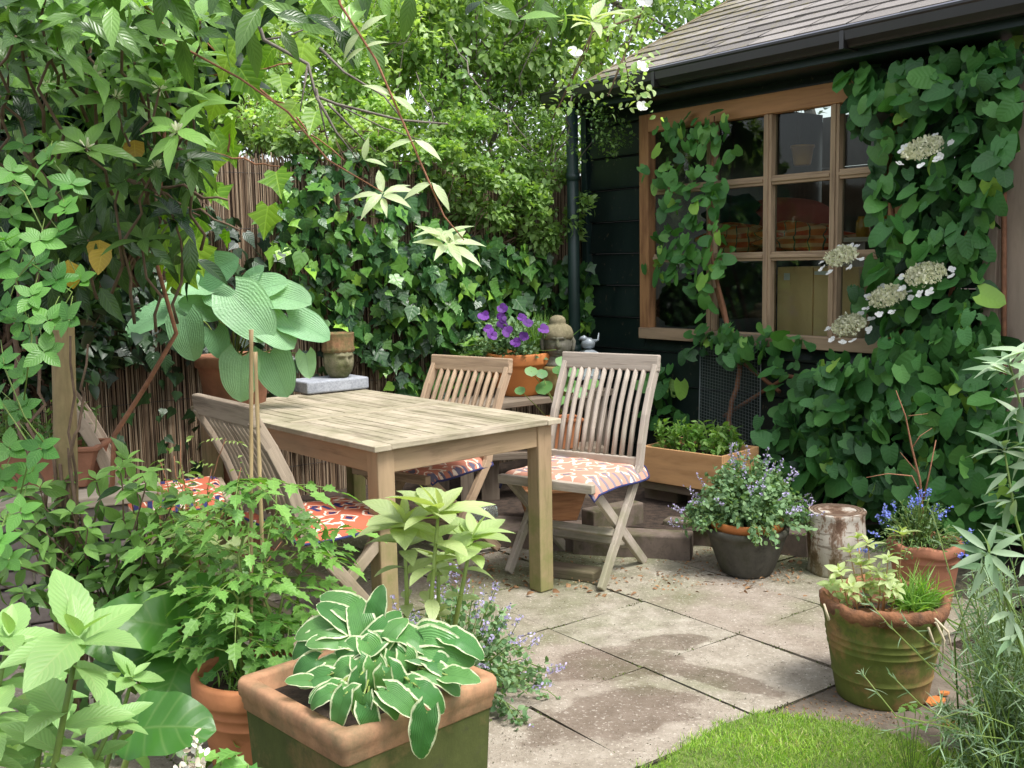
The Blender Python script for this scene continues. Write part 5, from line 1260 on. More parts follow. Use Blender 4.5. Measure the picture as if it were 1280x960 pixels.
# ---- ivy on the fence
def wallfol(lv, poly, plane, n, L, tpl, o0=.03, o1=.14, W=.9, hang=.9, rndf=None, gaps=0, gs=4.0, up_=.35, bend=.15, fold=.08, seed=0):
    p0, nrm = plane
    poly = np.array(poly, float); x0, y0 = poly.min(0); x1, y1 = poly.max(0)
    pts = np.column_stack([rg.uniform(x0, x1, n*4), rg.uniform(y0, y1, n*4)]); pts = pts[inpoly(pts, [tuple(q) for q in poly])]
    if gaps:
        g1 = np.sin(pts[:, 0]*.021*gs+seed)*np.sin(pts[:, 1]*.027*gs+1.3*seed)+.6*np.sin(pts[:, 0]*.05*gs+pts[:, 1]*.04*gs+seed*2)
        pts = pts[g1+rg.normal(0, .25, len(pts)) > -1.0+gaps]
    pts = pts[:n]; m = len(pts)
    P = np.array([apl(x, y, p0+nrm*o, nrm) for (x, y), o in zip(pts, rg.uniform(o0, o1, m))])
    N_ = unit(nrm+UPV*up_+rv(m, .42)); D = unit(-UPV*hang+rv(m, .5)+nrm*.15); Ls = L*np.clip(rg.normal(.85, .24, m), .4, 1.35); Wf = W*rg.uniform(.78, 1.12, m); rr = rg.random(m) if rndf is None else rndf(m)
    for tp, msk in (((tpl, rg.random(m) < .55), ('ivy3', None)) if tpl == 'ivy' else ((tpl, np.ones(m, bool)),)):
        if msk is None: msk = ~last
        last = msk
        lv.add(tp, P[msk], D[msk], N_[msk], Ls[msk], Wf[msk], bend=rg.normal(bend, .2, msk.sum()), fold=fold, rnd=rr[msk], wave=.02)
    return P
FP = (F0, fn); WP = (W0, wn)
T_ivy = thing('fence_ivy', fp(1.4, 0, .05), 'glossy five lobed ivy climbing over the reed fence behind the table', 'ivy')
lv = LV(); mb = MB()
dk = lambda m: np.clip(rg.normal(.45, .25, m), 0, 1)
wallfol(lv, [(325, 275), (380, 228), (450, 215), (520, 235), (570, 290), (640, 300), (748, 345), (742, 400), (700, 430), (600, 470), (560, 500), (500, 490), (455, 445), (405, 420), (360, 345)], FP, 1250, .10, 'ivy', .03, .18, gaps=.45, rndf=dk, seed=1)
wallfol(lv, [(440, 290), (560, 270), (640, 300), (745, 330), (740, 410), (640, 430), (560, 430), (480, 390)], FP, 520, .10, 'ivy', .12, .3, rndf=dk)
wallfol(lv, [(440, 190), (540, 200), (540, 225), (430, 222)], FP, 40, .08, 'ivy', .0, .1)
wallfol(lv, [(355, 190), (425, 195), (415, 260), (350, 300)], FP, 80, .08, 'ivy', .02, .1)
lv.build('foliage', L_ivy, T_ivy)
for a, b in (((470, 480), (400, 260)), ((480, 420), (470, 250)), ((440, 470), (490, 350)), ((560, 430), (520, 300)), ((515, 450), (560, 380)), ((600, 440), (640, 320)), ((450, 440), (360, 300)), ((700, 440), (660, 330)), ((485, 500), (500, 400))):
    A_ = apl(*a, F0+fn*.02, fn); B_ = apl(*b, F0+fn*.04, fn); limb(mb, A_, B_, .006, .003, 8, .05, 5)
mb.build('stem', M_twig, T_ivy, world=True)
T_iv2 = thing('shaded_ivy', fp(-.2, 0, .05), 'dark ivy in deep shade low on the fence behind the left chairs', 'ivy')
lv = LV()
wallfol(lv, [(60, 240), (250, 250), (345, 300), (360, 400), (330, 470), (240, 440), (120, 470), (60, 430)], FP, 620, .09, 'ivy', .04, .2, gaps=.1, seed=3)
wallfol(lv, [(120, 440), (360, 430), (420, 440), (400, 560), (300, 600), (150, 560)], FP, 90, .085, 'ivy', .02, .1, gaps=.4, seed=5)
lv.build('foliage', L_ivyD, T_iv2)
T_iv3 = thing('bright_vine', ay(130, 900, 3.9)*[1, 1, 0], 'yellow green lobed vine leaves catching the light at the left end of the fence', 'vine')
lv = LV()
def pxl(lv, tpl, pts, Y, L, W=.9, D=(0, -.2, -1), N=(0, -1, .6), jd=.4, jn=.3, **k):
    P = np.array([ay(x, y, Y+rg.normal(0, .05)) for x, y in pts]); n = len(P)
    lv.add(tpl, P, unit(np.array(D)+rv(n, jd)), unit(np.array(N)+rv(n, jn)), L*rg.uniform(.75, 1.2, n), W, **k)
pxl(lv, 'ivy', [(235, 60), (262, 48), (285, 70), (245, 95), (300, 85), (322, 60), (340, 62), (300, 40), (268, 165), (290, 150), (265, 235), (262, 225), (285, 178), (345, 215), (232, 290), (245, 300), (238, 275), (225, 330), (248, 320), (350, 95), (370, 130), (305, 100), (335, 258), (272, 120), (380, 55), (395, 140), (222, 20), (250, 15), (290, 12), (330, 5)], 3.4, .105)
pxl(lv, 'ivy', [(230+random.gauss(0, 22), 40+random.random()*310) for _ in range(80)], 3.75, .09)
pxl(lv, 'ivy', [(random.uniform(200, 330), random.uniform(0, 60)) for _ in range(40)], 3.7, .09)
lv.build('foliage', L_vine, T_iv3)
mb = MB(); 
for a, b, Y in (((228, 20), (300, 95), 3.45), ((262, 95), (400, 75), 3.45), ((310, 98), (430, 200), 3.4), ((258, 190), (350, 208), 3.4), ((285, 190), (292, 150), 3.4)): limb(mb, ay(*a, Y), ay(*b, Y), .004, .002, 8, .04, 5)
limb(mb, (T_iv3.location[0], T_iv3.location[1], 0), ay(228, 20, 3.45), .012, .005, 10, .05); mb.build('stem', M_twig_red, T_iv3, world=True)

# ---- glossy climber upper left: whorls of lance leaves round bud clusters
T_gl = thing('glossy_climber', ay(90, 900, 3.15)*[1, 1, 0], 'glossy long leaved climber with clustered buds over the wooden pole, upper left', 'climber')
lv = LV(); bud = LV(); mb = MB()
def whorl(lv, c, ax, n, L, W=.33, spread=1.0, tpl='lance', bend=.4, rnd=None, fold=.3, ph=None):
    ax = unit(np.array(ax, float)); e = unit(np.cross(ax, [.3, .8, .2])); f = np.cross(ax, e); ph = rg.random()*6.28 if ph is None else ph
    a = ph+np.arange(n)*2.399 if n > 4 else ph+np.arange(n)*2*math.pi/n
    lvls = np.linspace(-.12, .05, n)[:, None]*L
    D = e*np.cos(a)[:, None]+f*np.sin(a)[:, None]
    D2 = unit(D*spread+ax*(.35+rg.normal(0, .15, (n, 1)))+rv(n, .1))
    N_ = unit(ax[None]-D2*(D2@ax)[:, None]+rv(n, .12))
    lv.add(tpl, np.array(c)+ax*lvls+D*L*.02, D2, N_, L*rg.uniform(.75, 1.15, n), W, bend=bend*rg.uniform(.6, 1.3, n), fold=fold, rnd=rnd)
wc = [(55, 25, 2.6), (18, 18, 2.55), (118, 92, 2.7), (200, 110, 2.65), (222, 165, 2.6), (108, 185, 2.6), (145, 122, 2.7), (238, 78, 2.8), (168, 78, 2.75), (72, 60, 2.6), (60, 110, 2.8), (10, 80, 2.6), (100, 40, 2.8), (150, 25, 2.7), (205, 55, 2.8), (30, 150, 2.8), (180, 300, 2.8), (215, 268, 2.8), (150, 230, 2.75), (70, 240, 2.9), (195, 210, 2.7), (240, 130, 2.8), (20, 45, 2.4), (130, -5, 2.6), (60, -15, 2.5), (250, 25, 2.7), (180, 5, 2.6), (0, 120, 2.5), (110, 300, 2.9), (235, 200, 2.75)]
for i, (x, y, Y) in enumerate(wc):
    c = ay(x, y, Y); lit = .6+.4*random.random() if x > 40 and y < 200 else .35*random.random()  # sunlit whorls get the bright leaf colour, shaded ones the dark
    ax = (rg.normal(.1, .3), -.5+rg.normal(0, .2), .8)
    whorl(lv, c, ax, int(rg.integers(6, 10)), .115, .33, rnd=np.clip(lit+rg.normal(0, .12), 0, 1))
    if i < 8 or i in (10, 20):
        n = 22; d = unit(rv(n)+np.array(unit(np.array(ax)))*.9); bud = LV(); bud.add('petal', c+d*.006, d, rv(n), rg.uniform(.014, .022, n), .3, bend=0); bud.build('bud_cluster', L_cre, T_gl)
    limb(mb, c, c+np.array([rg.normal(-.05, .05), .18, -.22+rg.normal(0, .08)]), .003, .005, 5, .08, 5)
n = 520; P = np.array([ay(x, y, Y) for x, y, Y in zip(rg.uniform(-60, 255, n), rg.uniform(-40, 360, n)**1.0, rg.uniform(2.9, 3.5, n))])
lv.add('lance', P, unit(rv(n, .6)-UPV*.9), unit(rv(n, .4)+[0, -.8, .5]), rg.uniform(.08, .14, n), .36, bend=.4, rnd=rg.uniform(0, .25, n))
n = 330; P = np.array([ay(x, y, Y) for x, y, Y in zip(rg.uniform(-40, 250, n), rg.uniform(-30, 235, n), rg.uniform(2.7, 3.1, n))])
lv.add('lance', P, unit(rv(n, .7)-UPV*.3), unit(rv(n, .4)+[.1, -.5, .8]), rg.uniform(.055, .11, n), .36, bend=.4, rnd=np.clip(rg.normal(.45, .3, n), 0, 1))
if False: pxl(lv, 'lance', [(160, 340), (170, 335), (182, 342), (168, 375), (178, 372), (176, 320), (190, 335), (158, 355)], 2.5, .13, .36, D=(0, 0, -1), jd=.25, bend=.3, rnd=.05)
pxl(lv, 'lance', [(x, random.uniform(-40, 45)) for x in np.linspace(-10, 470, 90)], 2.5, .12, .34, D=(.3, -.2, -.35), jd=.75, bend=.35, rnd=None)
pxl(lv, 'lance', [(x, random.uniform(-50, 25)) for x in np.linspace(260, 760, 46)], 2.6, .10, .34, D=(.3, -.2, -.3), jd=.8, bend=.35, rnd=None)
lv.build('foliage', L_lance, T_gl)
for (x0, y0, x1, y1, Y, r) in ((160, 225, 300, 288, 2.9, .005), (160, 225, 285, 250, 2.9, .006), (185, 235, 220, 252, 2.88, .003), (30, 190, 92, 265, 2.8, .006), (120, -20, 122, 160, 3.0, .006), (250, 270, 215, 250, 2.9, .003), (235, 232, 262, 262, 2.9, .003), (192, 40, 195, 290, 3.1, .008), (92, 760, 88, 420, 3.04, .006), (90, 650, 110, 430, 3.0, .006), (60, 720, 22, 520, 3.0, .010), (22, 520, 10, 300, 3.0, .009), (55, 640, 45, 400, 3.0, .007), (45, 400, 60, 180, 3.0, .006), (100, 740, 85, 560, 3.05, .005)):
    limb(mb, ay(x0, y0, Y), ay(x1, y1, Y), r, r*.5, 9, .05, 6)
for k in range(5): limb(mb, ay(70+k*9, 735, 3.06)*[1, 1, 0], ay(66+k*9, 560+k*20, 3.06), .006, .005, 8, .03, 6)
mb.build('stem', M_twig, T_gl, world=True)
# overhanging shoots crossing the picture
T_sh = thing('hanging_shoot', ay(430, -60, 2.45), 'long thin brown shoot with star shaped pale young leaves hanging across the upper centre', 'climber shoot')
mb = MB(); lv = LV()
sA1 = [ay(x, y, 2.45) for x, y in ((400, -120), (425, 5), (470, 75), (520, 190), (555, 270), (580, 300))]; mb.tube(sA1, [.0035, .0035, .003, .0028, .0022, .0015], 6)
sA2 = [ay(x, y, 2.6) for x, y in ((230, 60), (300, 98), (360, 140), (410, 200), (478, 240))]; mb.tube(sA2, [.0035, .003, .003, .0025, .0015], 6); mb.tube([ay(230, 60, 2.6), ay(120, -60, 2.7)], .004, 6)
mb.build('stem', M_twig_red, T_sh, world=True)
def pair(x, y, Y, L, a1, a2, dn=.2):
    for a in (a1, a2): lv.add('lance', ay(x, y, Y), (math.cos(a), -.1, math.sin(a)), (rg.normal(0, .3), -.6, .8), L, .32, bend=.3, rnd=rg.uniform(.5, 1))
pair(450, 40, 2.45, .075, .7, -2.3); pair(455, 60, 2.45, .06, .4, 3.6); pair(490, 120, 2.45, .075, -.5, 2.6); pair(518, 175, 2.45, .08, 3.3, -.5); pair(540, 228, 2.45, .08, 3.5, -.9); pair(455, 200, 2.6, .06, 1.4, -.1)
whorl(lv, ay(478, 243, 2.6), (.1, -.6, .7), 7, .085, .26, bend=.5, rnd=.95); whorl(lv, ay(560, 305, 2.45), (.1, -.6, .7), 8, .095, .26, bend=.5, rnd=.95); whorl(lv, ay(740, 25, 2.6), (-.1, -.3, .9), 7, .10, .3, bend=.3, rnd=.9)
whorl(lv, ay(553, 290, 2.45), (.1, -.4, .9), 4, .07, .26, bend=.4, rnd=.8)
lv.build('foliage', m_leaf('pale_shoot_leaf', (.22, .36, .10), (.55, .64, .38), vein=.15, rough=.35, trans=.35), T_sh)
T_wd = thing('dead_branch', ay(340, 60, 3.1), 'tangle of bare grey branches in front of the yellow green shrub', 'branch')
mb = MB()
for (pts, Y, r) in ((((300, -40), (330, 50), (385, 80), (395, 120), (420, 130), (500, 150), (560, 155)), 3.1, .007), (((385, 80), (375, 140)), 3.1, .004), (((400, 60), (430, 90), (480, 120), (505, 152)), 3.2, .005), (((395, 120), (420, 165), (440, 190)), 3.1, .005), (((410, 130), (470, 190)), 3.15, .004), (((395, 110), (410, 180)), 3.1, .004), (((420, 130), (480, 160), (540, 180)), 3.2, .003), (((330, 50), (360, 45), (420, 20)), 3.1, .004)):
    P = [ay(x, y, Y+random.uniform(-.03, .03)) for x, y in pts]; mb.tube(P, [r*(1-.6*i/(len(P)-1)) for i in range(len(P))], 6)
mb.build('branch', M_bark_grey, T_wd, world=True)
# rose spray by the gutter
T_rs = thing('rose_spray', ay(760, 40, 4.7), 'arching rose shoot with tiny leaves and white flowers in front of the gutter', 'rose')
mb = MB(); lv = LV(); fl = LV()
for pts in (((830, -60), (800, 20), (780, 70), (788, 110), (800, 125)), ((800, 20), (740, 40), (700, 130)), ((780, 70), (760, 120)), ((760, -40), (735, 60), (690, 150))):
    P = [ay(x, y, 4.7) for x, y in pts]; mb.tube(P, [.006, .004, .003, .002, .002][:len(P)], 5)
    for a, b in zip(P[:-1], P[1:]):
        n = 34; t = rg.random((n, 1)); Q = a+(b-a)*t+rv(n, .05); lv.add('ovate', Q, unit(rv(n)-[0, 0, .3]), unit(rv(n, .5)+[0, -.4, .8]), rg.uniform(.025, .045, n), .55, bend=.3)
mb.build('stem', M_twig, T_rs, world=True); lv.build('foliage', L_bright, T_rs)
for k, (x, y) in enumerate(((803, 133), (803, 83), (806, 4), (718, 66))):
    f = LV(); c = ay(x, y, 4.66); whorl(f, c, (.1, -.9, .3), 5, .033, .95, tpl='round', bend=-.1, fold=0, rnd=.8); f.build('flower', L_whi, T_rs)
# ---- five-part leaves at the left edge
T_ak = thing('five_leaf_climber', ay(30, 900, 2.5)*[1, 1, 0], 'climber with clusters of five rounded leaflets along the left edge', 'climber')
lv = LV(); mb = MB()
ak = [(20, 345), (45, 330), (15, 270), (5, 300), (40, 370), (8, 385), (60, 400), (38, 420), (25, 510), (30, 470), (12, 560), (5, 455), (60, 250), (30, 240), (82, 260), (75, 290), (15, 215), (0, 600), (40, 590), (25, 640), (-5, 680), (15, 310), (50, 300), (70, 350), (55, 440), (20, 400), (-5, 340), (-10, 500), (60, 200), (90, 230), (-10, 240), (30, 180), (100, 350), (85, 400), (10, 700), (50, 560)]
for (x, y) in ak:
    c = ay(x, y, 2.35+rg.uniform(-.1, .25)); ax = unit(np.array([rg.normal(0, .35), -.7+rg.normal(0, .2), .6])); r_ = rg.random()
    whorl(lv, c, ax, 5, .052, .6, spread=1.2, tpl='ovate', bend=.15, rnd=np.clip(r_+rg.normal(0, .1, 5), 0, 1), fold=.12)
    mb.tube([c, c+np.array([rg.normal(-.03, .03), .06, .05])], .0012, 4)
for pts in (((-20, 200), (30, 240), (60, 300), (20, 350), (40, 420), (30, 500)), ((40, 330), (90, 365), (70, 400)), ((0, 500), (40, 560), (20, 640)), ((-10, 420), (30, 520), (60, 560))): mb.tube([ay(x, y, 2.42) for x, y in pts], .002, 5)
mb.build('stem', M_stem, T_ak, world=True); lv.build('foliage', L_akeb, T_ak)
# yellowing leaves
lv = LV(); pxl(lv, 'ovate', [(125, 300), (85, 325), (168, 175), (130, 310)], 2.85, .07, .8, bend=.4); q = ay(125, 300, 2.85); o = lv.build('yellow_leaf', m_leaf('yellowed_leaf', (.42, .26, .03), (.55, .38, .05), vein=.2, trans=.3), loc=q); tag(o, 'few yellowed leaves hanging inside the dark climber at upper left', 'dead leaves', kind='stuff')

# ---- climbing hydrangea on the shed
T_h = thing('climbing_hydrangea', wp(.0, 0, .12), 'dense climbing hydrangea with white lacecap flowers covering the right half of the shed', 'climber')
lv = LV(); hr = lambda m: np.clip(rg.normal(.5, .24, m), 0, 1)
R1 = [(1072, 95), (1130, 78), (1200, 68), (1275, 62), (1262, 200), (1232, 300), (1240, 400), (1262, 480), (1290, 560), (1290, 660), (1230, 700), (1170, 700), (1080, 640), (1010, 600), (975, 560), (985, 500), (1050, 470), (1110, 430), (1060, 360), (1110, 300), (1082, 240), (1095, 190), (1062, 150)]
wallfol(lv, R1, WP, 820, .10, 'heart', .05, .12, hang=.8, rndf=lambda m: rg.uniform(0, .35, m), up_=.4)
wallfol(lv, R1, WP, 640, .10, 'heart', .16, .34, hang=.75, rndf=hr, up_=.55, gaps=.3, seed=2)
wallfol(lv, [(1110, 420), (1225, 380), (1270, 620), (1180, 660), (1060, 600), (990, 540), (1000, 470)], WP, 300, .10, 'heart', .30, .46, hang=.7, rndf=hr, up_=.6)
wallfol(lv, [(860, 425), (900, 400), (985, 415), (1050, 440), (1090, 470), (1060, 560), (1000, 560), (965, 530), (955, 452), (870, 450)], WP, 150, .09, 'heart', .10, .3, hang=.6, rndf=hr, up_=.6, gaps=.1)
wallfol(lv, [(812, 455), (860, 440), (850, 500), (860, 530), (800, 520)], WP, 34, .09, 'heart', .05, .15, hang=.6, rndf=hr, up_=.6)
wallfol(lv, [(945, 520), (1080, 540), (1180, 640), (1180, 720), (1080, 640), (960, 600)], WP, 170, .12, 'heart', .2, .42, hang=.6, rndf=lambda m: rg.uniform(0, .5, m), up_=.6)
wallfol(lv, [(1055, 85), (1285, 45), (1285, 70), (1060, 115)], WP, 90, .10, 'heart', .05, .25, rndf=hr)
lv.build('foliage', L_hyd, T_h)
mb = MB()
for pts in (((905, 520), (985, 470), (1040, 480), (1100, 520), (1160, 700)), ((895, 360), (905, 395), (925, 450), (975, 490)), ((1255, 640), (1255, 90)), ((1160, 700), (1130, 400), (1110, 200), (1080, 110)), ((1100, 520), (1180, 400), (1220, 250), (1200, 100))):
    P = [apl(x, y, W0+wn*.06, wn) for x, y in pts]; mb.tube(P, .012, 7)
limb(mb, wp(.05, 0, .1), apl(1160, 700, W0+wn*.06, wn), .03, .014)
mb.build('stem', M_twig_red, T_h, world=True)
for (x, y, rr) in ((1155, 187, .085), (1157, 345, .085), (1110, 372, .08), (1062, 408, .08), (1052, 322, .075)):
    c = apl(x, y, W0+wn*.36, wn); f = LV(); st2 = LV(); n = 620; rr *= 1.32
    a = rg.random(n)*6.28; r_ = rr*np.sqrt(rg.random(n))*.85; ax = unit(wn*.7+UPV*.75); e = unit(np.cross(ax, UPV)); g_ = np.cross(ax, e)
    Q = c+e*(r_*np.cos(a))[:, None]+g_*(r_*np.sin(a)*.8)[:, None]+ax*(.018*(1-(r_/rr)**2)+rg.normal(0, .006, n))[:, None]
    f.add('petal', Q, unit(ax+rv(n, .5)), rv(n), rg.uniform(.009, .016, n), .9, bend=0); o = f.build('flower_head', L_cre, T_h)
    for k in range(8):
        st2 = LV(); a = k*.785+rg.normal(0, .2); q = c+e*math.cos(a)*rr*1.08+g_*math.sin(a)*rr*.92-UPV*.008; whorl(st2, q, unit(ax+rv(1, .25)[0]), 4, .022, 1.0, tpl='round', bend=0, fold=0, rnd=.9, spread=1.5)
        st2.build('white_floret', L_whi, o)
T_h2 = thing('window_hydrangea', apl(905, 470, W0+wn*.08, wn)*[1, 1, 0], 'strand of climbing hydrangea trained up the left side of the window', 'climber')
lv = LV()
for poly_, n in (([(815, 150), (905, 138), (920, 165), (915, 225), (960, 215), (900, 240), (820, 235), (790, 215), (815, 195)], 62), ([(830, 235), (895, 225), (905, 275), (915, 320), (900, 345), (815, 345), (818, 285)], 60), ([(815, 310), (905, 300), (905, 355), (880, 395), (850, 360), (800, 330)], 26), ([(900, 400), (850, 420), (880, 440), (960, 440)], 20)):
    wallfol(lv, poly_, WP, int(n*1.25), .085, 'heart', .10, .22, hang=.6, rndf=lambda m: np.clip(rg.normal(.7, .2, m), 0, 1), up_=.6)
lv.build('foliage', L_hyd, T_h2)
mb = MB(); mb.tube([apl(x, y, W0+wn*.10, wn) for x, y in ((925, 460), (912, 420), (905, 385), (893, 340), (886, 290), (890, 220), (893, 145))], [.016, .015, .013, .010, .008, .007, .004], 8); limb(mb, apl(905, 470, W0+wn*.08, wn)*[1, 1, 0], apl(925, 460, W0+wn*.10, wn), .016, .015)
mb.build('stem', M_twig_red, T_h2, world=True)
# ------------------------------------------------------------------ potted plants and herbs
def hosta(T, c, leaves, L0, mat, W=.72, tpl='heart_hi', stem=None, bend=.45, wave=.02, face=0.0):
    """c crown; leaves: list of (azimuth, reach, height, L factor)"""
    lv = LV(); mb = MB(); c = np.array(c, float)
    for (az_, rch, hgt, k) in leaves:
        d = np.array([math.cos(az_), math.sin(az_), 0]); b = c+d*rch+[0, 0, hgt]
        mid = c+d*rch*.35+[0, 0, hgt*.75]; mb.tube([c+d*.012, mid, c+d*rch*.8+[0, 0, hgt*1.02], b], [.006, .005, .004, .003], 6)
        dd = unit(d+np.array([0, 0, -.25+.5*(hgt < 0)*-1])+rv(1, .18)[0]); lv.add(tpl, b, dd, unit(UPV+d*.25+np.array([0, -face, 0])+rv(1, .18)[0]), L0*k, W, bend=bend*rg.uniform(.6, 1.4), fold=.12, wave=wave, cup=-.08)
    mb.build('stem', stem or M_stem_pale, T, world=True); lv.build('foliage', mat, T)
def hl(deg, r, h, k): return (R(deg), r, h, k)
# big blue hosta
hc = hp_+np.array([0, 0, ph_-.03])
def hvY(x, y):
    yr = 905 if x > 500 else 0
    if y > 878: return az(x, 872+.15*(y-872), zP+.03)[1]-.05
    if y > 838: return az(x, y, zP+.05)[1]
    return az(x, 838, zP+.05)[1]+(838-y)*.0012
def facing_leaves(T, root, items, Y0, mat, tpl='heart_hi', W=.86, up_=.55, bend=.18, wave=.012, ryf=0.0, name='foliage', pr=.0045):
    """items: (x, y, tip angle in degrees from +x towards up, length)"""
    lv = LV(); mb = MB()
    for (x, y, a, L, *rest) in items:
        Y = Y0+(rest[0] if rest else 0); c = ay(x, y, Y); a = R(a); d = unit(np.array([math.cos(a), -.35*(1-abs(math.sin(a)))-.12, math.sin(a)*.92])+rv(1, .05)[0])
        o = c-d*L*.42; n_ = unit(np.array([.25*math.cos(a), -.72, up_])+rv(1, .14)[0]); lv.add(tpl, o, d, n_, L, W*rg.uniform(.92, 1.08), bend=bend*rg.uniform(.4, 1.7), fold=.14, wave=wave, rnd=rg.random(), cup=-.06)
        m_ = root*.45+o*.55+np.array([0, 0, .03]); mb.tube([root+rv(1, .012)[0]*[1, 1, .1], m_, o+d*.004], [pr, pr*.8, pr*.55], 6)
    mb.build('stem', M_stem_pale, T, world=True); lv.build(name, mat, T)
HB = [(275, 336, 20, .24), (240, 357, 175, .22), (288, 376, -30, .18), (192, 400, 205, .24), (240, 420, -85, .235, -.1), (255, 383, 160, .18), (278, 428, -80, .15), (318, 392, -50, .29, -.1), (362, 372, -5, .27), (388, 408, -30, .24), (348, 412, -40, .24, -.05), (306, 470, -95, .24, -.05), (352, 465, -70, .25), (390, 455, -88, .13), (335, 360, 15, .24, .05), (218, 385, 190, .18, .08), (320, 350, 60, .17, .12)]
facing_leaves(T_hosta, hc, [(t_[0]-6, t_[1], t_[2], t_[3]*.9)+t_[4:] for t_ in HB], hq[1]-.3, L_hosta, up_=.6)
if False: hosta(T_hosta, hc, [hl(-85, .17, .04, 1.0), hl(-60, .26, .10, 1.15), hl(-35, .26, .12, 1.15), hl(-20, .33, .05, 1.1), hl(-115, .22, .07, 1.1), hl(-140, .30, .16, 1.1), hl(-165, .40, .17, 1.1), hl(-5, .3, .18, 1.0), hl(30, .22, .2, .9), hl(80, .15, .28, .9), hl(120, .18, .26, .9), hl(160, .2, .3, .95), hl(-100, .08, .28, .95), hl(-60, .12, .26, 1.0), hl(-150, .13, .34, .9), hl(-40, .26, .22, 1.05), hl(-75, .2, -.08, .95), hl(-48, .24, -.10, 1.05), hl(-10, .36, -.03, .6), hl(-120, .16, .19, 1.0), hl(-20, .18, .3, .9)], .215, L_hosta, W=.84, bend=.2, face=.7, wave=.012)
# variegated hosta
vc = cP+np.array([.0, -.03, zP-.05])
vc2 = az(470, 850, zP-.04)
HV = [(402, 782, 185, .125, .1), (434, 756, 140, .12, .15), (428, 818, 190, .10), (446, 824, 10, .085, -.05), (394, 847, 195, .08, -.02), (405, 864, 200, .075, -.05), (424, 888, -110, .09, -.12), (462, 900, -75, .08, -.14), (503, 875, -25, .10, -.14), (514, 838, -80, .10, -.1), (551, 842, -15, .11, -.05), (556, 810, -8, .14, .05), (528, 916, -85, .12, -.2), (490, 812, 20, .11, .02), (410, 828, 170, .09, .0), (456, 842, -60, .08, -.08), (452, 775, 100, .13, .2), (475, 790, 80, .12, .2), (520, 795, 30, .13, .15), (375, 850, 180, .06, .02), (478, 862, -100, .09, -.14), (435, 795, 120, .11, .1), (540, 870, -40, .09, -.1), (470, 820, -20, .10, 0), (500, 850, -50, .09, -.1), (580, 800, 5, .11, .1), (420, 842, 215, .09, -.04), (385, 800, 165, .10, .1), (445, 862, -120, .08, -.1), (530, 860, -30, .085, -.1), (415, 800, 160, .11, .08), (470, 848, -95, .09, -.1), (520, 815, 0, .12, .08), (430, 870, -130, .07, -.1), (545, 790, 25, .12, .14), (470, 760, 95, .10, .22), (455, 812, 200, .10), (490, 880, -60, .08), (440, 842, 215, .09), (500, 835, -70, .09), (380, 830, 185, .08), (560, 835, -20, .10), (410, 862, 190, .08), (450, 885, -100, .08), (575, 845, -10, .09), (480, 795, 60, .11), (425, 770, 150, .11), (400, 870, 230, .07)]
vroot = np.array([vc2[0], vc2[1]+.02, zP-.05])
facing_leaves(T_pl, vroot, [(x_, y_, a_+rg.normal(0, 14), l_*.95, hvY(x_, y_)) for x_, y_, a_, l_, *_r in HV], 0, L_hostv, W=.64, up_=.95, bend=.5, wave=.04, pr=.0035)
def whorl_stem(lv, mb, pts, r, L, n_top, W, pairs, tpl='ovate_hi', bend=.35, rnd=None, M=None, top_spread=.9, sides=8):
    pts = [np.array(p, float) for p in pts]; m = len(pts)
    mb.tube(pts, [r*(1-.5*i/(m-1)) for i in range(m)], sides)
    ax = unit(pts[-1]-pts[-2])
    whorl(lv, pts[-1], ax+rv(1, .08)[0], n_top, L, W, spread=top_spread, tpl=tpl, bend=bend, rnd=rnd, fold=.25)
    whorl(lv, pts[-1]+ax*.01, ax, 3, L*.55, W*.8, spread=.35, tpl=tpl, bend=.1, rnd=None if rnd is None else min(1, rnd+.2), fold=.4)
    for (t, k, nn) in pairs:
        f = t*(m-1); i = min(int(f), m-2); p = pts[i]+(pts[i+1]-pts[i])*(f-i); whorl(lv, p, ax, nn, L*k, W, spread=1.1, tpl=tpl, bend=bend*1.2, rnd=rnd, fold=.2)
# four balsam stems in the planter
lv = LV(); mb = MB()
bz_ = az(500, 860, zP-.05)
for (bx, by, tx_, ty_, dY, L, nt_) in ((505, 800, 505, 655, .12, .13, 9), (528, 830, 548, 640, .05, .14, 9), (560, 800, 590, 672, .14, .13, 8), (545, 790, 548, 700, .24, .08, 6), (520, 800, 545, 770, .2, .07, 5)):
    b = ay(bx, by, vc2[1]+dY-.05); t = ay(tx_, ty_, vc2[1]+dY-.05); b[2] = min(b[2], zP-.02)
    whorl_stem(lv, mb, [b, b*.5+t*.5+rv(1, .006)[0], t], .0075, L, nt_, .46, [(.85, .85, 3), (.68, .7, 2), (.45, .6, 2)], rnd=rg.uniform(.3, 1))
mb.build('stem', M_stem_pale, T_pl, world=True); lv.build('foliage', L_pale, T_pl)
# tomatoes
def pinnate(lv, o, d, L, n=3, tpl='cut', W=.75, lfL=None, rnd=None, droop=.35, mb=None):
    d = unit(np.array(d)); s = unit(np.cross(d, UPV)); nn = unit(np.cross(s, d)); lfL = lfL or L*.34; pts = []
    for i in range(n+1):
        t = (i+.8)/(n+.8); p = o+d*L*t-UPV*L*droop*t*t; pts.append(p)
        r_ = rg.random() if rnd is None else rnd
        if i < n:
            for sg in (-1, 1): lv.add(tpl, p, unit(s*sg+d*.5-UPV*.25+rv(1, .15)[0]), unit(nn+rv(1, .3)[0]), lfL*rg.uniform(.7, 1.1), W, bend=.3, fold=.15, rnd=r_)
        else: lv.add(tpl, p, unit(d-UPV*.5), unit(nn+rv(1, .2)[0]), lfL*1.25, W, bend=.3, fold=.15, rnd=r_)
    if mb is not None: mb.tube([o]+pts, [.0022]+[.0015]*len(pts), 4)
lv = LV(); mb = MB()
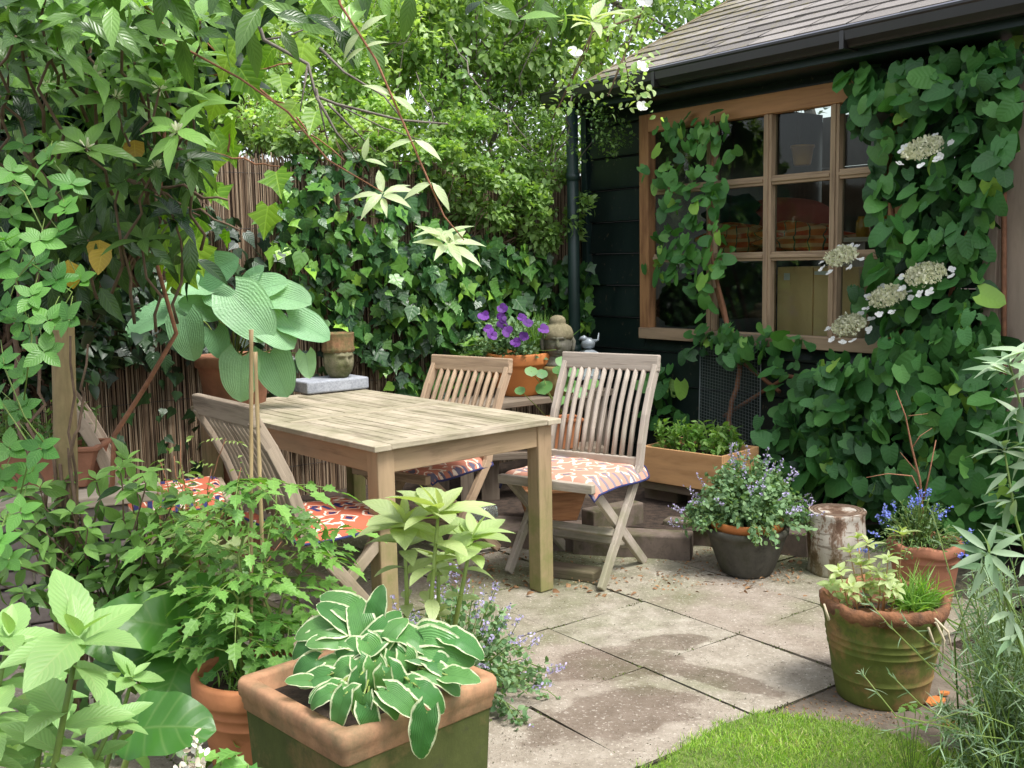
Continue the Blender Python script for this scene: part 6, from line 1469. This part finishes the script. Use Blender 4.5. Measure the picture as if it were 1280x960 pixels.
for (bx, top, Y) in ((305, (300, 600), 2.68), (330, (345, 610), 2.75), (318, (255, 650), 2.8), (345, (400, 650), 2.85), (335, (370, 690), 2.8), (290, (300, 720), 2.6)):
    b = ay(bx, 840, Y); t = ay(*top, Y); P = [b+(t-b)*k+rv(1, .012)[0]*(0 < k < 1) for k in np.linspace(0, 1, 9)]; mb.tube(P, [.006-.0004*i for i in range(9)], 7)
    for i in range(2, 9):
        for _ in range(2 if i < 8 else 4):
            a = rg.random()*6.28; d = np.array([math.cos(a), math.sin(a)-.15, rg.uniform(-.1, .6)]); pinnate(lv, P[i], d, rg.uniform(.12, .2), 3, rnd=np.clip(rg.normal(.3+.4*i/8, .2), 0, 1), mb=mb)
mb.build('stem', M_stem, T_tom, world=True); lv.build('foliage', L_tom, T_tom)
lv = LV(); q = rq+[0, 0, zR-.03]; n = 260; lv.add('lance', q+rv(n, .05)*[1, 1, .1], unit(rv(n, .6)+UPV), rv(n), .045, .16, bend=.3); lv.build('undergrowth', L_seed, T_tom)
M_cane = m_wood('bamboo_cane', (.46, .34, .18), (.28, .19, .09), .5, grain=10, bmp=.1)
for (x0, y0, x1, y1, Y) in ((314, 412, 314, 850, 2.74), (319, 440, 334, 850, 2.8)):
    a = ay(x0, y0, Y); b = ay(x1, y1, Y); m = MB(); pts = []; rs = []
    for k in range(0, 25): t = k/24; pts.append(b+(a-b)*t); rs.append(.0052+(.0011 if k % 4 == 0 else 0))
    m.tube(pts, rs, 8); m.build('bamboo_cane', M_cane, T_tom, world=True)
# broad leaves (rhubarb like) round the dark pot and in the bed
def broad(T, items, mat, W=.85, wave=.06, name='foliage'):
    lv = LV(); mb = MB()
    for (x, y, Y, L, d, n_, root) in items:
        c = ay(x, y, Y); d = unit(np.array(d, float)); o = c-d*L*.45; lv.add('heart_hi', o, d, unit(np.array(n_, float)), L, W, bend=.35, fold=.18, wave=wave, rnd=rg.random()); r_ = np.array(root); mb.tube([r_, (r_+o)/2+[0, 0, .04], o], [.009, .008, .006], 7)
    mb.build('stem', M_stem_pale, T, world=True); lv.build(name, mat, T)
kr = kq+[0, 0, zk-.03]
broad(T_dk, [(178, 775, 2.75, .22, (-.5, -.4, .3), (0, -.8, .7), kr), (245, 765, 2.85, .26, (.2, -.5, .5), (.1, -.8, .6), kr), (290, 775, 2.9, .20, (.7, -.3, .2), (.2, -.8, .7), kr), (215, 845, 2.75, .22, (-.1, -.7, -.3), (0, -.5, .9), kr), (270, 820, 2.8, .20, (.5, -.6, -.2), (.1, -.6, .8), kr), (150, 830, 2.8, .20, (-.7, -.4, -.1), (0, -.7, .8), kr), (230, 800, 2.95, .22, (-.3, .1, .6), (0, -.9, .5), kr), (300, 740, 3.0, .16, (.4, .1, .6), (.1, -.9, .5), kr), (130, 790, 2.85, .2, (-.6, -.2, .3), (0, -.8, .7), kr)], L_rhu)
rb2 = ay(120, 950, 2.3)*[1, 1, 0]
T_rh = thing('broad_leaved_plant', rb2, 'single large flat green leaf with a hole, low between the leafy plant and the planter', 'plant')
broad(T_rh, [(212, 905, 2.15, .175, (.85, -.15, .18), (-.1, -.55, .85), rb2+[0, 0, 0])], L_rhu, W=.95, wave=.03)
# toothed leafy plants lower left
T_b1 = thing('toothed_leaf_plant', ay(75, 960, 1.72)*[1, 1, 0], 'tall pale green plant with large toothed leaves in whorls at the lower left', 'plant')
lv = LV(); mb = MB()
def big_stem(x0, y0, x1, y1, Y, L, rnd, nt_=6, pr=((.75, 1.0, 4), (.52, .95, 4), (.3, .7, 3))):
    b = ay(x0, y0, Y); t = ay(x1, y1, Y); whorl_stem(lv, mb, [b-(t-b)*1.2, b, b*.5+t*.5, t], .0085, L, nt_, .48, [(1/3+2/3*a, k, n) for a, k, n in pr], rnd=rnd, bend=.35)
big_stem(62, 990, 98, 800, 1.72, .155, .7, 5, ((.8, .95, 3), (.5, .95, 3), (.25, .7, 2)))
lv.build('foliage', L_big, T_b1); mb.build('stem', M_stem, T_b1, world=True)
T_b2 = thing('toothed_leaf_plant', ay(-20, 960, 1.9)*[1, 1, 0], 'cluster of paler toothed leaf stems behind the tall one, cut by the left edge', 'plant')
lv = LV(); mb = MB()
big_stem(-30, 1000, 10, 800, 1.95, .12, .7); big_stem(40, 1000, 60, 870, 2.05, .10, .4); big_stem(90, 1010, 140, 905, 2.0, .09, .5, 6, ((.6, .9, 3),)); big_stem(-40, 1000, -20, 900, 1.8, .11, .8); big_stem(120, 1000, 165, 850, 2.3, .10, .6, 6, ((.7, .9, 3),))
lv.build('foliage', L_big, T_b2); mb.build('stem', M_stem, T_b2, world=True)
# low leaves covering the bed at the left
T_gc = LV(); n = 520
P = np.column_stack([rg.uniform(-1.7, -.5, n), rg.uniform(1.7, 3.3, n), rg.uniform(.0, .18, n)])
T_gc.add('ovate', P, unit(rv(n)+[0, 0, -.1]), unit(rv(n, .35)+UPV), rg.uniform(.05, .10, n), .55, bend=.3); g = T_gc.build('ground_cover', L_mid); tag(g, 'low mixed green ground cover leaves on the soil at the lower left', 'ground cover', kind='stuff')
# hedge of honeysuckle foliage round the pole foot
T_hs = thing('honeysuckle', ay(150, 800, 3.0)*[1, 1, 0], 'sprawling honeysuckle with long paired leaves round the foot of the wooden pole', 'climber')
lv = LV(); mb = MB()
ht = [(20, 620), (50, 610), (5, 650), (45, 655), (0, 730), (30, 740), (80, 600), (15, 590), (60, 640), (120, 600), (150, 585), (170, 610), (195, 640), (215, 665), (150, 650), (110, 660), (60, 690), (30, 670), (180, 690), (240, 650), (260, 690), (90, 640), (130, 720), (200, 720), (235, 700), (160, 575), (185, 590), (145, 690), (10, 700), (70, 730), (280, 660), (220, 620), (170, 655), (100, 690), (245, 720), (215, 745), (180, 740)]
for (x, y) in ht:
    Y = 2.95+rg.uniform(-.15, .15); e = ay(x, y, Y); s_ = ay(150+rg.normal(0, 35), 800, 3.05); pp = limb(mb, s_, e, .004, .002, 8, .06, 5)
    for i in range(3, 9):
        d = rv(1)[0]; lv.add('lance', [pp[i], pp[i]], [unit(d-UPV*.3), unit(-d-UPV*.3)], unit(rv(2, .35)+[0, -.5, .8]), rg.uniform(.05, .095, 2), .42, bend=.35, rnd=np.clip(rg.normal(.5, .25, 2), 0, 1))
    whorl(lv, e, (0, -.3, 1), 5, .06, .4, bend=.3, rnd=rg.uniform(.4, 1))
mb.build('stem', M_twig, T_hs, world=True); lv.build('foliage', L_lance, T_hs)
# thin jasmine like shrub between
T_js = thing('twiggy_shrub', ay(235, 800, 3.05)*[1, 1, 0], 'thin light shrub with tiny leaves in front of the leftmost cushion', 'shrub')
lv = LV(); mb = MB()
for k in range(15):
    e = ay(235+rg.normal(0, 40), 600+rg.normal(0, 28), 3.05+rg.normal(0, .08)); s_ = ay(232+rg.normal(0, 22), 790, 3.05); pp = limb(mb, s_, e, .003, .0015, 8, .06, 5); n = 30
    t = rg.integers(3, 9, n); lv.add('lance', np.array([pp[i] for i in t])+rv(n, .018), unit(rv(n)+[0, 0, .1]), unit(rv(n, .5)+UPV), rg.uniform(.02, .045, n), .38, bend=.3, rnd=rg.random(n))
pp = limb(mb, ay(265, 600, 3.05), ay(282, 548, 3.05), .002, .001, 4, .04, 4); [pinnate(lv, ay(x, y, 3.05), (d_, -.3, .3), .06, 4, 'lance', .3, .02, .9) for x, y, d_ in ((282, 548, -1), (280, 552, 1), (270, 580, -1))]
mb.build('stem', M_twig_red, T_js, world=True); lv.build('foliage', m_leaf('jasmine_leaf', (.14, .26, .05), (.34, .44, .14), vein=0, trans=.35), T_js)
T_ph = thing('pale_stemmed_plant', ay(255, 820, 2.98)*[1, 1, 0], 'clump of upright yellow green stems with whitish leaves behind the tomato plants', 'plant')
lv = LV(); mb = MB()
for (x, y) in ((225, 690), (240, 668), (262, 690), (280, 700), (210, 710), (300, 690)): b = ay(x+8, 800, 2.98); whorl_stem(lv, mb, [b, ay(x+4, (y+800)/2, 2.98), ay(x, y, 2.95)], .005, .085, 6, .42, [(.7, .9, 3), (.45, .8, 3)], tpl='ovate', rnd=rg.uniform(.3, 1))
mb.build('stem', M_stem_pale, T_ph, world=True); lv.build('foliage', L_pale, T_ph)
# catmint: bushy mounds
def mound(T, c, rad, n_st, L, spikes, mat, petal, leafL=.02, droop=.3, stems=True, hz=1.0, spL=.07, root=None, tpl='ovate', W=.7, per=26):
    lv = LV(); fl = LV(); mb = MB(); c = np.array(c, float)
    for k in range(n_st):
        a = rg.random()*6.28; r_ = rg.random()**.6; e = c+np.array([math.cos(a)*rad[0]*r_, math.sin(a)*rad[1]*r_, rad[2]*(1-.75*r_**2)*rg.uniform(.8, 1.15)*hz-(droop*r_**3)*rad[2]])
        s_ = c+np.array([math.cos(a)*rad[0]*r_*.2, math.sin(a)*rad[1]*r_*.2, -.02]); m_ = (s_+e)/2+[0, 0, rad[2]*.25*r_]
        P = [s_, m_, e]
        if stems: mb.tube([s_, s_*.3+m_*.7+[0, 0, .01], m_*.4+e*.6+[0, 0, .01], e], [.0022, .002, .0016, .0012], 4)
        n = per; t = rg.random((n, 1))**.7; Q = (1-t)**2*s_+2*t*(1-t)*m_+t*t*e+rv(n, .012)
        lv.add(tpl, Q, unit(rv(n)+[0, 0, .2]), unit(rv(n, .5)+UPV+np.array([math.cos(a), math.sin(a), 0])*.4*r_), rg.uniform(.7, 1.25, n)*leafL, W, bend=.3, rnd=rg.random(n))
        if k < spikes:
            d = unit(e-m_+UPV*.05+rv(1, .02)[0]); m2 = 20; t = rg.random((m2, 1)); fl.add('petal', e+d*t*spL+rv(m2, .004), unit(rv(m2)+[0, 0, .3]), rv(m2), rg.uniform(.007, .012, m2), .7, bend=0); mb.tube([e, e+d*spL], .001, 4)
    mb.build('stem', M_stem, T, world=True); lv.build('foliage', mat, T)
    if spikes: fl.build('blossom', petal, T)
mound(T_grey, gq+[0, 0, .235], (.31, .26, .25), 165, .2, 46, L_cat, L_lil, .026, .45)
cm2 = ay(560, 850, 3.15)*[1, 1, 0]
T_cm = thing('catmint', cm2, 'loose catmint with pale lilac flowers on the paving behind the square planter', 'herb'); mound(T_cm, cm2+[0.02, .05, .04], (.36, .26, .30), 130, .2, 60, L_cat, L_lil, .022, .5)
# lobelia and bare twig
mound(T_lob, lq+[-.03, -.01, zl_-.02], (.20, .17, .19), 90, .2, 26, m_leaf('lobelia_leaf', (.05, .12, .03), (.13, .22, .06), vein=0, trans=.25), L_blue, .017, .5, spL=.04, W=.35, per=20)
mb = MB(); tb_ = lambda pts, r: mb.tube([ay(x, y, 4.05) for x, y in pts], r, 5)
tb_([(1155, 665), (1150, 600), (1140, 560), (1132, 520), (1120, 488)], [.006, .005, .004, .003, .002]); tb_([(1153, 630), (1162, 590), (1170, 550)], [.004, .003, .002]); tb_([(1152, 620), (1140, 595), (1110, 592), (1083, 597)], [.004, .003, .002, .0015]); tb_([(1140, 560), (1150, 545), (1165, 535)], [.003, .002, .001]); tb_([(1135, 520), (1160, 517)], [.002, .001]); tb_([(1146, 590), (1125, 565)], [.003, .001]); mb.build('twig', M_twig_red, T_lob, world=True)
# mossy pot seedlings, dry leaf blades, grass
lv = LV(); mb = MB(); mt_ = mq+[0, 0, .29]
for (x, y, L) in ((1062, 690, .05), (1085, 680, .055), (1075, 705, .05), (1098, 715, .05), (1050, 715, .05), (1110, 700, .05), (1090, 735, .045), (1066, 735, .045), (1040, 732, .05), (1108, 725, .045), (1128, 668, .06), (1078, 765, .035), (1120, 735, .04), (1072, 672, .04), (1058, 752, .03)):
    t = ay(x, y, mq[1]-.02+rg.normal(0, .05)); b = np.array([mq[0]+(t[0]-mq[0])*.75, mq[1]+(t[1]-mq[1])*.5, mt_[2]-.01])
    if t[2] < b[2]+.02: t[2] = b[2]+.03
    whorl_stem(lv, mb, [b, (b+t)/2+rv(1, .004)[0], t], .003, L, 5, .5, [(.75, .9, 2), (.55, .7, 2)], tpl='ovate', rnd=rg.uniform(.4, 1), sides=6)
mb.build('stem', m_plain('reddish_stem', (.38, .22, .10), .6, .2, 10, 0), T_mos, world=True); lv.build('foliage', L_pale, T_mos)
lv = LV(); n = 340; q = mt_+np.array([.10, .0, 0]); d = unit(rv(n, .8)+[.1, -.3, .9]); lv.add('strap', q+rv(n, .03)*[1, 1, .1], d, rv(n), rg.uniform(.07, .17, n), .035, bend=.6, fold=0); lv.build('grass_tuft', L_seed, T_mos)
M_straw2 = m_plain('straw', (.62, .52, .36), .8, .2, 20, .1); M_straw = m_leaf('straw_blade', (.55, .44, .28), (.68, .60, .42), vein=0, rough=.7, trans=.15); lv = LV(); mb = MB()
for pts in (((1150, 778), (1165, 770), (1185, 790), (1190, 815)), ((1150, 775), (1170, 778), (1180, 800), (1178, 825)), ((1148, 772), (1160, 785), (1170, 812)), ((1030, 755), (1036, 775))): mb = MB(); mb.tube([ay(x, y, mq[1]-.17) for x, y in pts], [.003, .005, .004, .002], 5); mb.build('dry_blade', M_straw2, T_mos, world=True)
# crate seedlings
def seedbed(T, c, ax1, ax2, l1, l2, n, h, mat, leafL=.03):
    lv = LV(); mb = MB()
    for k in range(n):
        b = c+ax1*rg.uniform(-l1/2, l1/2)+ax2*rg.uniform(-l2/2, l2/2); t = b+[rg.normal(0, .03), rg.normal(0, .03), h*rg.uniform(.4, 1.1)]; mb.tube([b, (b+t)/2+rv(1, .006)[0], t], [.0022, .002, .0012], 4)
        m_ = 13; f = rg.random((m_, 1))**.6; lv.add('ovate', b+(t-b)*f, unit(rv(m_)+[0, 0, .35]), unit(rv(m_, .5)+UPV), rg.uniform(.6, 1.3, m_)*leafL, .4, bend=.35, rnd=rg.random(m_))
    mb.build('stem', M_stem, T, world=True); lv.build('foliage', mat, T)
seedbed(T_cr, cpt(CL_/2, CWd/2, CH_-.035), e1, e2, CL_-.07, CWd-.07, 62, .16, L_seed, .045)
lvx = LV(); tx = np.array([tq[0], tq[1], 0])
# trough at far left
tq2 = ay(60, 600, 4.0); seedbed(T_tr, np.array([tq2[0]-.1, tq2[1], tq2[2]+.11]), np.array([1., 0, 0]), np.array([0, 1., 0]), .55, .14, 60, .2, L_mid, .03)
# petunias
ptop = pp = potat(650, 480, 6.05, zs1)+np.array([0, 0, .23])
lv = LV(); mb = MB(); c = ptop; P, out, cr_ = clumps(c+[-.04, -.02, .06], (.27, .22, .17), 1500, 50, .3, None, .3); lv.add('ovate', P, unit(out+rv(1500, .6)), unit(out*.5+UPV*.6+rv(1500, .4)), rg.uniform(.022, .042, 1500), .55, bend=.3, rnd=rg.random(1500)); lv.build('foliage', L_cat, T_pet)
for k in range(16): e = c+[rg.normal(-.03, .11), rg.normal(-.03, .1), rg.uniform(.02, .16)]; limb(mb, c, e, .003, .002, 4, .08, 5)
mb.build('stem', M_stem, T_pet, world=True)
for (x, y) in ((628, 386), (627, 397), (628, 405), (610, 411), (615, 418), (652, 397), (645, 428), (655, 421), (605, 395), (680, 412), (634, 414), (660, 404)):
    f = LV(); q = ay(x, y, 5.80+rg.normal(0, .03)); ax = unit(np.array([rg.normal(-.1, .3), -.9, rg.normal(.35, .25)])); whorl(f, q, ax, 5, .034, 1.05, spread=1.6, tpl='round', bend=-.05, fold=-.1, rnd=rg.random()); f.build('flower', L_pur, T_pet)
lv = LV(); n = 150; lv.add('strap', c+[.10, .02, -.01]+rv(n, .025)*[1, 1, .1], unit(rv(n, .33)+[.15, 0, 1]), rv(n), rg.uniform(.15, .30, n), .025, bend=.45, fold=0); lv.build('chives', L_seed, T_pet)
lv = LV(); mb = MB(); 
for (x, y) in ((585, 432), (592, 442), (580, 447), (597, 425)): t = ay(x, y, 5.9); b = c+[-.1, 0, 0]; whorl(lv, t, (0, -.3, 1), 5, .055, .7, tpl='ovate', bend=.2); mb.tube([b, (b+t)/2+[0, 0, .03], t], .003, 5)
mb.build('stem', M_stem, T_pet, world=True); lv.build('side_shoot', L_seed, T_pet)
# nasturtium
lv = LV(); mb = MB(); nb = np.array([nq[0], nq[1], zN+.14])
for (x, y, r_) in ((664, 464, .036), (677, 467, .034), (680, 484, .050), (705, 470, .042), (712, 482, .05), (703, 452, .04), (697, 462, .03), (716, 465, .04), (725, 490, .04), (700, 500, .035), (650, 488, .03), (740, 480, .04)):
    q = ay(x, y, 5.62+rg.normal(0, .02)); nn_ = unit(np.array([rg.normal(0, .2), -.75, .65])); d = unit(np.cross(nn_, [1, 0, .1])); lv.add('round', q-d*r_, d, nn_, 2*r_, 1.0, bend=.1, fold=.05); b = nb+[rg.normal(0, .05), rg.normal(0, .02), 0]; mb.tube([b, (b+q)/2+rv(1, .01)[0], q], .0025, 5)
mb.build('stem', M_stem_pale, T_nas, world=True); lv.build('foliage', L_nas, T_nas)
# dried tuft
lv = LV(); n = 260; lv.add('strap', dq+[0, 0, .13]+rv(n, .03)*[1, 1, .2], unit(rv(n)+[0, 0, .6]), rv(n), rg.uniform(.03, .09, n), .06, bend=.8, fold=0); lv.build('dried_tuft', L_litter_ if 'L_litter_' in globals() else M_litter, T_dry)
# silver bush at the right
sb = ay(1250, 985, 2.62)*[1, 1, 0]
T_sb = thing('silver_leaf_bush', sb, 'feathery silver green bush filling the lower right corner', 'shrub')
lv = LV(); mb = MB()
for k in range(200):
    tx_, ty_ = rg.uniform(1165, 1330), rg.uniform(690, 1000); 
    if tx_ < 1165+ (850-ty_)*.35: tx_ += 60
    Y = 2.62+rg.uniform(-.28, .3); e = ay(tx_, ty_, Y); e[2] = max(e[2], .06); s_ = sb+[rg.normal(.05, .08), rg.normal(0, .1), 0]
    m_ = s_*.5+e*.5+[rg.normal(0, .02), 0, .08]; mb.tube([s_, m_, e], [.003, .0022, .0012], 4); n = 30; t = .3+.7*rg.random((n, 1)); Q = (1-t)**2*s_+2*t*(1-t)*m_+t*t*e
    lv.add('strap', Q+rv(n, .004), unit(rv(n)+unit(e-m_)*.8+[0, 0, .3]), rv(n), rg.uniform(.025, .055, n), .075, bend=.35, fold=0, rnd=rg.random(n))
mb.build('stem', M_stem, T_sb, world=True); lv.build('foliage', L_lav, T_sb)
T_ar = thing('long_leaved_plant', ay(1310, 960, 2.45)*[1, 1, 0], 'tall plant with long pointed silver green leaves reaching in from the right edge', 'plant')
lv = LV(); mb = MB(); sroot = ay(1310, 960, 2.45)*[1, 1, 0]
for pts in (((1330, 900), (1320, 700), (1290, 560), (1262, 455)), ((1320, 900), (1300, 750), (1270, 650), (1255, 560)), ((1300, 950), (1280, 820), (1255, 740), (1235, 690)), ((1330, 900), (1340, 650), (1310, 500), (1290, 440))):
    P = [sroot]+[ay(x, y, 2.45+rg.normal(0, .04)) for x, y in pts]; mb.tube(P, [.006]+[.005-.0009*i for i in range(len(pts))], 6)
    for a, b in zip(P[2:-1], P[3:]):
        n = 11; t = rg.random((n, 1)); lv.add('lance', a+(b-a)*t, unit(rv(n)+[-.8, -.1, .1]), unit(rv(n, .3)+[0, -.4, .9]), rg.uniform(.06, .11, n), .20, bend=.25, rnd=rg.random(n))
    whorl(lv, P[-1], unit(P[-1]-P[-2]), 8, .10, .2, bend=.3)
mb.build('stem', M_stem, T_ar, world=True); lv.build('foliage', L_lav, T_ar)
# wiry stems leaning over the path
T_wr = thing('wiry_stems', ay(1260, 930, 2.5)*[1, 1, 0], 'thin wiry stems with small buds leaning across the front of the mossy pot', 'plant')
mb = MB(); lv = LV(); wr = ay(1260, 930, 2.5)*[1, 1, 0]
for pts in (((1200, 912), (1120, 895), (1078, 842)), ((1200, 912), (1150, 880), (1112, 842)), ((1215, 880), (1160, 830), (1110, 780), (1080, 745)), ((1210, 850), (1170, 810), (1130, 775)), ((1230, 880), (1170, 900), (1105, 915)), ((1240, 900), (1200, 760), (1165, 640))):
    P = [wr]+[ay(x, y, 2.5) for x, y in pts]; mb.tube(P, [.0028, .0024, .002, .0013][:len(P)], 5); q = P[-1]; d = unit(P[-1]-P[-2]); n = 7; lv.add('strap', np.repeat(q[None], n, 0)-d*rg.uniform(0, .05, (n, 1)), unit(d+rv(n, .25)), rv(n), .022, .16, bend=.1)
    for a, b in zip(P[1:-1], P[2:]): n = 5; t = rg.random((n, 1)); lv.add('strap', a+(b-a)*t, unit(rv(n)+d), rv(n), .035, .09, bend=.3)
mb.build('stem', M_stem_pale, T_wr, world=True); lv.build('foliage', L_lav, T_wr)
T_pw = thing('lobed_weed', ay(1140, 905, 2.62)*[1, 1, 0], 'little lobed green weed growing at the foot of the mossy pot', 'plant')
lv = LV(); mb = MB()
for (x, y) in ((1130, 885), (1145, 880), (1122, 900), (1150, 895), (1120, 915), (1138, 905)): q = ay(x, y, 2.62); b = ay(1140, 915, 2.62)*[1, 1, 0]; pinnate(lv, q, (rg.normal(0, 1), -.4, .3), .05, 2, 'cut', .8, .025, .6); mb.tube([b, q], .0012, 4)
mb.build('stem', M_stem, T_pw, world=True); lv.build('foliage', L_seed, T_pw)
# white flowered stalk in front of the big leaf
T_wf = thing('white_flower_stalk', ay(240, 990, 1.9)*[1, 1, 0], 'fading white hyacinth like flower stalks at the bottom edge before the large leaf', 'flower')
for k, (x, y) in enumerate(((246, 922), (232, 945), (250, 955))):
    b = ay(x+2, 1010, 1.9); t = ay(x, y, 1.9); m = MB(); m.tube([b, t], .003, 6); st3 = m.build('stem', M_stem, T_wf, world=True)
    f = LV(); n = 34; u = rg.random((n, 1)); f.add('petal', b+(t-b)*(.55+.45*u)+rv(n, .006), unit(rv(n)+[0, 0, .2]), rv(n), rg.uniform(.01, .017, n), .6, bend=.2, rnd=rg.random(n)); f.build('flower', m_leaf('fading_petal', (.62, .50, .36), (.86, .84, .76), vein=0, trans=.2, tc=(1, 1, 1)), T_wf)
# low leaves at the foot of planter
T_lf = thing('lobed_weed', ay(290, 990, 2.0)*[1, 1, 0], 'lobed green leaves at the bottom edge between the flower stalks and planter', 'plant')
lv = LV(); mb = MB(); b = ay(290, 990, 2.0)*[1, 1, 0]
for (x, y) in ((275, 945), (295, 940), (310, 955), (265, 960), (300, 965), (280, 970)): q = ay(x, y, 1.98); lv.add('cut', q, unit(np.array([rg.normal(0, .7), -.5, .2])), unit(np.array([0, -.5, 1])+rv(1, .2)[0]), .07, .9, bend=.3); mb.tube([b, q], .002, 4)
mb.build('stem', M_stem, T_lf, world=True); lv.build('foliage', L_tom, T_lf)
# ------------------------------------------------------------------ light
SUN_DIR = Vector((.36, -.26, .87)).normalized()     # towards the sun
w = bpy.data.worlds.new('World'); sc.world = w; w.use_nodes = True
nt = w.node_tree; bg = nt.nodes['Background']
sky = nt.nodes.new('ShaderNodeTexSky'); sky.sky_type = 'NISHITA'; sky.sun_disc = False
sky.sun_elevation = math.asin(SUN_DIR.z); sky.sun_rotation = math.atan2(SUN_DIR.x, SUN_DIR.y)
sky.air_density = 1.0; sky.dust_density = 3.0; sky.ozone_density = 1.0
hs_ = nt.nodes.new('ShaderNodeHueSaturation'); hs_.inputs['Saturation'].default_value = .35; hs_.inputs['Value'].default_value = 2.4; nt.links.new(sky.outputs[0], hs_.inputs['Color']); nt.links.new(hs_.outputs[0], bg.inputs[0]); bg.inputs[1].default_value = .15
sl_d = bpy.data.lights.new('sun', 'SUN'); sl_d.energy = 3.8; sl_d.angle = R(18); sl_d.color = (1, .975, .925)
so_ = bpy.data.objects.new('sun', sl_d); col.objects.link(so_); so_.rotation_euler = SUN_DIR.to_track_quat('Z', 'Y').to_euler(); so_.location = (3, 3, 8)
sc.view_settings.view_transform = 'Standard'; sc.view_settings.look = 'None'; sc.view_settings.exposure = 0; sc.view_settings.gamma = 1
sc.cycles.max_bounces = 8; sc.cycles.diffuse_bounces = 4; sc.cycles.transparent_max_bounces = 8
